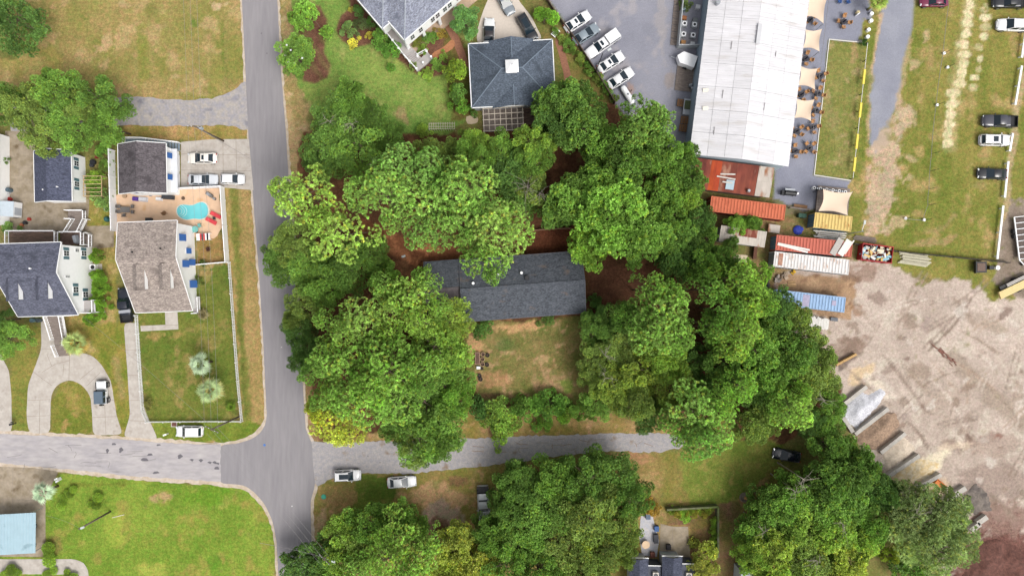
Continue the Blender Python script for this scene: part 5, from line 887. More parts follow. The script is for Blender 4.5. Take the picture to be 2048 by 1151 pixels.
# --- dark garden roofs at the lower edge
hG = thing('town_cottage', 'dark-roofed cottage with white gutters and flat roof strips at the walled garden', 'house', G(1320, 1140, 0), R(-1)); 
for x0, x1, y0, y1, ze, zr in ((-5.6, -2.6, -5, 3.2, 3.2, 3.9), (-.4, 2.8, -5, 3.6, 3.2, 4.1)):
    MB().box(((x0 + x1) / 2, (y0 + y1) / 2 - .2, 1.5), (x1 - x0 - .4, y1 - y0 - .4, 3.0)).build('wall', GSIDE, hG); xm = (x0 + x1) / 2
    for a, b, za, zb in ((x0, xm, ze, zr), (xm, x1, zr, ze)): s = MB(); s.slab([(a, y0, za), (b, y0, zb), (b, y1, zb), (a, y1, za)], .14); s.build('roof', DARKS, hG)
    MB().box((xm, y1 + .08, ze + .02), (x1 - x0 + .1, .12, .14)).build('gutter', TRIM, hG)
for x0, x1, y1 in ((-2.55, -.45, 1.9), (2.85, 4.9, 2.3)): MB().box(((x0 + x1) / 2, y1 / 2 - 2.5, 1.4), (x1 - x0, y1 + 5, 2.8)).build('flat_roof_wing', mat('dark_membrane', C(86, 90, 102), .8, .1), hG); MB().box(((x0 + x1) / 2, y1 + .03, 2.83), (x1 - x0, .12, .1)).build('gutter', TRIM, hG); 
for x in (-1.4, 3.9):
    a = MB().box((x, .6, 3.1), (.9, .9, .6)).build('air_conditioner', mat('beige_unit', C(214, 206, 196), .6, .05), hG); MB().lathe((x, .6, 3.4), [(.34, 0), (.36, .02)], 14).build('fan_grille', BLACKM, a)
    MB().box((x - .1, -.9, 3.0), (.7, 1.4, .4)).build('duct', METAL, hG)
hH = thing('grey_cottage', 'light grey cottage wall with dark roof edge beneath yellow-green trees', 'house', G(1485, 1150, 0), R(-3)); MB().box((0, -1.5, 1.8), (3.0, 7.0, 3.6)).build('wall', GSIDE, hH); s = MB(); s.slab([(.2, -5.2, 4.0), (2.4, -5.2, 3.7), (2.4, 2.3, 3.7), (.2, 2.3, 4.0)], .15); s.build('roof', DARKS, hH); window(hH, Vector((-1.5, .2, 2.2)), .8, 1.1, R(180)); vent(hH, (.7, 1.9, 4.0), .4, .6, BLACKM)
gw = thing('garden_wall', 'low mossy masonry wall round the small garden', 'wall'); MW = mat('mossy_wall', C(120, 118, 100), .95, .2, 3, tint=C(98, 112, 60))
for p0, p1 in (((1330, 1014), (1432, 1008)), ((1432, 1008), (1432, 1108))):
    a, b = G(*p0), G(*p1); d = b - a; n = 7
    for i in range(n): c = a + d * ((i + .5) / n); MB().box((c.x, c.y, .65), (d.length / n - .03, .3, 1.3), math.atan2(d.y, d.x)).build('wall_panel', MW, gw)
# --- long white warehouse and its rusty lean-to
WR = R(-7.1); wo = (G(1379, 309, 5) + G(1577, 333, 5)) / 2; hW = thing('warehouse', 'long warehouse with weathered white corrugated roof', 'warehouse', (wo.x, wo.y, 0), WR)
HW = 7.85; LW = 40.0; WROOF = mat('white_corrugated', C(232, 230, 234), .55, .10, 1.6, stain=C(214, 210, 210), sscale=.8, sthr=.56, stretch=(.2, 1, 1), rnd=.06); BWALL = mat('blue_grey_metal', C(196, 212, 224), .5, .08, 2)
def corr_panel(x0, x1, y0, y1, z0, z1, n, m, par, name='roof_panel', rib=.07, along='x'):
    b = MB()
    for i in range(n):                                                 # sheets with pressed ribs running across (along='x': ribs run in x)
        if along == 'x':
            ya, yb = y0 + (y1 - y0) * i / n, y0 + (y1 - y0) * (i + 1) / n; ym = ya + (yb - ya) * .6
            b.slab([(x0, ya, z0), (x1, ya, z1), (x1, ym, z1), (x0, ym, z0)], .05); b.slab([(x0, ym, z0 + rib), (x1, ym, z1 + rib), (x1, yb, z1 + rib), (x0, yb, z0 + rib)], .05)
        else:
            xa, xb = x0 + (x1 - x0) * i / n, x0 + (x1 - x0) * (i + 1) / n; xm = xa + (xb - xa) * .6; f = lambda x: z0
            b.slab([(xa, y0, z0), (xm, y0, z0), (xm, y1, z1), (xa, y1, z1)], .05); b.slab([(xm, y0, z0 + rib), (xb, y0, z0 + rib), (xb, y1, z1 + rib), (xm, y1, z1 + rib)], .05)
    return b.build(name, m, par)
for side, xs in ((-1, (-HW, -HW * .66, -HW * .33, 0)), (1, (0, HW * .33, HW * .66, HW))):
    for j in range(3):
        for k in range(11):
            za = 6.2 - abs(xs[j]) / HW * 1.2; zb = 6.2 - abs(xs[j + 1]) / HW * 1.2; lap = (j if side > 0 else 2 - j) * -.03
            corr_panel(xs[j] + .015, xs[j + 1] - .015, k * LW / 11 + .03, (k + 1) * LW / 11 - .03, za + lap + random.uniform(-.004, .004), zb + lap + random.uniform(-.004, .004), 5, WROOF, hW)
w = MB(); w.add([(-HW + .25, .25, 0), (HW - .25, .25, 0), (HW - .25, .25, 4.85), (0, .25, 6.05), (-HW + .25, .25, 4.85), (-HW + .25, LW - .25, 0), (HW - .25, LW - .25, 0), (HW - .25, LW - .25, 4.85), (0, LW - .25, 6.05), (-HW + .25, LW - .25, 4.85)],
    [(0, 1, 2, 3, 4), (9, 8, 7, 6, 5), (1, 6, 7, 2), (5, 0, 4, 9), (0, 5, 6, 1)]); w.build('wall', BWALL, hW)
b = MB()
for i in range(130): b.box((-HW + .22, .3 + i * .3, 2.4), (.06, .12, 4.6))
b.build('wall_rib', mat('blue_rib', C(166, 186, 204), .5, .08), hW, kind='stuff')
for y in (19.5, 27.5): MB().box((0.2, y, 6.33), (.42, 2.9, .22)).box((0.2, y, 6.5), (.62, 3.1, .1)).build('ridge_vent', mat('vent_metal', C(214, 214, 218), .5, .05), hW)
for y in (27.0, 23.8): q_ = MB().lathe((-HW + 1.3, y, 5.15), [(.3, 0), (.3, .7), (.42, .72), (.36, .95)], 12).build('roof_vent', METAL, hW)
for x, y, l in ((-3.6, 17.5, 1.2), (-4.0, 9.8, 1.3), (2.6, 8.6, 1.2), (3.4, 17.0, .9), (-4.6, 4.0, 1.2), (2.0, 26, .8)): MB().box((x, y, 6.27 - abs(x) / HW * 1.2), (.1, l, .05)).build('patch_strip', mat('patch_dark', C(150, 146, 148), .7, .1), hW)
for x, y in ((-6.6, 10.2), (-6.3, 7.4)): MB().box((x, y, 6.24 - abs(x) / HW * 1.2), (.9, .6, .05), .2).build('patch', mat('patch_light', C(246, 240, 226), .6, .05), hW)
RUST = mat('rusty_sheet', C(154, 80, 60), .8, .22, 2, tint=C(122, 58, 46), stain=C(180, 134, 112), sscale=.9, sthr=.56, stretch=(1, .3, 1), rnd=.24); RUST2 = mat('bright_rust_sheet', C(214, 92, 36), .8, .2, 2, tint=C(172, 66, 34), stretch=(1, .3, 1), rnd=.12); RUST3 = mat('pale_rusty_sheet', C(206, 196, 186), .8, .12, 2, stain=C(164, 112, 80), sscale=.7, sthr=.52, stretch=(1, .35, 1), rnd=.08)
lt = thing('lean_to', 'rusty red corrugated lean-to roof against the warehouse end', 'shed', (wo.x, wo.y, 0), WR); zl = 3.6
LX0, LX1, LD = -6.9, 6.6, 4.7
for i in range(12):
    x0 = LX0 + .6 + (3.75 - LX0 - .6) * i / 12; x1 = LX0 + .6 + (3.75 - LX0 - .6) * (i + 1) / 12; dz = random.uniform(-.01, .01)
    corr_panel(x0, x1 - .02, -.1 - LD, -.1, 2.9 + dz, zl + dz, 4, RUST2 if 3 <= i <= 4 and True else RUST, lt, 'roof_sheet', .03, 'y')
for i in range(3):
    for k in range(2): corr_panel(3.8 + i * .8, 4.58 + i * .8, -.1 - LD + k * LD / 2, -.1 - LD / 2 + k * LD / 2 - .02, 2.9 + k * .35, 3.25 + k * .35, 3, RUST3, lt, 'roof_sheet', .03, 'y')
MB().box((-.2, -LD / 2 - .1, 1.35), (11.6, LD - .5, 2.7)).build('wall', mat('shed_boards', C(110, 96, 84), .9, .2, 3), lt)
for x, y, l, a_ in ((-1.2, -2.6, 3.0, -.05), (-1.0, -2.0, 2.4, .1), (-.9, -3.3, 1.6, 0)): MB().box((x, y, 3.38), (l, .22, .08), a_).build('loose_plank', mat('bleached_wood', C(214, 206, 198), .8, .1), lt)
MB().box((-.4, -3.6, 3.22), (1.3, 1.5, .06), ry=0, rx=.14).build('patch_sheet', mat('blue_sheet', C(176, 196, 208), .6, .08), lt); MB().lathe((2.6, -4.2, 2.9), [(.22, 0), (.22, .6), (.3, .62), (.2, .8)], 10).build('flue', METAL, lt)
lw_ = thing('side_shed', 'white boarded corner shed poking out under the leafy trees', 'shed', G(1386, 352, 0), WR); MB().box((0, 0, 1.2), (1.4, 4.2, 2.4)).build('wall', WHITE, lw_); MB().box((0, 0, 2.46), (1.6, 4.4, .1)).build('roof', RUST3, lw_)
# --- shipping containers
def container(px4, z, label, roofc, wallm, stain=None, L=None):
    c, an, l, w = fit(px4, z); t = thing('shipping_container', label, 'container', (c.x, c.y, 0), an); l = L or l; w = 2.44
    m = mat('container_' + label[:24], C(*roofc), .6, .08, 1.5, stain=stain and C(*stain), sscale=1.1, sthr=.55, stretch=(1, .6, 1)); n = int(l / .52)
    b = MB(); b.box((0, 0, (z - .1) / 2 + .05), (l - .1, w - .1, z - .12)); b.build('body', wallm, t)
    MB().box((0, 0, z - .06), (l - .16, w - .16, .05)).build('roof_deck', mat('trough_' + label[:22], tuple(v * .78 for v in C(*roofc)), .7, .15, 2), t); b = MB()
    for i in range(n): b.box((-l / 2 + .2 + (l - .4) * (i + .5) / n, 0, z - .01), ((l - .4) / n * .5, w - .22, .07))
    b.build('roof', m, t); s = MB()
    for y in (-1, 1): s.box((0, y * (w / 2 - .05), z - .03), (l, .1, .12)); s.box((0, y * (w / 2 - .05), .12), (l, .1, .16))
    for x in (-1, 1): s.box((x * (l / 2 - .05), 0, z - .028), (.1, w - .2, .12))
    for x in (-1, 1):
        for y in (-1, 1): s.box((x * (l / 2 - .07), y * (w / 2 - .07), z / 2), (.15, .15, z + .02))
    s.build('frame', m, t); r = MB()
    for y in (-1, 1):
        for i in range(n): r.box((-l / 2 + .25 + (l - .5) * (i + .5) / n, y * (w / 2 - .03), z / 2), ((l - .5) / n * .5, .06, z - .35))
    r.build('side_corrugation', wallm, t, kind='stuff')
    for y in (-.55, .55): MB().box((-l / 2 + .03, y, z / 2), (.06, 1.0, z - .35)).build('door', wallm, t); MB().tube([(-l / 2 - .02, y, .2), (-l / 2 - .02, y, z - .2)], .025, 5).build('lock_rod', METAL, t)
    return t
CRED = mat('dark_container_red', C(130, 60, 48), .7, .1); CBLU = mat('container_side_blue', C(104, 136, 156), .6, .1); CGRY = mat('container_side_grey', C(150, 162, 172), .6, .1); CDB = mat('container_side_dark_blue', C(74, 104, 140), .6, .1)
container([(1422, 393), (1571, 411), (1569, 439), (1420, 421)], 2.6, 'orange-red shipping container behind the rusty lean-to', (216, 114, 78), CRED, (196, 92, 58))
container([(1630, 424), (1705, 433), (1702, 463), (1627, 455)], 2.6, 'short yellow shipping container with rust streaks beside the shade sail', (236, 206, 128), CBLU, (196, 140, 70))
c4 = container([(1554, 469), (1706, 484), (1702, 513), (1550, 500)], 2.6, 'faded red shipping container with planks and panels on top', (206, 108, 88), CBLU, (184, 90, 72))
c5 = container([(1550, 502), (1700, 519), (1697, 549), (1546, 533)], 2.6, 'white shipping container with rust blotches', (240, 236, 234), CGRY, (206, 176, 156))
c6 = container([(1543, 578), (1692, 595), (1688, 624), (1540, 607)], 2.6, 'light blue shipping container standing apart on the dirt', (160, 192, 230), CDB, (140, 172, 214))
MB().box((-5.0, .05, 2.62), (.7, 1.9, .02)).build('rust_patch', mat('rust_patch', C(158, 92, 66), .9, .3, 3, tint=C(196, 160, 140)), c5); MB().box((-.3, 0, 2.62), (1.1, 1.9, .02)).box((4.2, .1, 2.62), (.7, .8, .02)).build('faded_patch', mat('faded_patch', C(176, 170, 196), .8, .15), c6)
PLK = mat('white_plank', C(238, 234, 228), .7, .05)
for i, (px, py, l, w, a_) in enumerate(((1586, 496, 5.0, .3, -15), (1588, 493, 5.2, .28, -12))): p = G(px, py, 2.8); tag(MB().box((p.x, p.y, 2.68 + i * .03), (l, w, .06), R(a_)).build('plank', PLK), ('long white plank lying on the faded red container', 'second long white plank on the faded red container')[i], 'plank')
for i, (px, py, l, w, a_, m_) in enumerate(((1674, 493, 2.9, 1.0, 60, mat('grey_board', C(190, 184, 178), .8, .1)), (1690, 495, 2.8, 1.0, 57, PLK), (1699, 494, 2.6, .2, 56, PLK))): p = G(px, py, 2.8); tag(MB().box((p.x, p.y, 2.72 + i * .02), (l, w, .08), R(a_)).build('panel', m_), ('grey sheet panel slanted across the faded red container', 'white sheet panel slanted across the faded red container', 'narrow white board at the end of the faded red container')[i], 'panel')
c2 = thing('rusty_shed', 'narrow shed with white sheet roof and brown rust patches', 'shed'); cc, an, l, w = fit([(1442, 450), (1533, 463), (1530, 495), (1438, 482)], 2.6); c2.location = (cc.x, cc.y, 0); c2.rotation_euler = (0, 0, an)
MB().box((0, 0, 1.2), (l - .3, w - .3, 2.4)).build('wall', CGRY, c2)
for i in range(5):
    for k in range(2): corr_panel(-l / 2 + l * i / 5 + .01, -l / 2 + l * (i + 1) / 5 - .01, -w / 2 + w * k / 2, -w / 2 + w * (k + 1) / 2 - .01, 2.5 + k * .1, 2.6 + k * .1, 3, RUST if (i, k) in ((2, 1), (3, 1)) else RUST3, c2, 'roof_sheet', .025, 'y')
# ------------------------------------------------------------------ vehicles
CG = mat('car_glass', (.012, .022, .032), .06, 0, spec=.5); TYRE = mat('tyre', C(46, 46, 48), .85, .1); RIM = mat('rim', C(176, 178, 184), .35, .05, metal=.7); LAMP = mat('headlight', C(232, 236, 240), .15, .02, spec=.8); TAIL = mat('taillight', C(170, 30, 28), .25, .05); BLKP = mat('black_plastic', C(44, 44, 48), .6, .08)
def paint_mat(c): return mat('paint_%d_%d_%d' % c, C(*c, k=.78), .32, .03, 1.5, spec=.5, coat=.6)
_wheel = {}
def wheel_meshes(r):
    if r not in _wheel:
        t = MB(); t.tube([(0, -.11, 0), (0, .11, 0)], r, 18); q = MB(); q.tube([(0, .09, 0), (0, .118, 0)], r * .64, 14); q.tube([(0, -.118, 0), (0, -.09, 0)], r * .64, 14); _wheel[r] = (t.mesh('tyre', TYRE), q.mesh('rim', RIM))
    return _wheel[r]
# kind: station tables as fractions of length (rear 0 .. front 1): (x, half-width factor, deck height)
BODY = {'sedan': [(0, .62, .62), (.012, .80, .84), (.05, .93, .97), (.14, .985, 1.00), (.22, 1, .98), (.5, 1, .95), (.68, 1, .95), (.80, .985, .90), (.92, .93, .82), (.975, .80, .72), (1, .62, .58)],
        'suv': [(0, .74, .70), (.01, .88, .95), (.04, .95, 1.02), (.14, .99, 1.04), (.22, 1, 1.04), (.5, 1, 1.03), (.70, 1, 1.04), (.82, .985, 1.02), (.93, .93, .95), (.98, .82, .82), (1, .66, .64)],
        'pickup': [(0, .90, .80), (.008, .96, 1.00), (.04, .98, 1.02), (.14, .99, 1.02), (.22, 1, 1.02), (.5, 1, 1.04), (.68, 1, 1.10), (.82, .99, 1.10), (.93, .95, 1.04), (.98, .86, .92), (1, .74, .70)]}
CAB = {'sedan': (.09, .27, .51, .735, 1.44), 'suv': (.02, .09, .57, .745, 1.70), 'hatch': (.03, .14, .55, .76, 1.52), 'pickup': (.385, .41, .60, .73, 1.84), 'coupe': (.16, .32, .50, .70, 1.34), 'wagonvan': (.02, .06, .60, .76, 1.85)}
def car(px, py, hd, L, kind, colr, label, Wd=1.84, roofc=None, roof_open=None, sunroof=False, rails=False, cab=None, cat='car', capbed=None, toolbox=False, name=None):
    body = BODY['pickup' if kind == 'pickup' else 'sedan' if kind in ('sedan', 'coupe') else 'suv']; cb = CAB[cab or kind]; Hh = cb[4]
    p = G(px, py, .8); t = thing(name or {'pickup': 'pickup_truck', 'suv': 'suv', 'hatch': 'hatchback'}.get(kind, 'parked_car'), label, cat, (p.x, p.y, 0), hd); pm = paint_mat(colr); rm = paint_mat(roofc) if roofc else pm
    X = lambda f: (f - .5) * L; hw = Wd / 2; b = MB(); zs = 1.0 if kind != 'coupe' else .94
    rings = []
    for f, w, z in body:
        w *= hw; z *= zs; lo = .30 if .1 < f < .9 else .36
        if kind == 'pickup' and f < .39: top = [(-w * .97, z), (0, z), (w * .97, z)]
        else: top = [(-w * .90, z - .03), (-w * .55, z + .015), (0, z + .03), (w * .55, z + .015), (w * .90, z - .03)]
        pts = [(-w * .86, lo), (-w * .99, lo + .12), (-w, .62 * z + .05), (-w * .965, z - .10)] + ([(-w * .97, z), (-w * .5, z), (0, z), (w * .5, z), (w * .97, z)] if kind == 'pickup' and f < .39 else top) + [(w * .965, z - .10), (w, .62 * z + .05), (w * .99, lo + .12), (w * .86, lo)]
        rings.append([(X(f), y, zz) for y, zz in pts])
    n = len(rings[0]); vs = [v for r in rings for v in r]; fs = []
    for i in range(len(rings) - 1):
        bed = kind == 'pickup' and body[i + 1][0] <= .39
        for j in range(n):
            if bed and 4 <= j <= 7 and i >= 1: continue
            fs.append((i * n + j, (i + 1) * n + j, (i + 1) * n + (j + 1) % n, i * n + (j + 1) % n))
    fs.append(tuple(range(n))[::-1] if True else ()); fs.append(tuple((len(rings) - 1) * n + j for j in range(n)))
    b.add(vs, fs); b.build('body', pm, t, True)
    xr0, xr1, xf1, xf0 = (X(v) for v in cb[:4]); zb = .93 if kind in ('sedan', 'coupe') else 1.0; wb, wt = hw * .90, hw * (.70 if kind in ('sedan', 'coupe') else .78)
    lo = [(xr0, -wb, zb), (xf0, -wb, zb), (xf0, wb, zb), (xr0, wb, zb)]; xm = (xr1 + xf1) / 2
    hi = [(xr1, -wt, Hh - .06), (xf1, -wt, Hh - .06), (xf1, wt, Hh - .06), (xr1, wt, Hh - .06)]
    g = MB(); g.add(lo + hi, [(0, 1, 5, 4), (1, 2, 6, 5), (2, 3, 7, 6), (3, 0, 4, 7), (4, 5, 6, 7)]); cbn = g.build('cabin', rm if roofc and not roof_open else pm, t)
    r = MB(); m4 = [(xr1 + .12, -wt * .9, Hh - .005), (xf1 - .1, -wt * .9, Hh - .005), (xf1 - .1, wt * .9, Hh - .005), (xr1 + .12, wt * .9, Hh - .005)]; mid = [(xm, -wt * .5, Hh + .03), (xm, wt * .5, Hh + .03)]
    r.add(hi + m4, [(0, 1, 5, 4), (1, 2, 6, 5), (2, 3, 7, 6), (3, 0, 4, 7), (4, 5, 6, 7)]); rf = r.build('roof', rm, t, True)
    def pane(name, a, b_, c, d, inx=.10, iny=.10, off=.012):
        a, b_, c, d = map(Vector, (a, b_, c, d)); nn = (b_ - a).cross(d - a).normalized() * off; P = lambda u, v: a.lerp(b_, u).lerp(d.lerp(c, u), v) + nn
        MB().quad(P(inx, iny), P(1 - inx, iny), P(1 - inx, 1 - iny), P(inx, 1 - iny)).build(name, CG, t)
    pane('windshield', lo[1], lo[2], hi[2], hi[1], .035, .03); pane('rear_window', lo[3], lo[0], hi[0], hi[3], .08, .12)
    for (a, b_, c, d) in ((lo[0], lo[1], hi[1], hi[0]), (lo[2], lo[3], hi[3], hi[2])):
        a, b_, c, d = map(Vector, (a, b_, c, d)); k = .5
        pane('side_window', a, a.lerp(b_, k), d.lerp(c, k), d, .10, .12); pane('side_window', a.lerp(b_, k), b_, c, d.lerp(c, k), .05, .12)
    if sunroof: MB().box((xf1 - (xf1 - xr1) * .33, 0, Hh + .004), ((xf1 - xr1) * (.34 if sunroof != 2 else .7), wt * 1.15, .016)).build('sunroof', CG, t)
    if rails:
        for s in (-1, 1): MB().box((xm, s * wt * .95, Hh + .03), ((xf1 - xr1) * .85, .05, .05)).build('roof_rail', BLKP, t)
    wr = .34 if kind in ('sedan', 'coupe', 'hatch') else .39
    for f in (.18, .81):
        for s in (-1, 1): o = link('wheel', wheel_meshes(wr)[0], t, loc=(X(f), s * (hw - .10), wr)); link('rim', wheel_meshes(wr)[1], o)
    for s in (-1, 1):
        MB().box((X(.975), s * hw * .66, .70 if kind in ('sedan', 'coupe') else .82), (.18, .36, .14), -s * .35).build('headlight', LAMP, t); MB().box((X(.016), s * hw * .68, .80 if kind != 'pickup' else .85), (.10, .26, .22)).build('taillight', TAIL, t)
        MB().box((xf0 - .32, s * (hw + .06), zb + .06), (.12, .18, .13)).build('mirror', pm, t)
    MB().box((X(.985), 0, .52), (.12, hw * 1.2, .16)).build('grille', BLKP, t)
    if kind == 'pickup':
        x0, x1 = X(.012), X(.385); MB().box(((x0 + x1) / 2, 0, .56), (x1 - x0 - .04, Wd * .84, .06)).build('bed_liner', BLKP, t)
        l = MB()
        for s in (-1, 1): l.box(((x0 + x1) / 2, s * hw * .85, .80), (x1 - x0 - .04, .05, .46))
        l.box((x1 - .03, 0, .80), (.05, Wd * .84, .46)); l.box((x0 + .05, 0, .80), (.05, Wd * .84, .46)); l.build('bed_wall', BLKP, t)
        if toolbox: MB().box((x1 - .35, 0, 1.06), (.5, Wd * .96, .28)).build('toolbox', mat('steel_box', C(196, 198, 206), .4, .05, metal=.4), t)
        if capbed: c_ = MB(); c_.box(((x0 + x1) / 2, 0, 1.4), (x1 - x0, Wd * .96, .78), taper=.93); c_.build('bed_cap', pm, t); MB().box(((x0 + x1) / 2, 0, 1.45), (x1 - x0 - .5, Wd * .965, .3)).build('cap_window', CG, t)
    return t
WH = (244, 244, 246); SV = (206, 208, 212); GYC = (126, 134, 142); BKC = (34, 36, 42)
car(404.5, 316, R(180), 4.8, 'sedan', (246, 240, 232), 'ivory sedan with sunroof, closest to the outside stair', sunroof=True)
car(405.5, 359, R(0), 4.85, 'sedan', (214, 218, 224), 'silver sedan parked beside the pool fence'); car(465, 358, R(-1), 3.9, 'hatch', WH, 'small white hatchback at the road end of the drive', 1.7)
car(250, 610, R(96), 5.7, 'pickup', (30, 34, 48), 'dark navy pickup with chrome toolbox partly beneath the tan eave', 1.95, toolbox=True, cat='truck')
car(378.5, 862, R(180), 4.3, 'suv', WH, 'white compact suv on the grass outside the picket fence', cab='suv'); 
car(694.5, 950, R(2), 4.4, 'suv', WH, 'white suv with large dark sunroof at the alley mouth', sunroof=2, rails=True); car(803, 963.5, R(4), 4.75, 'sedan', WH, 'white sedan parked on the grass south of the alley')
car(967, 1006, R(-87), 5.8, 'pickup', SV, 'silver pickup with open black bed under the oaks', 1.98, cat='truck')
car(978, 64, R(88), 4.6, 'coupe', (236, 238, 240), 'white convertible with black soft top on the concrete drive', roofc=(52, 46, 50)); car(1054, 55, R(-60), 4.9, 'suv', BKC, 'black suv with roof rails in front of the hip-roofed garage', 1.9, sunroof=2, rails=True); car(1009, 3, R(-60), 4.7, 'sedan', GYC, 'grey sedan at the top of the concrete drive')
for px, py, kd, cl, lb, kw in ((1155, 43, 'sedan', WH, 'white sedan at the upper end of the parked row', dict(sunroof=True)), (1172, 68, 'sedan', (138, 150, 160), 'grey-blue sedan in the parked row', {}), (1205, 89, 'pickup', WH, 'white truck with covered bed in the parked row', dict(capbed=True, sunroof=True, cat='truck')), (1222, 124, 'sedan', WH, 'white sedan with sunroof next to the covered-bed truck', dict(sunroof=True)), (1241, 156, 'sedan', WH, 'white sedan nearest the propane tank', {})):
    car(px, py, R(33) if kd != 'pickup' else R(215), 4.75 if kd != 'pickup' else 6.3, kd, cl, lb, **kw)
car(1869, 2, R(180), 4.6, 'sedan', (120, 34, 70), 'maroon sedan on the grass field'); car(2020, 4, R(180), 5.6, 'pickup', BKC, 'black pickup at the top of the grass field', 1.95, cat='truck'); car(2026, 50, R(178), 5.2, 'suv', WH, 'white full-size suv nosed to the white rail', 1.95, rails=True)
car(2000, 242, R(178), 5.7, 'pickup', (66, 66, 76), 'charcoal pickup parked across the white rail', 1.95, cat='truck'); car(1990, 280, R(-1), 4.9, 'suv', WH, 'white suv beside the charcoal pickup', 1.9, sunroof=True, rails=True); car(1985, 347, R(178), 4.75, 'sedan', (28, 30, 36), 'black sedan alone by the white rail')
car(1574, 910, R(170), 4.6, 'sedan', (22, 28, 44), 'midnight blue sedan tucked under trees at the alley end'); car(55, 1072, R(88), 5.0, 'suv', (220, 222, 226), 'pale vehicle beneath the blue metal carport', 1.9)
# open-sided off-roader
p = G(203, 785, .9); jp = thing('off_roader', 'white off-roader with grey soft top on the curved drive', 'car', (p.x, p.y, 0), R(92)); JW = paint_mat((246, 248, 250)); JG = mat('grey_canvas', C(96, 112, 128), .8, .08)
b = MB(); b.box((.05, 0, .72), (3.7, 1.5, .5)); b.box((1.2, 0, 1.0), (1.25, 1.3, .24), taper=.92); b.box((-1.0, 0, 1.02), (1.6, 1.56, .2)); b.build('body', JW, jp)
MB().box((-.65, 0, 1.52), (2.15, 1.5, .8), taper=.93).build('soft_top', JG, jp); MB().box((.50, 0, 1.42), (.06, 1.36, .55), ry=-.3).build('windshield', CG, jp); 
for s in (-1, 1):
    MB().box((1.25, s * .80, .84), (1.0, .34, .08)).build('fender', BLKP, jp); MB().box((-1.25, s * .80, .86), (1.0, .34, .08)).build('fender', BLKP, jp); MB().box((-.1, s * .765, 1.5), (.7, .04, .5)).build('side_window', CG, jp); MB().box((-1.1, s * .755, 1.5), (.8, .04, .5)).build('side_window', CG, jp)
    MB().box((.35, s * .95, 1.25), (.12, .2, .2)).build('mirror', BLKP, jp); MB().lathe((1.86, s * .5, .8), [(.1, 0), (.1, .12)], 10).build('headlight', LAMP, jp)
    for x in (1.25, -1.25): o = link('wheel', wheel_meshes(.42)[0], jp, loc=(x, s * .82, .42)); link('rim', wheel_meshes(.42)[1], o)
MB().box((1.95, 0, .6), (.2, 1.5, .16)).build('bumper', BLKP, jp); MB().tube([(-1.86, 0, .95), (-2.06, 0, .95)], .36, 16).build('spare_wheel', TYRE, jp)
# ------------------------------------------------------------------ fences, poles, wires
def picket(pts, h, label, sp=.24):
    t = thing('picket_fence', label, 'fence'); q = GL(pts); pk = MB()
    for a, b in zip(q[:-1], q[1:]):
        d = b - a; L = d.length; an = math.atan2(d.y, d.x); n = max(1, int(L / 2.4))
        for i in range(n + 1): p = a + d * (i / n); MB().box((p.x, p.y, (h + .12) / 2), (.12, .12, h + .12), an).build('post', WHITE, t)
        for z in (.25, h - .2): MB().box(((a.x + b.x) / 2, (a.y + b.y) / 2, z), (L, .05, .09), an).build('rail', WHITE, t)
        for i in range(int(L / sp)): p = a + d * ((i + .5) * sp / L); pk.box((p.x, p.y, h / 2), (.10, .035, h), an)
    pk.build('pickets', WHITE, t, kind='stuff')
def panel_fence(pts, h, label, m=None, cap=True, step=2.2, cat='fence', name='panel_fence'):
    m = m or WHITE; t = thing(name, label, cat); q = GL(pts)
    for a, b in zip(q[:-1], q[1:]):
        d = b - a; L = d.length; an = math.atan2(d.y, d.x); n = max(1, round(L / step))
        for i in range(n):
            p = a + d * ((i + .5) / n); MB().box((p.x, p.y, h / 2), (L / n - .12, .05, h - .1), an).build('panel', m, t); MB().box((p.x, p.y, h - .03), (L / n - .12, .12, .08), an).build('rail', m, t)
        for i in range(n + 1): p = a + d * (i / n); MB().box((p.x, p.y, h / 2 + .05), (.14, .14, h + .1), an).build('post', m, t)
picket([(461, 524), (470, 650), (478, 760), (486, 841)], 1.1, 'long white picket fence along the road verge'); picket([(486, 841), (400, 841), (298, 842)], 1.0, 'white picket fence along the corner street'); picket([(298, 842), (289, 820), (283, 740), (276, 630)], 1.1, 'white picket fence beside the straight concrete drive')
panel_fence([(230, 302), (232, 380), (235, 462)], 1.9, 'tall white privacy fence between the cottage and the pool yard'); panel_fence([(362, 379), (447, 375)], 1.8, 'white privacy fence between parked cars and the pool'); panel_fence([(449, 375), (454, 452), (459, 525)], 1.8, 'white privacy fence between pool patio and road verge'); panel_fence([(391, 530), (459, 524)], 1.2, 'low white panel fence across the side yard')
BROWNW = mat('fence_wood', C(104, 88, 76), .9, .2, 3); panel_fence([(1072, -30), (1110, 30), (1150, 84), (1190, 146), (1228, 208)], 1.5, 'brown timber fence along the gravel parking lot', BROWNW)
DKF = mat('dark_mesh', C(70, 66, 62), .9, .15); panel_fence([(1706, 488), (1790, 503), (1900, 514), (2012, 525)], .9, 'low dark screen fence between the field and the dirt yard', DKF)
panel_fence([(1104, 290), (1108, 330)], 1.6, 'short timber fence in the gap between leafy trees', mat('reddish_wood', C(150, 104, 80), .9, .2)); panel_fence([(1054, 462), (1100, 459), (1140, 457)], 1.2, 'pale-capped timber fence behind the charcoal roof', mat('fence_tan', C(150, 116, 92), .9, .15))
panel_fence([(868, 1066), (900, 1058), (925, 1054)], 1.5, 'grey timber fence among the southern trees', WOODG); panel_fence([(843, 521), (862, 519)], .9, 'small reddish fence at the charcoal-roofed house end', mat('reddish_wood'))
RAILW = mat('rail_white', C(248, 248, 248, .82), .6, .03)
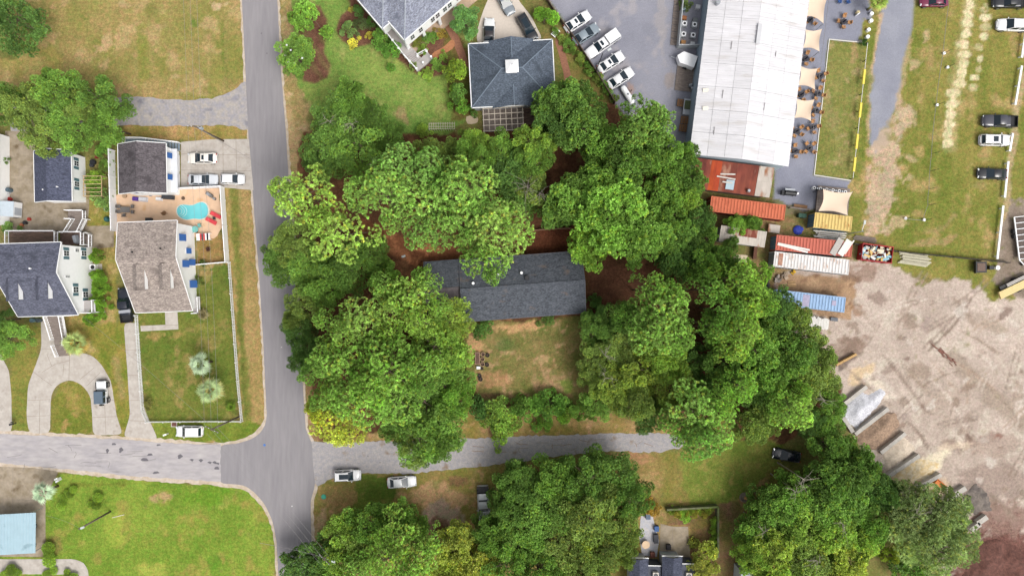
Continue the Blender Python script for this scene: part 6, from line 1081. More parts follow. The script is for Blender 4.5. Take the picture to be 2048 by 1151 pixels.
for i, (a, b) in enumerate((((2046, 62), (2038, 118)), ((2038, 134), (2025, 212)), ((2020, 268), (2014, 304)), ((2011, 324), (2004, 396)), ((2001, 412), (1989, 518)))):
    a, b = G(*a), G(*b); d = b - a; t = thing('parking_rail', 'white painted timber parking rail along the field edge', 'rail', group='parking rails'); MB().box((*((a + b) / 2).xy, .62), (d.length, .32, .16), math.atan2(d.y, d.x)).build('beam', RAILW, t)
    for k in range(3): p = a + d * (k / 2 * .9 + .05); MB().box((p.x - .12, p.y, .3), (.18, .18, .6)).build('post', RAILW, t)
def pole(base, h, label, arms=1, rad=.16, m=None, lamp=None, dirv=(1, 0), transf=False, name='utility_pole'):
    p = G(*base); t = thing(name, label, 'pole', (p.x, p.y, 0), ang(*dirv)); MB().tube([(0, 0, -.05), (0, 0, h)], [rad, rad * .7], 10).build('shaft', m or mat('pole_wood', C(120, 108, 98), .9, .2, 3), t, True)
    for k in range(arms): MB().box((0, 0, h - .35 - k * .8), (2.2, .12, .12)).build('crossarm', mat('pole_wood'), t)
    if arms:
        for x in (-1, -.5, .5, 1): MB().lathe((x, 0, h - .29), [(.06, 0), (.07, .1), (.03, .22)], 8).build('insulator', mat('porcelain', C(214, 218, 224), .3, .03), t)
    if transf: MB().lathe((.34, .1, h - 2.0), [(.2, 0), (.24, .05), (.24, .8), (.12, .95)], 12).build('transformer', mat('transformer_grey', C(186, 196, 204), .5, .05), t)
    if lamp:
        e = Vector((lamp[0], lamp[1], h - .5 + .4)); MB().tube([(0, 0, h - .6), e], .035, 6).build('lamp_arm', METAL, t); MB().box(e + Vector((0, 0, .02)), (.6, .3, .16), math.atan2(lamp[1], lamp[0])).build('lamp_head', mat('lamp_grey', C(206, 212, 212), .4, .05), t)
    return Vector((p.x, p.y, h))
p1 = pole((447, 282), 10.4, 'utility pole with crossarm at the corner of the concrete drive', dirv=(1, .05), transf=True); p2 = pole((481, 831), 11.0, 'utility pole with crossarm at the picket fence corner', dirv=(1, .5)); p3 = pole((679, 1073), 9.4, 'utility pole with street lamp among the southern corner trees', dirv=(1, 1), lamp=(1.2, .8)); p4 = pole((221, 1022), 8.2, 'wooden pole with floodlight on the corner lawn', arms=0, lamp=(.5, .2))
pole((1190, 147), 9.6, 'tall dark pole with lamp arm over the parked row', 0, .09, BLACKM, (1.0, .6), name='light_pole'); pole((1691, 468), 5.8, 'galvanised street lamp beside the yellow container', 0, .09, METAL, (.2, 1.4), name='light_pole')
pole((812, 516), 4.5, 'thin grey yard light beside the charcoal roof', 0, .05, METAL, (.3, .1), name='light_pole'); pole((1918, 1160), 8.0, 'leaning bare timber pole by the feathery trees', 0, .2, mat('bleached_pole', C(190, 172, 150), .9, .15))
WIRE = mat('wire', C(150, 146, 146), .6, .05)
def wire(a, b, label, sag=.6, r=.016, grp='overhead wires'):
    a, b = Vector(a), Vector(b); pts = [a.lerp(b, k / 8) - Vector((0, 0, sag * 4 * (k / 8) * (1 - k / 8))) for k in range(9)]; tag(MB().tube(pts, r, 4).build('overhead_wire', WIRE), label, 'wire', grp)
n0 = Vector((p1.x - 2.6, 75, 10.3))
for dx in (-1, .0, 1):
    wire(p1 + Vector((dx, 0, -.1)), n0 + Vector((dx, 0, 0)), 'thin power line running north from the drive-corner pole', .8, grp='wires to the north'); wire(p1 + Vector((dx, 0, -.1)), p2 + Vector((dx, 0, -.1)), 'thin power line between the two poles beside the road', .8, grp='wires along the road'); wire(p2 + Vector((dx * .7, dx * .5, -.1)), p3 + Vector((dx * .7, dx * .5, -.1)), 'thin power line crossing the junction to the southern corner', .6, grp='wires over the junction')
wire(p2 + Vector((0, 0, -1)), G(255, 760, 6) if False else G(150, 620, 5.0), 'service wire from the fence-corner pole to the slate-roofed house', .5, grp='service wires'); wire(p1 + Vector((0, 0, -.8)), G(640, 400, 9), 'twisted service wire crossing the road into the pines', .5, .025, 'service wire over road'); wire(p3 + Vector((0, 0, -.8)), G(520, 1085, 8.5), 'twisted service wire over the road from the southern pole', .3, .025, 'southern service wire'); wire(p4 + Vector((0, 0, -.3)), G(92, 1030, 4), 'thin service wire from the floodlight pole to the carport', .4, grp='carport service wire')
# field string-light posts
for i, (x, y, h) in enumerate(((1886, 108, 2.2), (1893, 136, 2.2), (1872, 211, 2.2), (1863, 308, 2.2), (1862, 342, 2.2), (1858, 378, 2.2), (1856, 410, 2.2), (1846, 440, 2.4), (1809, 437, 2.4))):
    p = G(x, y); t = thing('string_light_post', 'slim string-light post in a white bucket on the field', 'post', (p.x, p.y, 0), group='string light posts'); MB().tube([(0, 0, 0), (0, 0, h)], .035, 6).build('shaft', BLACKM, t)
    if i in (0, 1, 2, 7, 8): MB().lathe((0, 0, 0), [(.18, 0), (.23, .4), (.23, .42), (.18, .4)], 14).build('bucket', WHITE, t)
SP = [(1903, -30), (1886, 108), (1872, 211), (1863, 308), (1858, 378), (1856, 410), (1846, 440), (1809, 437)]
for a, b in zip(SP[:-1], SP[1:]): wire(G(*a, 2.2), G(*b, 2.2), 'sagging string-light cable above the field', .15, .035, 'string lights over the field')
# ------------------------------------------------------------------ pool yard
pl = thing('swimming_pool', 'turquoise kidney-shaped swimming pool in the peach patio', 'pool'); KP = [(352, 420), (356, 411), (366, 407), (378, 411), (386, 413), (394, 405), (405, 402), (415, 407), (418, 418), (418, 428), (412, 436), (402, 440), (388, 436), (374, 441), (362, 437), (354, 430)]
def ringpts(pts, k=1.0): c = sum((Vector(p) for p in GL(pts)), Vector()) / len(pts); return resample([c + (p - c) * k for p in GL(pts)], .35, 0, 3)
o_ = ringpts(KP, 1.07); i_ = ringpts(KP, .98); n = min(len(o_), len(i_)); b = MB(); c0 = sum(o_, Vector()) / len(o_)
o2 = [c0 + (p - c0) * 1.07 for p in i_]; n = len(i_); b.add([(p.x, p.y, .075) for p in i_] + [(p.x, p.y, .075) for p in o2] + [(p.x, p.y, .0) for p in i_] + [(p.x, p.y, .0) for p in o2], [(i, (i + 1) % n, n + (i + 1) % n, n + i) for i in range(n)] + [(i, 2 * n + i, 2 * n + (i + 1) % n, (i + 1) % n) for i in range(n)] + [(n + i, n + (i + 1) % n, 3 * n + (i + 1) % n, 3 * n + i) for i in range(n)]); b.build('coping', mat('pool_coping', C(232, 224, 212), .7, .04), pl)
MB().prism([(p.x, p.y) for p in i_], -.1, .045).build('water', mat('pool_water', C(112, 210, 218), .08, .05, .8, spec=.5, bump=.15, bscale=3, tint=C(128, 220, 226)), pl)
cs = G(357, 421)
for k in range(3): b = MB(); b.tube([(cs.x + (1.5 - k * .42) * math.cos(t) - .1, cs.y - .1 + (1.1 - k * .25) * math.sin(t), .042) for t in [(-1.1 + j * .275) for j in range(9)]], .05, 5); b.build('step_edge', mat('step_edge', C(190, 236, 236), .3, .03), pl)
MB().tube([G(357, 412, .08), G(357, 412, .8), G(361, 419, .8), G(361, 419, .1)], .03, 6).build('handrail', METAL, pl)
def legs(par, w, d, h, m, s=.05):
    for x in (-1, 1):
        for y in (-1, 1): MB().box((x * w, y * d, h / 2), (s, s, h)).build('leg', m, par)
REDF = mat('red_fabric', C(214, 70, 78), .8, .06)
for i, (px, py) in enumerate(((432, 430), (423, 442))):
    p = G(px, py, .4); t = thing('sun_lounger', ('red sun lounger beside the pool, upper of the pair', 'red sun lounger beside the pool, lower of the pair')[i], 'lounger', (p.x, p.y, .03), R(-28)); MB().box((.25, 0, .36), (1.3, .62, .07)).build('mattress', REDF, t); MB().box((-.62, 0, .52), (.6, .62, .07), ry=R(35)).build('backrest', REDF, t); legs(t, .75, .26, .33, METAL)
def table(px, py, w, d, h, m, label, rz=0, rnd=False, name='table', group=None):
    p = G(px, py, h); t = thing(name, label, 'table', (p.x, p.y, .0), rz, group)
    if rnd: MB().lathe((0, 0, h), [(w / 2, -.05), (w / 2, 0)], 18).build('tabletop', m, t); MB().tube([(0, 0, 0), (0, 0, h - .05)], .05, 8).build('pedestal', BLACKM, t); MB().lathe((0, 0, 0), [(.28, 0.0), (.26, .05)], 12).build('base', BLACKM, t)
    else: MB().box((0, 0, h - .03), (w, d, .06)).build('tabletop', m, t); legs(t, w / 2 - .08, d / 2 - .08, h - .06, BLACKM)
    return t
table(428, 436, .45, .45, .45, BLKP, 'small black side table between the red loungers')
def chair_proto(m, name, s=.52):
    t = thing(name, 'x', 'chair'); MB().box((0, 0, .44), (s, s, .07)).build('seat', m, t); MB().box((-s / 2, 0, .68), (.07, s, .46), ry=-.15).build('backrest', m, t)
    for y in (-1, 1): MB().box((0, y * s / 2, .62), (s * .9, .06, .05)).build('armrest', m, t)
    legs(t, s / 2 - .05, s / 2 - .05, .41, m); return t
WICK = mat('wicker', C(196, 146, 98), .8, .15, 12); TEALP = mat('teal_plastic', C(120, 190, 184), .6, .05); GRYF = mat('grey_furniture', C(120, 116, 114), .7, .1); NAVYF = mat('navy_fabric', C(30, 34, 58), .8, .1); BLUF = mat('blue_plastic', C(44, 90, 160), .6, .05); BRWN = mat('brown_timber', C(140, 104, 72), .8, .12)
CH = {}
def chair(kind, px, py, rz, label, group=None):
    m, nm = {'wicker': (WICK, 'wicker_chair'), 'teal': (TEALP, 'garden_chair'), 'grey': (GRYF, 'patio_chair'), 'blue': (BLUF, 'adirondack_chair'), 'brown': (BRWN, 'wooden_chair')}[kind]; p = G(px, py, .45)
    if kind not in CH: CH[kind] = t = chair_proto(m, nm)
    else: t = copy_tree(CH[kind])
    t.location = (p.x, p.y, .03); t.rotation_euler = (0, 0, rz); tag(t, label, 'chair', group); 
    if group is None and 'group' in t: del t['group']
    return t
table(250, 419, 1.55, .95, .74, GRYF, 'grey patio dining table near the long white fence')
for x, y, r in ((238, 413, 0), (238, 423, 0), (265, 413, 180), (265, 424, 180), (248, 430, 90)): chair('grey', x, y, R(r), 'grey patio chair at the pool yard dining table', 'pool yard dining chairs')
chair('brown', 329, 426, R(40), 'lone brown wooden chair on the peach patio')
table(390, 458, 1.05, 1, .72, TEALP, 'round teal garden table at the white wall', rnd=True); 
for x, y, r in ((399, 451, 200), (384, 463, 40)): chair('teal', x, y, R(r), 'teal garden chair at the round teal table', 'teal chairs')
t = thing('towel_rack', 'white slatted rack hung with striped towels by the side yard', 'rack', G(411, 474, 0), R(3)); 
for k in range(8): MB().box((-1.0 + k * .28, 0, .8), (.22, 1.1, .04)).build('slat', REDF if k in (2, 4) else NAVYF if k in (3, 6) else WHITE, t)
MB().box((0, .5, .76), (2.3, .08, .06)).box((0, -.5, .76), (2.3, .08, .06)).build('frame', WHITE, t); legs(t, 1.05, .5, .76, WHITE)
def small(name, label, cat, px, py, shapes, m, rz=0, group=None, z=0.0):
    p = G(px, py, .4); t = thing(name, label, cat, (p.x, p.y, z), rz, group)
    for nm, f, mm in shapes: b = MB(); f(b); b.build(nm, mm or m, t)
    return t
BX = lambda c, d, **k: (lambda b: b.box(c, d, **k)); LA = lambda c, pr, n=14: (lambda b: b.lathe(c, pr, n))
small('storage_box', 'black deck box against the tan-roofed house', 'box', 298, 439, [('box', BX((0, 0, .3), (.95, .5, .6)), BLKP), ('lid', BX((0, 0, .63), (1.0, .54, .06)), None)], BLKP)
small('gas_grill', 'grey grill standing by the pool fence corner', 'grill', 419, 389, [('cart', BX((0, 0, .4), (1.0, .5, .8)), GRYF), ('hood', BX((0, 0, .95), (.7, .5, .3), taper=.7), METAL), ('side_shelf', BX((.6, 0, .82), (.3, .45, .04)), None)], GRYF, R(-35))
small('fan', 'dark pedestal heater beside the grill', 'heater', 428, 397, [('base', LA((0, 0, 0), [(.25, 0), (.22, .08)]), None), ('drum', LA((0, 0, .08), [(.18, 0), (.2, .5), (.12, .6)]), METAL)], BLKP)
small('fire_pit', 'round white-rimmed fire pit on the grass behind the long white fence', 'fire pit', 213, 418, [('bowl', LA((0, 0, 0), [(.3, 0), (.45, .35), (.45, .42), (.36, .4)], 18), mat('pale_stone', C(196, 196, 196), .8, .1)), ('ash', LA((0, 0, .38), [(.35, 0), (.3, .02)]), BLKP)], None)
small('covered_grill', 'dark teal covered barrel on the grass behind the long white fence', 'grill', 213, 438, [('cover', LA((0, 0, 0), [(.45, 0), (.42, .5), (.3, .75), (.08, .85)], 10), mat('teal_cover', C(44, 96, 96), .7, .08)), ('skirt', LA((0, 0, 0), [(.47, 0.02), (.46, .1)], 10), None)], BLKP)
for i, (px, py, d, c_, lb) in enumerate(((270, 397, (1.1, .6, .4), (90, 60, 150), 'purple folded tarp by the garage apartment wall'), (285, 398, (1.4, .7, .5), (206, 206, 212), 'pale grey covered pile by the garage apartment wall'), (317, 397, (1.0, .5, .5), (232, 232, 236), 'white storage chest by the garage apartment wall'), (335, 394, (2.0, .6, .7), (60, 62, 68), 'dark covered bench by the garage apartment wall'))):
    small('covered_pile', lb, 'pile', px, py, [('cover', BX((0, 0, d[2] / 2), d, taper=.85), mat('tarp_%d' % i, C(*c_), .8, .15, 3)), ('hem', BX((0, 0, .04), (d[0] + .08, d[1] + .08, .08)), mat('tarp_%d' % i))], None, R(-4))
small('plant_pot', 'round terracotta pot at the pool patio edge', 'pot', 249, 392, [('pot', LA((0, 0, 0), [(.25, 0), (.35, .5), (.3, .5)]), mat('terracotta', C(180, 150, 120), .8, .1)), ('soil', LA((0, 0, .44), [(.3, 0), (.28, .02)]), BRWN)], None)
small('mailbox', 'white mailbox on a post at the straight drive', 'mailbox', 334, 867, [('post', BX((0, 0, .5), (.12, .12, 1.0)), None), ('box', BX((0, 0, 1.12), (.5, .24, .26)), None)], WHITE, .3)
small('mailbox', 'dark mailbox and newspaper tube beside the curved drive', 'mailbox', 29, 846, [('post', BX((0, 0, .5), (.14, .14, 1.0)), None), ('box', BX((0, 0, 1.12), (.6, .3, .3)), None), ('tube', BX((.1, .3, .95), (.5, .16, .16)), None)], BLKP, .3)
small('mailbox', 'white mailbox cluster beside the grey palm drive', 'mailbox', 119, 957, [('post', BX((0, 0, .5), (.12, .5, 1.0)), None), ('box', BX((0, .2, 1.12), (.5, .26, .26)), None), ('box', BX((0, -.2, 1.12), (.5, .26, .26)), None)], WHITE, .5)
small('storm_drain', 'square brown storm drain cover in the corner grass', 'drain', 346, 848, [('frame', BX((0, 0, .02), (1.0, 1.0, .06)), CONC), ('grate', BX((0, 0, .04), (.7, .7, .06)), mat('rust_iron', C(110, 70, 60), .8, .2))], None)
small('manhole_cover', 'green round utility lid on the corner grass', 'lid', 646, 994, [('rim', LA((0, 0, 0), [(.42, 0), (.42, .05)], 18), mat('green_plastic', C(50, 160, 130), .6, .05)), ('lid', LA((0, 0, .05), [(.34, 0), (.32, .03)], 18), mat('green_lid', C(70, 176, 146), .6, .05))], None)
small('condenser', 'white air conditioner unit by the lime hedge', 'air conditioner', 188, 534, [('casing', BX((0, 0, .4), (.9, .9, .8)), WHITE), ('fan', LA((0, 0, .8), [(.34, 0), (.34, .02)]), BLKP), ('pad', BX((.3, 0, .04), (1.6, 1.1, .08)), CONC)], None)
small('white_marker', 'pale timber stake lying on the corner lawn', 'stake', 233, 1033, [('stake', BX((0, 0, .04), (1.9, .07, .07)), None), ('tip', BX((1.0, 0, .04), (.2, .05, .05)), None)], PLK, R(14))
# cargo trailer and clutter in the court
ct = small('cargo_trailer', 'white box trailer in the concrete court', 'trailer', 30, 420, [('box', BX((0, 0, 1.35), (2.3, 2.4, 1.9)), WHITE), ('roof', BX((0, 0, 2.33), (2.36, 2.44, .06)), mat('pale_blue_roof', C(206, 218, 228), .5, .06)), ('drawbar', BX((-1.7, 0, .45), (1.3, .1, .1)), METAL), ('wheel', lambda b: b.tube([(.2, -1.28, .36), (.2, -1.06, .36)], .36, 16), TYRE), ('wheel', lambda b: b.tube([(.2, 1.06, .36), (.2, 1.28, .36)], .36, 16), TYRE), ('door', BX((1.16, -.3, 1.3), (.03, 1.2, 1.6)), GSIDE)], None, R(-3))
for i, (px, py, c_, lb, r, h) in enumerate(((20, 380, (92, 112, 124), 'blue-grey rubbish bin above the box trailer', .36, 1.0), (16, 385, (206, 206, 208), 'white drum beside the blue-grey bin', .3, .6), (19, 398, (190, 50, 46), 'red bucket beside the box trailer', .32, .5), (50, 445, (60, 60, 64), 'black drum below the box trailer', .3, .6), (57, 438, (196, 70, 56), 'red machine part below the box trailer', .28, .4), (42, 450, (210, 130, 90), 'orange tub near the back deck', .3, .35), (3, 432, (190, 40, 44), 'red container at the far court edge', .5, .6), (186, 324, (44, 46, 52), 'black bin bag heap behind the cottage', .45, .6), (192, 314, (150, 60, 52), 'reddish pot behind the cottage', .25, .4), (183, 330, (60, 62, 70), 'dark planter behind the cottage', .35, .5), (392, 463, (110, 76, 70), 'small brown pot by the teal table', .2, .3), (300, 390, (150, 150, 160), 'grey bucket by the garage apartment wall', .2, .35), (365, 396, (120, 96, 76), 'coiled garden hose by the fence', .3, .2), (67, 640, (110, 140, 150), 'blue-grey bin under the slate roof eave', .35, .9), (79, 640, (70, 84, 90), 'dark bin under the slate roof eave', .35, .9))):
    small('bin', lb, 'bin', px, py, [('drum', LA((0, 0, 0), [(r * .85, 0), (r, h), (r * .9, h), (r * .8, h * .9)]), mat('bin_%d' % i, C(*c_), .6, .1)), ('lid', LA((0, 0, h), [(r * .8, -.04), (r * .7, .03)]), mat('binlid_%d' % i, tuple(v * .8 for v in C(*c_)), .6, .1))], None)
# ------------------------------------------------------------------ beer garden
SAIL = mat('shade_cloth', C(240, 216, 192), .8, .03, 1)
def sail(px4, z, label, dip=.35):
    c = [G(px, py, z + (0.35 if i % 2 else 0)) for i, (px, py) in enumerate(px4)]; n = 10; V = []; ctr = sum(c, Vector()) / 4
    for j in range(n + 1):
        for i in range(n + 1):
            u, v = i / n, j / n; p = c[0].lerp(c[1], u).lerp(c[3].lerp(c[2], u), v); e = max(abs(u - .5), abs(v - .5)) * 2; k = (1 - abs(2 * u - 1) ** 2) * abs(2 * v - 1) ** 2 + (1 - abs(2 * v - 1) ** 2) * abs(2 * u - 1) ** 2
            p = p + (ctr - p) * .17 * k - Vector((0, 0, dip * (1 - (2 * u - 1) ** 2) * (1 - (2 * v - 1) ** 2))); V.append(p)
    F = [(j * (n + 1) + i, j * (n + 1) + i + 1, (j + 1) * (n + 1) + i + 1, (j + 1) * (n + 1) + i) for j in range(n) for i in range(n)]
    m_ = len(V); V2 = V + [p - Vector((0, 0, .02)) for p in V]; t = thing('shade_sail', label, 'shade sail'); b = MB(); b.add(V2, F + [tuple(q + m_ for q in f[::-1]) for f in F]); b.build('cloth', SAIL, t, True)
    for i, p in enumerate(c): MB().tube([(p.x, p.y, 0), p], .05, 8).build('post', METAL if i in (1, 2) else BLACKM, t)
for q, lb in (([(1616, -12), (1657, -12), (1647, 47), (1613, 32)], 'beige shade sail at the far end of the warehouse patio'), ([(1611, 59), (1644, 58), (1639, 103), (1606, 96)], 'beige shade sail with faint folds beside the warehouse'), ([(1601, 132), (1635, 137), (1630, 179), (1596, 171)], 'beige shade sail above the third gap of the warehouse patio'), ([(1593, 197), (1629, 199), (1622, 242), (1589, 236)], 'beige shade sail nearest the rusty lean-to')): sail(q, 3.4, lb)
sail([(1646, 378), (1705, 384), (1695, 430), (1637, 422)], 3.6, 'large beige shade sail over the outdoor stage')
DT = mat('dark_tabletop', C(60, 56, 60), .5, .1)
for i, (px, py) in enumerate(((1688, 43), (1621, 40), (1612, 117), (1641, 152), (1636, 187), (1603, 189), (1632, 221), (1626, 254), (1594, 262), (1591, 302), (1620, 296))):
    a0 = i * .7; table(px, py, .95, 1, .74, DT, 'dark round patio table on the gravel beer garden', 0, True, group='beer garden tables')
    p = G(px, py, 1.5); um = thing('folded_umbrella', 'folded navy umbrella standing through a round patio table', 'umbrella', (p.x, p.y, 0), a0, 'folded umbrellas'); MB().tube([(0, 0, 0), (0, 0, 2.4)], .025, 6).build('pole', BLACKM, um); MB().lathe((0, 0, 1.2), [(.10, 0), (.15, .1), (.12, .6), (.05, 1.15), (.01, 1.2)], 8).build('canopy', NAVYF, um)
    for k in range(4): a = a0 + k * math.pi / 2 + random.uniform(-.2, .2); chair('wicker', px + 11 * math.cos(a), py - 11 * math.sin(a), a + math.pi, 'tan wicker chair drawn up to a dark round patio table', 'beer garden chairs')
for px, py, r in ((1679, 3, 80), (1696, 4, 100)): chair('blue', px, py, R(r), 'blue lounge chair at the top of the gravel patio', 'blue lounge chairs')
small('round_sign', 'pale round-topped board on the gravel patio', 'sign', 1714, 30, [('board', BX((0, 0, .5), (.5, .1, 1.0)), None), ('cap', LA((.3, .3, 0), [(.25, 0), (.3, .6), (.2, .7)]), mat('cream', C(232, 214, 170), .7, .05))], WHITE, .5)
for i, (px, py) in enumerate(((1743, 28), (1742, 42), (1737, 60), (1735, 74))): small('planter_drum', 'white drum planter on the edge of the gravel patio', 'planter', px, py, [('drum', LA((0, 0, 0), [(.28, 0), (.3, .6), (.24, .6)]), WHITE), ('soil', LA((0, 0, .56), [(.25, 0), (.22, .02)]), BRWN)], None, group='drum planters')
gb = thing('lawn_edging', 'white timber edging round the patio lawn', 'edging')
for a, b in (((1658, 79), (1729, 86)), ((1658, 79), (1628, 350)), ((1628, 350), (1701, 361))): a, b = G(*a), G(*b); d = b - a; MB().box((*((a + b) / 2).xy, .06), (d.length, .12, .14), math.atan2(d.y, d.x)).build('timber', PLK, gb)
yr = thing('banner_rail', 'white cable rail with yellow banner panels along the patio lawn', 'rail'); YEL = mat('yellow_banner', C(246, 226, 96), .7, .04); a, b = G(1729, 90), G(1700, 358); d = b - a
MB().box((*((a + b) / 2).xy, 1.0), (d.length, .07, .07), math.atan2(d.y, d.x)).build('rail', PLK, yr)
for k in range(9): p = a + d * (k / 8); MB().box((p.x, p.y, .5), (.1, .1, 1.0)).build('post', BLACKM, yr)
for y0, y1 in ((143, 172), (209, 238), (271, 300), (317, 345)): p0, p1 = a.lerp(b, (y0 - 90) / 268), a.lerp(b, (y1 - 90) / 268); MB().box((*((p0 + p1) / 2).xy, .95), ((p1 - p0).length, .34, .3), math.atan2(d.y, d.x)).build('banner', YEL, yr)
for a, b in (((1660, -20), (1634, 200)), ((1634, 200), (1622, 300))): wire(G(*a, 3.4), G(*b, 3.4), 'string-light cable along the warehouse patio', .1, .03, 'patio string lights')
# utility enclosure beside the warehouse
en = thing('utility_enclosure', 'grey panelled enclosure wall round the condenser units', 'enclosure'); EW = mat('enclosure_grey', C(190, 194, 198), .7, .06)
for a, b in (((1365, -30), (1353, 97)), ((1353, 97), (1394, 97))):
    a, b = G(*a), G(*b); d = b - a; n = 4
    for k in range(n): c = a + d * ((k + .5) / n); MB().box((c.x, c.y, .9), (d.length / n - .02, .14, 1.8), math.atan2(d.y, d.x)).build('panel', EW, en)
wk = thing('plank_walk', 'weathered plank edging strip beside the enclosure', 'walkway'); 
for k in range(8): a, b = G(1357 - k * 1.2, -16 + k * 13.5), G(1356 - k * 1.2, -4 + k * 13.5); MB().box((*((a + b) / 2).xy, .08), (1.2, 1.02, .1), R(-6)).build('plank', WOODG, wk)

for i, (px, py) in enumerate(((1368, 49), (1388, 51), (1366, 70), (1385, 72))): small('condenser', 'white condenser unit with round fan inside the grey enclosure', 'air conditioner', px, py, [('casing', BX((0, 0, .42), (.85, .85, .84)), EW), ('rim', LA((0, 0, .84), [(.38, 0), (.38, .03)], 16), WHITE), ('fan', LA((0, 0, .86), [(.28, 0), (.1, .03)], 16), BLKP)], None, R(-6), 'condenser units')
for px, py, c_, lb in ((1368, 37, (160, 104, 66), 'brown round barrel top in the grey enclosure'), (1390, 41, (130, 134, 136), 'grey keg in the grey enclosure'), (1366, 86, (190, 140, 90), 'tan timber offcut pile in the grey enclosure'), (1384, 89, (226, 228, 230), 'white electrical cabinet in the grey enclosure'), (1395, 15, (210, 210, 214), 'small white crate in the grey enclosure'), (1366, 18, (150, 170, 190), 'blue-grey crate in the grey enclosure')):
    small('crate', lb, 'crate', px, py, [('body', BX((0, 0, .35), (.7, .6, .7), taper=.95), mat('crate_' + lb[:14], C(*c_), .8, .1)), ('lid', BX((0, 0, .72), (.74, .64, .05)), mat('crate_' + lb[:14]))], None, R(-8))
tl = small('cargo_trailer', 'small white enclosed trailer with pointed nose by the warehouse', 'trailer', 1371, 124, [('box', BX((.2, 0, 1.1), (2.4, 1.9, 1.5)), WHITE), ('nose', lambda b: b.prism([(-1.0, -.95), (-1.0, .95), (-1.75, 0)], .4, 1.8), WHITE), ('drawbar', BX((-2.1, 0, .45), (1.0, .1, .1)), METAL), ('wheel', lambda b: b.tube([(.2, -1.12, .34), (.2, -.94, .34)], .34, 16), TYRE), ('wheel', lambda b: b.tube([(.2, .94, .34), (.2, 1.12, .34)], .34, 16), TYRE)], None, R(-20))
pl_ = thing('plank_platform', 'weathered timber platform against the blue warehouse wall', 'deck', G(1370, 156, 0), R(-7)); boards(pl_, -1.5, 1.5, -2.2, 2.0, .16, 12, WOODG, 'x')
for px, py, lb in ((1362, 206, 'upright timber pallet leaning by the warehouse wall'), (1369, 240, 'stacked timber crates by the warehouse wall, upper'), (1366, 256, 'stacked timber crates by the warehouse wall, lower')):
    t = thing('pallet', lb, 'pallet', G(px, py, .4).xy.to_3d(), R(-7)); 
    for k in range(5): MB().box((0, -.5 + k * .25, .5), (1.25, .17, .05)).build('slat', BRWN, t)
    for k in (-.5, 0, .5): MB().box((k, 0, .25), (.12, 1.1, .48)).build('bearer', BRWN, t)
small('work_bench', 'grey metal rack with plants by the blue warehouse wall', 'rack', 1373, 215, [('top', BX((0, 0, .8), (1.2, 2.6, .06)), METAL), ('tray', BX((0, .3, .9), (.9, 1.4, .16)), mat('dark_foliage_tray', C(90, 100, 70), .9, .3, 4)), ('leg', BX((-.5, -1.2, .4), (.06, .06, .8)), METAL), ('leg', BX((.5, -1.2, .4), (.06, .06, .8)), METAL), ('leg', BX((-.5, 1.2, .4), (.06, .06, .8)), METAL), ('leg', BX((.5, 1.2, .4), (.06, .06, .8)), METAL)], None, R(-7))
for px, py, lb in ((1380, 172, 'tangle of grey metal tanks by the warehouse wall, upper'), (1384, 178, 'tangle of grey metal tanks by the warehouse wall, lower')): small('metal_tank', lb, 'tank', px, py, [('tank', LA((0, 0, 0), [(.28, 0), (.3, .9), (.15, 1.1)]), METAL), ('ring', LA((0, 0, .5), [(.33, 0), (.33, .06)]), BLKP)], None)
pt = thing('propane_tank', 'long white propane tank with rounded ends at the gravel lot edge', 'tank', G(1255, 190, .7).xy.to_3d(), R(-58)); b = MB(); pr = [(0, -1.7), (.3, -1.62), (.46, -1.4), (.48, -1.2), (.48, 1.2), (.46, 1.4), (.3, 1.62), (0.01, 1.7)]
b.lathe((0, 0, 0), pr, 16); b.v = [(z, y, x + .75) for x, y, z in b.v]; b.build('vessel', WHITE, pt, True); MB().lathe((0, 0, 1.2), [(.16, 0), (.16, .14), (.1, .2)], 10).build('valve_dome', METAL, pt)
for x in (-1, 1): MB().box((x, 0, .16), (.2, .8, .32)).build('saddle', CONC, pt)
for px, py in ((1239, 174), (1251, 172), (1262, 182)): small('bollard', 'short dark bollard guarding the propane tank', 'bollard', px, py, [('post', LA((0, 0, 0), [(.07, 0), (.07, .9)]), None), ('cap', LA((0, 0, .9), [(.08, 0), (.03, .06)]), None)], BLACKM, group='tank bollards')
small('striped_board', 'white striped board beside the timber fence', 'board', 1111, 66, [('slat', BX((-.6 + k * .24, 0, .5), (.14, .9, .05)), None) for k in range(6)] + [('frame', BX((0, 0, .25), (1.4, .1, .46)), BRWN)], WHITE, R(50))
# stage, smoker, small things round the containers
sg = thing('outdoor_stage', 'weathered plank stage under the large shade sail', 'stage', G(1666, 402, 0), R(-6)); boards(sg, -2.9, 2.4, -2.2, 2.2, .5, 18, WOODG, 'y'); MB().box((-.25, 0, .22), (5.1, 4.2, .44)).build('base', WOODB, sg)
for i in range(11): small('steel_drum', 'white and black drum lined along the stage front', 'drum', 1627 + i * 6.2, 376 + i * .8, [('drum', LA((0, 0, 0), [(.24, 0), (.25, .75), (.2, .75)]), WHITE if i % 2 == 0 else BLKP), ('lid', LA((0, 0, .74), [(.16, 0), (.14, .03)]), BLKP if i % 2 == 0 else METAL)], None, group='drums along the stage')
small('smoker_grill', 'black barrel smoker on a stand on the gravel patio', 'grill', 1578, 387, [('barrel', lambda b: b.tube([(-.9, 0, .95), (.9, 0, .95)], .42, 16), None), ('firebox', BX((-1.15, 0, .7), (.5, .7, .7)), None), ('shelf', BX((0, .6, .8), (1.6, .3, .04)), METAL), ('chimney', LA((.75, .1, 1.2), [(.08, 0), (.08, .7)]), None), ('leg', BX((-.7, 0, .3), (.08, .7, .6)), None), ('leg', BX((.7, 0, .3), (.08, .7, .6)), None), ('counterweight', LA((1.15, 0, .6), [(.16, 0), (.16, .6)]), WHITE)], BLACKM, R(-5))
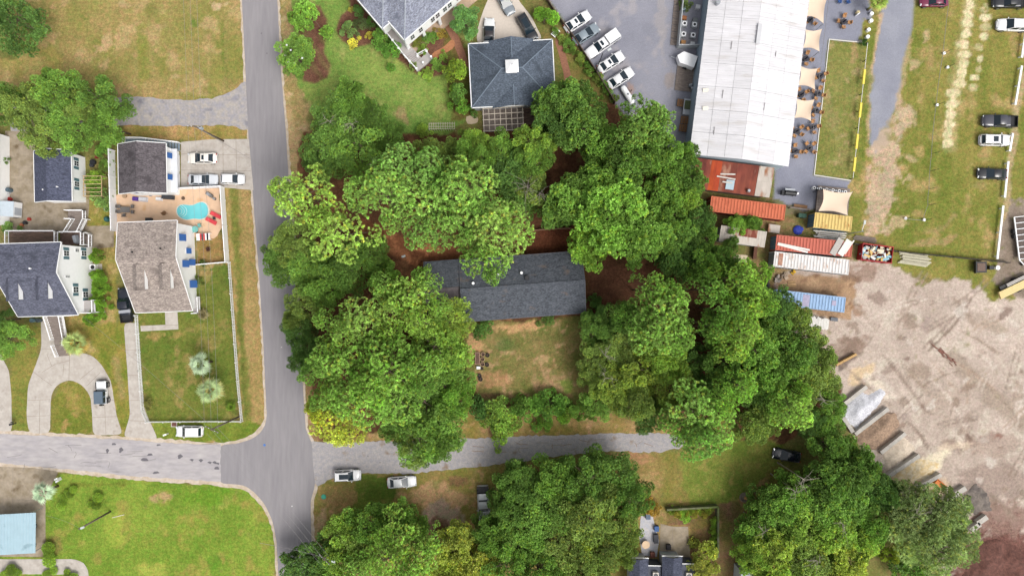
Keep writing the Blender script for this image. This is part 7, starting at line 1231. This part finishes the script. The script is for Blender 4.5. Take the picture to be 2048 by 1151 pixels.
tp = thing('blue_tarp', 'crumpled blue tarp on the ground by the red container', 'tarp', G(1596, 460, .2).xy.to_3d(), R(-6)); MB().lathe((0, 0, 0), [(.75, 0), (.8, .2), (.5, .42), (.1, .5)], 9).build('cloth', mat('tarp_blue', C(52, 70, 176), .7, .2, 3), tp); MB().box((.5, .2, .12), (.7, .5, .22), .4).build('fold', mat('tarp_blue'), tp)
small('timber_rail', 'grey timber barrier behind the orange container', 'barrier', 1598, 418, [('rail', BX((0, 0, 1.0), (3.4, .15, .12)), None), ('rail', BX((0, .2, .5), (3.4, .12, .12)), None), ('post', BX((-1.6, 0, .5), (.14, .14, 1.0)), None), ('post', BX((1.6, 0, .5), (.14, .14, 1.0)), None), ('shelf', BX((.2, .5, .4), (2.2, .5, .06)), BRWN)], WOODG, R(-7))
for px, py in ((1598, 431), (1606, 432)): small('wheelie_bin', 'dark green wheelie bin by the timber barrier', 'bin', px, py, [('bin', BX((0, 0, .5), (.55, .6, 1.0), taper=1.1), None), ('lid', BX((0, 0, 1.04), (.62, .68, .08)), None)], mat('bin_green', C(36, 78, 62), .6, .08), R(-5), 'green wheelie bins')
lp = thing('lumber_rack', 'rack of pale weathered pipes and boards beside the yellow container', 'lumber', G(1660, 472, .5).xy.to_3d(), R(-7))
for k in range(9): MB().box((random.uniform(-.3, .3), -.8 + k * .18, .5 + (k % 3) * .1), (5.0 + random.uniform(-.6, .6), .12, .1), random.uniform(-.04, .04)).build('board', mat('grey_board') if k % 2 else PLK, lp)
for x in (-1.8, 1.8): MB().box((x, 0, .22), (.14, 1.8, .44)).build('bearer', BRWN, lp)
lp = thing('lumber_pile', 'small stack of grey planks by the screen fence', 'lumber', G(1730, 478, .2).xy.to_3d(), R(-9))
for k in range(6): MB().box((0, -.35 + k * .15, .18 + (k % 2) * .06), (3.6 + random.uniform(-.3, .3), .12, .08), random.uniform(-.03, .03)).build('board', WOODG, lp)
MB().box((0, 0, .06), (.2, .9, .12)).build('bearer', BRWN, lp)
sw = small('skip', 'red open skip heaped with pale rubbish', 'dumpster', 1747, 507, [('floor', BX((0, 0, .2), (4.9, 2.5, .1)), None), ('side', BX((0, 1.28, .85), (5.0, .08, 1.5)), None), ('side', BX((0, -1.28, .85), (5.0, .08, 1.5)), None), ('end', BX((2.47, 0, .85), (.08, 2.48, 1.5)), None), ('end', BX((-2.47, 0, .85), (.08, 2.48, 1.5)), None), ('rim', BX((0, 1.3, 1.6), (5.1, .14, .1)), None), ('rim', BX((0, -1.3, 1.6), (5.1, .14, .1)), None), ('rib', BX((0, -1.36, .8), (.12, .1, 1.4)), None), ('rib', BX((1.5, -1.36, .8), (.12, .1, 1.4)), None), ('rib', BX((-1.5, -1.36, .8), (.12, .1, 1.4)), None)], mat('skip_red', C(176, 34, 40), .6, .1, 2), R(-7))
rb = [C(236, 226, 200), C(226, 190, 120), C(150, 200, 216), C(200, 196, 190), C(120, 110, 104), C(240, 240, 240)]; rng_ = random.Random(5)
for k in range(70): MB().box((rng_.uniform(-2.2, 2.2), rng_.uniform(-1.05, 1.05), 1.05 + rng_.uniform(0, .35)), (rng_.uniform(.3, 1.1), rng_.uniform(.1, .5), rng_.uniform(.05, .3)), rng_.uniform(0, 3), rng_.uniform(-.3, .3)).build('rubbish', mat('rubbish_%d' % (k % 6), rb[k % 6], .8, .1), sw)
lp = thing('pole_stack', 'stack of pale round timber poles on the grass', 'lumber', G(1830, 518, .2).xy.to_3d(), R(-8))
for k in range(13): x_ = rng_.uniform(-.5, .5); MB().tube([(-2.4 + x_, -.9 + k * .15, .12 + (k % 3) * .12), (2.3 + x_, -.9 + k * .15 + rng_.uniform(-.1, .1), .12 + (k % 3) * .12)], .085, 7).build('pole', mat('pole_timber', C(206, 200, 176), .8, .12, 2), lp)
ws = thing('lumber_stack', 'stack of white boards on bearers below the blue container', 'lumber', G(1622, 644, .6).xy.to_3d(), R(-7))
for k in range(26): MB().box((-2.75 + k * .22, rng_.uniform(-.1, .1), .72 + rng_.uniform(0, .05)), (.19, 1.75 + rng_.uniform(-.2, .25), .06), rng_.uniform(-.02, .02)).build('board', PLK, ws)
MB().box((0, 0, .35), (5.6, 1.4, .66)).build('bundle', PT, ws); MB().box((.6, -.95, .2), (2.6, .2, .12)).build('bearer', BRWN, ws)
tag(MB().box(G(1668, 638, .1), (1.2, .6, .2), R(-7)).box(G(1668, 638, .3), (1.1, .5, .06), R(-7)).build('grey_sheet_pile', mat('slate_sheet', C(110, 114, 122), .7, .1)), 'dark grey sheet pile at the end of the white board stack', 'sheet pile')
for i, (px, py, lb, c_) in enumerate(((1554, 556, 'heap of scrap metal between the white and blue containers', (150, 140, 132)), (1568, 553, 'heap of mixed scrap beside the white container', (170, 150, 130)), (1584, 568, 'timber pallet on the dirt by the blue container', (206, 168, 120)), (1588, 541, 'yellow machine beside the white container', (236, 186, 40)), (1537, 566, 'dark scrap at the tree edge by the blue container', (80, 78, 80)))):
    t = thing('scrap_heap', lb, 'scrap', G(px, py, .2).xy.to_3d(), R(-7 + i * 5))
    for k in range(7 if i in (0, 1) else 5): MB().box((rng_.uniform(-.5, .5) if i != 2 else 0, rng_.uniform(-.5, .5) if i != 2 else -.45 + k * .22, .12 + rng_.uniform(0, .25) if i != 2 else .14), (rng_.uniform(.3, .8) if i != 2 else 1.2, rng_.uniform(.2, .5) if i != 2 else .15, .2 if i != 2 else .05), rng_.uniform(0, 3) if i != 2 else 0).build('piece', mat('scrap_%d_%d' % (i, k % 3), tuple(v * (.6 + .3 * (k % 3)) for v in C(*c_)), .8, .2), t)
for px, py, lb in ((1474, 516, 'pale plywood sheets on the grass by the rusty shed, left one'), (1488, 517, 'pale plywood sheets on the grass by the rusty shed, right one')): tag(MB().box(G(px, py, .06), (1.1, 1.2, .06), R(-6)).box(G(px, py, .015), (.9, .9, .03), R(-6)).build('plywood_sheet', mat('plywood', C(224, 204, 178), .8, .08)), lb, 'sheet')
tag(MB().box(G(1510, 505, .5), (.35, 2.0, 1.0), R(-6)).box(G(1510, 505, 1.02), (.45, 2.1, .06), R(-6)).build('brown_rack', mat('brown_steel', C(104, 66, 48), .8, .15)), 'narrow brown rack below the rusty shed', 'rack'); tag(MB().box(G(1548, 457, .8), (1.9, 1.3, .1), R(-8)).box(G(1548, 457, .4), (1.5, .9, .7), R(-8)).build('low_lean_to', RUST3), 'low white sheet roof beside the rusty shed', 'shed')
# field corner: grills, trailers
small('fire_grill', 'square black grill trailer on the grass corner', 'grill', 1958, 534, [('tray', BX((0, 0, .7), (1.8, 1.8, .5)), None), ('rim', BX((-.95, 0, .9), (.1, 2.0, .5)), None), ('embers', BX((0, 0, .97), (1.3, 1.3, .06)), mat('ash_mix', C(120, 100, 90), .9, .5, 8)), ('leg', BX((-.7, -.7, .24), (.1, .1, .48)), None), ('leg', BX((.7, .7, .24), (.1, .1, .48)), None), ('leg', BX((.7, -.7, .24), (.1, .1, .48)), None), ('leg', BX((-.7, .7, .24), (.1, .1, .48)), None)], BLACKM)
small('burner_stand', 'black burner with round white pot beside the grill trailer', 'burner', 1984, 535, [('stand', BX((-.3, 0, .4), (.7, .6, .8)), None), ('pot', LA((.85, 0, 0), [(.3, 0), (.36, .6), (.3, .62)]), WHITE), ('pipe', BX((.3, 0, .4), (.8, .06, .06)), METAL)], BLACKM)
ft = thing('flatbed_trailer', 'white framed open trailer with twin wheels on the right field edge', 'trailer', G(2046, 475, .6).xy.to_3d(), R(97))
for y in (1.15, -1.15): MB().box((0, y, .75), (7.0, .16, .18)).build('side_rail', WHITE, ft)
for k in range(8): MB().box((-3.4 + k * .98, 0, .74), (.1, 2.2, .1)).build('crossbar', WHITE, ft)
MB().box((-.1, 0, .62), (6.6, 2.1, .05)).build('bed', mat('trailer_bed', C(104, 92, 86), .9, .2), ft)
for y in (1.15, -1.15): a, b = Vector((-3.5, y, .75)), Vector((-5.0, 0, .7)); d = b - a; MB().box((a + b) / 2, (d.length, .14, .14), math.atan2(d.y, d.x)).build('drawbar', WHITE, ft)
for x in (.4, 1.2):
    for y in (1.4, -1.4): MB().tube([(x, y - .11, .38), (x, y + .11, .38)], .38, 16).build('wheel', TYRE, ft)
MB().tube([(-4.2, .35, .3), (-4.2, .6, .3)], .28, 14).build('jockey_wheel', TYRE, ft)
lt2 = thing('lumber_trailer', 'black trailer loaded with pale yellow boards on the right edge', 'trailer', G(2030, 572, .8).xy.to_3d(), R(26)); MB().box((.3, 0, .6), (5.2, 2.0, .3)).build('bed', BLACKM, lt2)
for k in range(6): MB().box((-.6, -.75 + k * .2, .92), (5.0 - k * .05, .18, .34)).build('board', mat('yellow_board', C(240, 216, 156), .8, .06), lt2)
for k in range(3): MB().box((.6, .55 + k * .18, .86), (3.6, .16, .2)).build('grey_board', mat('grey_board'), lt2)
for y in (1.1, -1.1): MB().tube([(.6, y - .1, .34), (.6, y + .1, .34)], .34, 14).build('wheel', TYRE, lt2)
# ------------------------------------------------------------------ storage bays in the dirt yard
BLK = mat('concrete_block', C(206, 200, 192), .9, .08, 2, tint=C(186, 180, 172)); 
def blockwall(a, b, label, m=None, n=None, h=.8, w=.6):
    a, b = G(*a), G(*b); d = b - a; n = n or max(2, round(d.length / 1.5)); t = thing('block_wall', label, 'wall'); an = math.atan2(d.y, d.x)
    for k in range(n): c = a + d * ((k + .5) / n); MB().box((c.x, c.y, h / 2), (d.length / n - .03, w, h), an + random.uniform(-.03, .03)).build('block', m or BLK, t)
blockwall((1669, 729), (1709, 707), 'tan timber wall at the top of the storage bays', mat('timber_block', C(204, 166, 112), .9, .12), 3, .7, .35); blockwall((1682, 808), (1729, 771), 'concrete block wall above the white stone bay'); blockwall((1706, 866), (1772, 815), 'concrete block wall below the white stone bay'); blockwall((1671, 816), (1702, 862), 'concrete block wall closing the back of the white stone bay'); blockwall((1757, 903), (1806, 864), 'concrete block wall below the brown gravel bay'); blockwall((1771, 950), (1834, 908), 'concrete block wall beside the bright sand bay'); blockwall((1828, 973), (1877, 946), 'concrete block wall above the orange bucket')
for i, (px, py, a_) in enumerate(((1919, 980, 32), (1903, 994, 32), (1962, 1038, 35), (1948, 1052, 35))): tag(MB().box(G(px, py, .4), (1.9, .8, .8), R(a_)).box(G(px, py, .85), (.7, .3, .1), R(a_)).build('concrete_block', BLK), ('loose concrete block by the black soil, upper', 'loose concrete block by the black soil, lower', 'loose concrete block at the mulch heap, outer', 'loose concrete block at the mulch heap, inner')[i], 'block')
def heap(name, label, poly, h, m, seed, cat='pile'):
    q = GL(poly); xs = [p.x for p in q]; ys = [p.y for p in q]; st = .28; gx, gy = np.meshgrid(np.arange(min(xs), max(xs), st), np.arange(min(ys), max(ys), st)); d = -sdist(q, gx, gy)
    z = np.clip(d / 2.2, 0, 1) ** .8 * h * (.45 + 1.1 * vnoise(1.5, seed, gx, gy)) + (vnoise(.45, seed + 3, gx, gy) - .5) * .22 + .02; z = np.where(d <= 0, -.1, z); nx = gx.shape[1]; ny = gx.shape[0]
    V = np.c_[gx.ravel(), gy.ravel(), z.ravel()]; ii, jj = np.meshgrid(np.arange(nx - 1), np.arange(ny - 1)); b0 = (jj * nx + ii).ravel(); F = np.c_[b0, b0 + 1, b0 + 1 + nx, b0 + nx]; dd = d.ravel(); F = F[(dd[F] > -.4).all(1)]
    o = link(name, np_mesh(name, V, F, m)); return tag(o, label, cat)
heap('stone_pile', 'heap of white crushed stone in the upper bay', [(1684, 815), (1720, 782), (1736, 790), (1760, 775), (1772, 785), (1756, 812), (1745, 822), (1712, 858), (1695, 845), (1682, 830)], .9, mat('white_stone', C(224, 224, 230), .95, .3, 5, tint=C(206, 206, 214), bump=.6, bscale=12), 5); heap('gravel_pile', 'heap of brown pea gravel in the middle bay', [(1710, 872), (1768, 822), (1790, 822), (1800, 848), (1752, 898), (1738, 900), (1712, 885)], .7, mat('brown_gravel', C(178, 150, 126), .95, .35, 7, bump=.7, bscale=12, tint=C(150, 126, 108)), 9)
heap('sand_pile', 'low heap of pale sand in the lower bay', [(1764, 905), (1808, 872), (1832, 895), (1826, 906), (1772, 942)], .5, mat('pale_sand', C(230, 214, 194), .95, .18, 4, tint=C(214, 196, 176)), 12); heap('sand_pile', 'long heap of bright sand between two block walls', [(1780, 955), (1836, 915), (1880, 925), (1872, 944), (1822, 972), (1800, 985)], .5, mat('bright_sand', C(240, 224, 194), .95, .16, 4, tint=C(226, 198, 148)), 15)
heap('mulch_pile', 'dark brown heap of shredded mulch at the lower right', [(1915, 1170), (1955, 1085), (1992, 1075), (2060, 1105), (2090, 1200), (1915, 1200)], .6, mat('shredded_mulch', C(122, 82, 72), .95, .3, 6, bump=.8, bscale=10, tint=C(98, 66, 58)), 18); heap('soil_pile', 'black soil heap beside the loose concrete blocks', [(1925, 990), (1950, 965), (1975, 985), (1985, 1020), (1950, 1030), (1930, 1010)], .35, mat('black_soil', C(104, 96, 92), .95, .3, 3, tint=C(130, 120, 112)), 21)
small('excavator_bucket', 'orange steel bucket lying on the gravel', 'bucket', 1880, 968, [('floor', BX((0, 0, .1), (1.9, .8, .1)), None), ('side', BX((0, .42, .4), (1.9, .08, .6)), None), ('side', BX((0, -.42, .4), (1.9, .08, .6)), None), ('end', BX((.95, 0, .4), (.08, .8, .6)), BLKP), ('back', BX((-.95, 0, .4), (.08, .8, .6)), None)], mat('orange_steel', C(224, 130, 40), .6, .1), R(-40))
lg = thing('log_debris', 'trail of reddish broken timber on the dirt', 'debris', G(1888, 708, 0), R(-40))
for k in range(34): t_ = rng_.random(); MB().box((-2.4 + t_ * 4.6, rng_.uniform(-.5, .5) * (.2 + t_), .06 + rng_.uniform(0, .08)), (rng_.uniform(.4, 1.3), .09, .07), rng_.uniform(-.35, .35)).build('splinter', mat('red_timber', C(140, 96, 84), .9, .2), lg)
lg = thing('log_debris', 'small brush heap at the tree edge of the dirt yard', 'debris', G(1630, 668, 0), R(25))
for k in range(16): MB().box((rng_.uniform(-1.2, 1.2), rng_.uniform(-.4, .4), .08 + rng_.uniform(0, .15)), (rng_.uniform(.5, 1.4), .07, .07), rng_.uniform(-.5, .5)).build('branch', mat('red_timber'), lg)
# back-yard things in the middle
small('garden_wagon', 'rusty flat garden wagon with grating on the sandy yard', 'wagon', 955, 716, [('frame', BX((0, 0, .45), (.75, 2.0, .08)), mat('pale_rust', C(196, 160, 136), .8, .1)), ('grating', BX((0, 0, .5), (.6, 1.85, .04)), mat('grate_brown', C(110, 84, 72), .9, .2)), ('wheel', lambda b: b.tube([(-.4, .7, .22), (-.32, .7, .22)], .22, 12), TYRE), ('wheel', lambda b: b.tube([(.32, .7, .22), (.4, .7, .22)], .22, 12), TYRE), ('wheel', lambda b: b.tube([(-.4, -.7, .22), (-.32, -.7, .22)], .22, 12), TYRE), ('wheel', lambda b: b.tube([(.32, -.7, .22), (.4, -.7, .22)], .22, 12), TYRE)], None)
for px, py, r, lb in ((966, 708, .36, 'round tan-rimmed fire ring beside the garden wagon, upper'), (965, 728, .38, 'round tan-rimmed fire ring beside the garden wagon, middle'), (965, 718, .36, 'round tan-rimmed fire ring beside the garden wagon, lower')): small('fire_ring', lb, 'fire ring', px, py, [('ring', LA((0, 0, 0), [(r, 0), (r, .4), (r * .82, .4), (r * .82, .1)], 16), mat('tan_steel', C(190, 160, 130), .8, .1)), ('ash', LA((0, 0, .12), [(r * .8, 0), (r * .7, .03)]), mat('brown_ash', C(96, 76, 64), .9, .2))], None)
for px, py, r, lb in ((974, 729, .34, 'black pot beside the fire rings'), (975, 710, .34, 'dark tangled pot above the black pot'), (964, 737, .24, 'small black bucket by the white cooler'), (959, 751, .34, 'dark tyre on the sandy yard, upper'), (961, 758, .36, 'dark tyre on the sandy yard, lower')): small('dark_pot', lb, 'pot', px, py, [('pot', LA((0, 0, 0), [(r * .9, 0), (r, .25), (r * .7, .28), (r * .5, .1)], 14), TYRE), ('inside', LA((0, 0, .1), [(r * .5, 0), (r * .4, .02)]), mat('brown_ash'))], None)
small('cooler', 'white cooler box below the garden wagon', 'cooler', 957, 735, [('box', BX((0, 0, .2), (.6, .4, .4)), None), ('lid', BX((0, 0, .42), (.62, .42, .06)), None)], WHITE)
small('bench', 'orange-brown timber bench under the southeastern trees', 'bench', 1542, 993, [('seat', BX((0, 0, .45), (.5, 2.4, .08)), mat('orange_timber', C(186, 120, 56), .8, .1)), ('leg', BX((0, .9, .2), (.4, .1, .41)), None), ('leg', BX((0, -.9, .2), (.4, .1, .41)), None)], BRWN, R(-4))
small('stump_ring', 'round stone-edged tree stump on the southern lawn', 'stump', 1490, 995, [('ring', LA((0, 0, 0), [(.8, 0), (.8, .15), (.62, .15), (.62, .02)], 18), mat('grey_stone', C(140, 128, 116), .9, .2)), ('stump', LA((.25, -.1, 0), [(.3, 0), (.26, .3)]), mat('cut_wood', C(206, 150, 104), .8, .1))], None)
small('patio_umbrella', 'round peach table on the light patio by the dark roofs', 'table', 1291, 1087, [('top', LA((0, 0, .74), [(.65, -.05), (.65, 0)], 20), mat('peach_top', C(238, 206, 172), .7, .05)), ('pedestal', LA((0, 0, 0), [(.25, 0), (.05, .1), (.05, .7)], 10), BLACKM)], None)
for px, py, c_, lb in ((1313, 1056, (60, 96, 150), 'blue and white cooler on the light patio'), (1312, 1076, (60, 62, 70), 'black storage locker between the garden patios'), (1337, 1093, (60, 56, 60), 'small black grill on the grey garden patio'), (1296, 1032, (96, 110, 130), 'blue-grey planter on the light patio'), (1305, 1108, (120, 70, 56), 'brown crate at the dark cottage eave')): small('storage_box', lb, 'box', px, py, [('body', BX((0, 0, .3), (.7, .8 if 'locker' not in lb else 1.4, .6)), mat('sb_' + lb[:16], C(*c_), .7, .1)), ('lid', BX((0, 0, .63), (.74, .84 if 'locker' not in lb else 1.44, .06)), mat('sb_' + lb[:16]))], None)
small('utility_box', 'green transformer cabinet under the corner trees', 'cabinet', 677, 1068, [('cabinet', BX((0, 0, .45), (.7, 1.0, .9)), mat('pale_green', C(170, 200, 178), .6, .05)), ('pad', BX((0, 0, .04), (.9, 1.2, .08)), CONC)], None); small('concrete_slab', 'pale square well cover on the corner grass', 'slab', 678, 1046, [('slab', BX((0, 0, .08), (1.0, .8, .16)), CONC), ('lid', BX((0, 0, .18), (.6, .5, .05)), None)], METAL)
for px, py, c_, lb in ((1798, 1122, (196, 200, 200), 'pale metal cabinet in the southern clearing, upper'), (1800, 1132, (186, 206, 196), 'pale metal cabinet in the southern clearing, lower'), (1708, 1098, (70, 80, 84), 'dark shed roof showing between yellow-green trees')): small('metal_cabinet', lb, 'cabinet', px, py, [('cabinet', BX((0, 0, .6), (1.0, .7, 1.2)), mat('mc_' + lb[:24], C(*c_), .6, .08)), ('top', BX((0, 0, 1.22), (1.08, .78, .06)), mat('mc_' + lb[:24]))], None, R(25))
# tan bare trunk lying in the orchard gap, flowers on the magnolia, litter on the road
mg = [(575, 92), (600, 92), (588, 116), (606, 118), (590, 128), (578, 126), (572, 112), (597, 100), (583, 102)]
for px, py in mg:
    p = G(px, py, 5.2); b = MB()
    for k in range(6): a = k * math.pi / 3; b.quad((p.x, p.y, p.z + .3), (p.x + .12 * math.cos(a - .4), p.y + .12 * math.sin(a - .4), p.z + .34), (p.x + .2 * math.cos(a), p.y + .2 * math.sin(a), p.z + .4), (p.x + .12 * math.cos(a + .4), p.y + .12 * math.sin(a + .4), p.z + .34))
    tag(b.build('magnolia_blossom', WHITE), 'white magnolia blossom on the roadside tree', 'flower', 'magnolia blossoms')
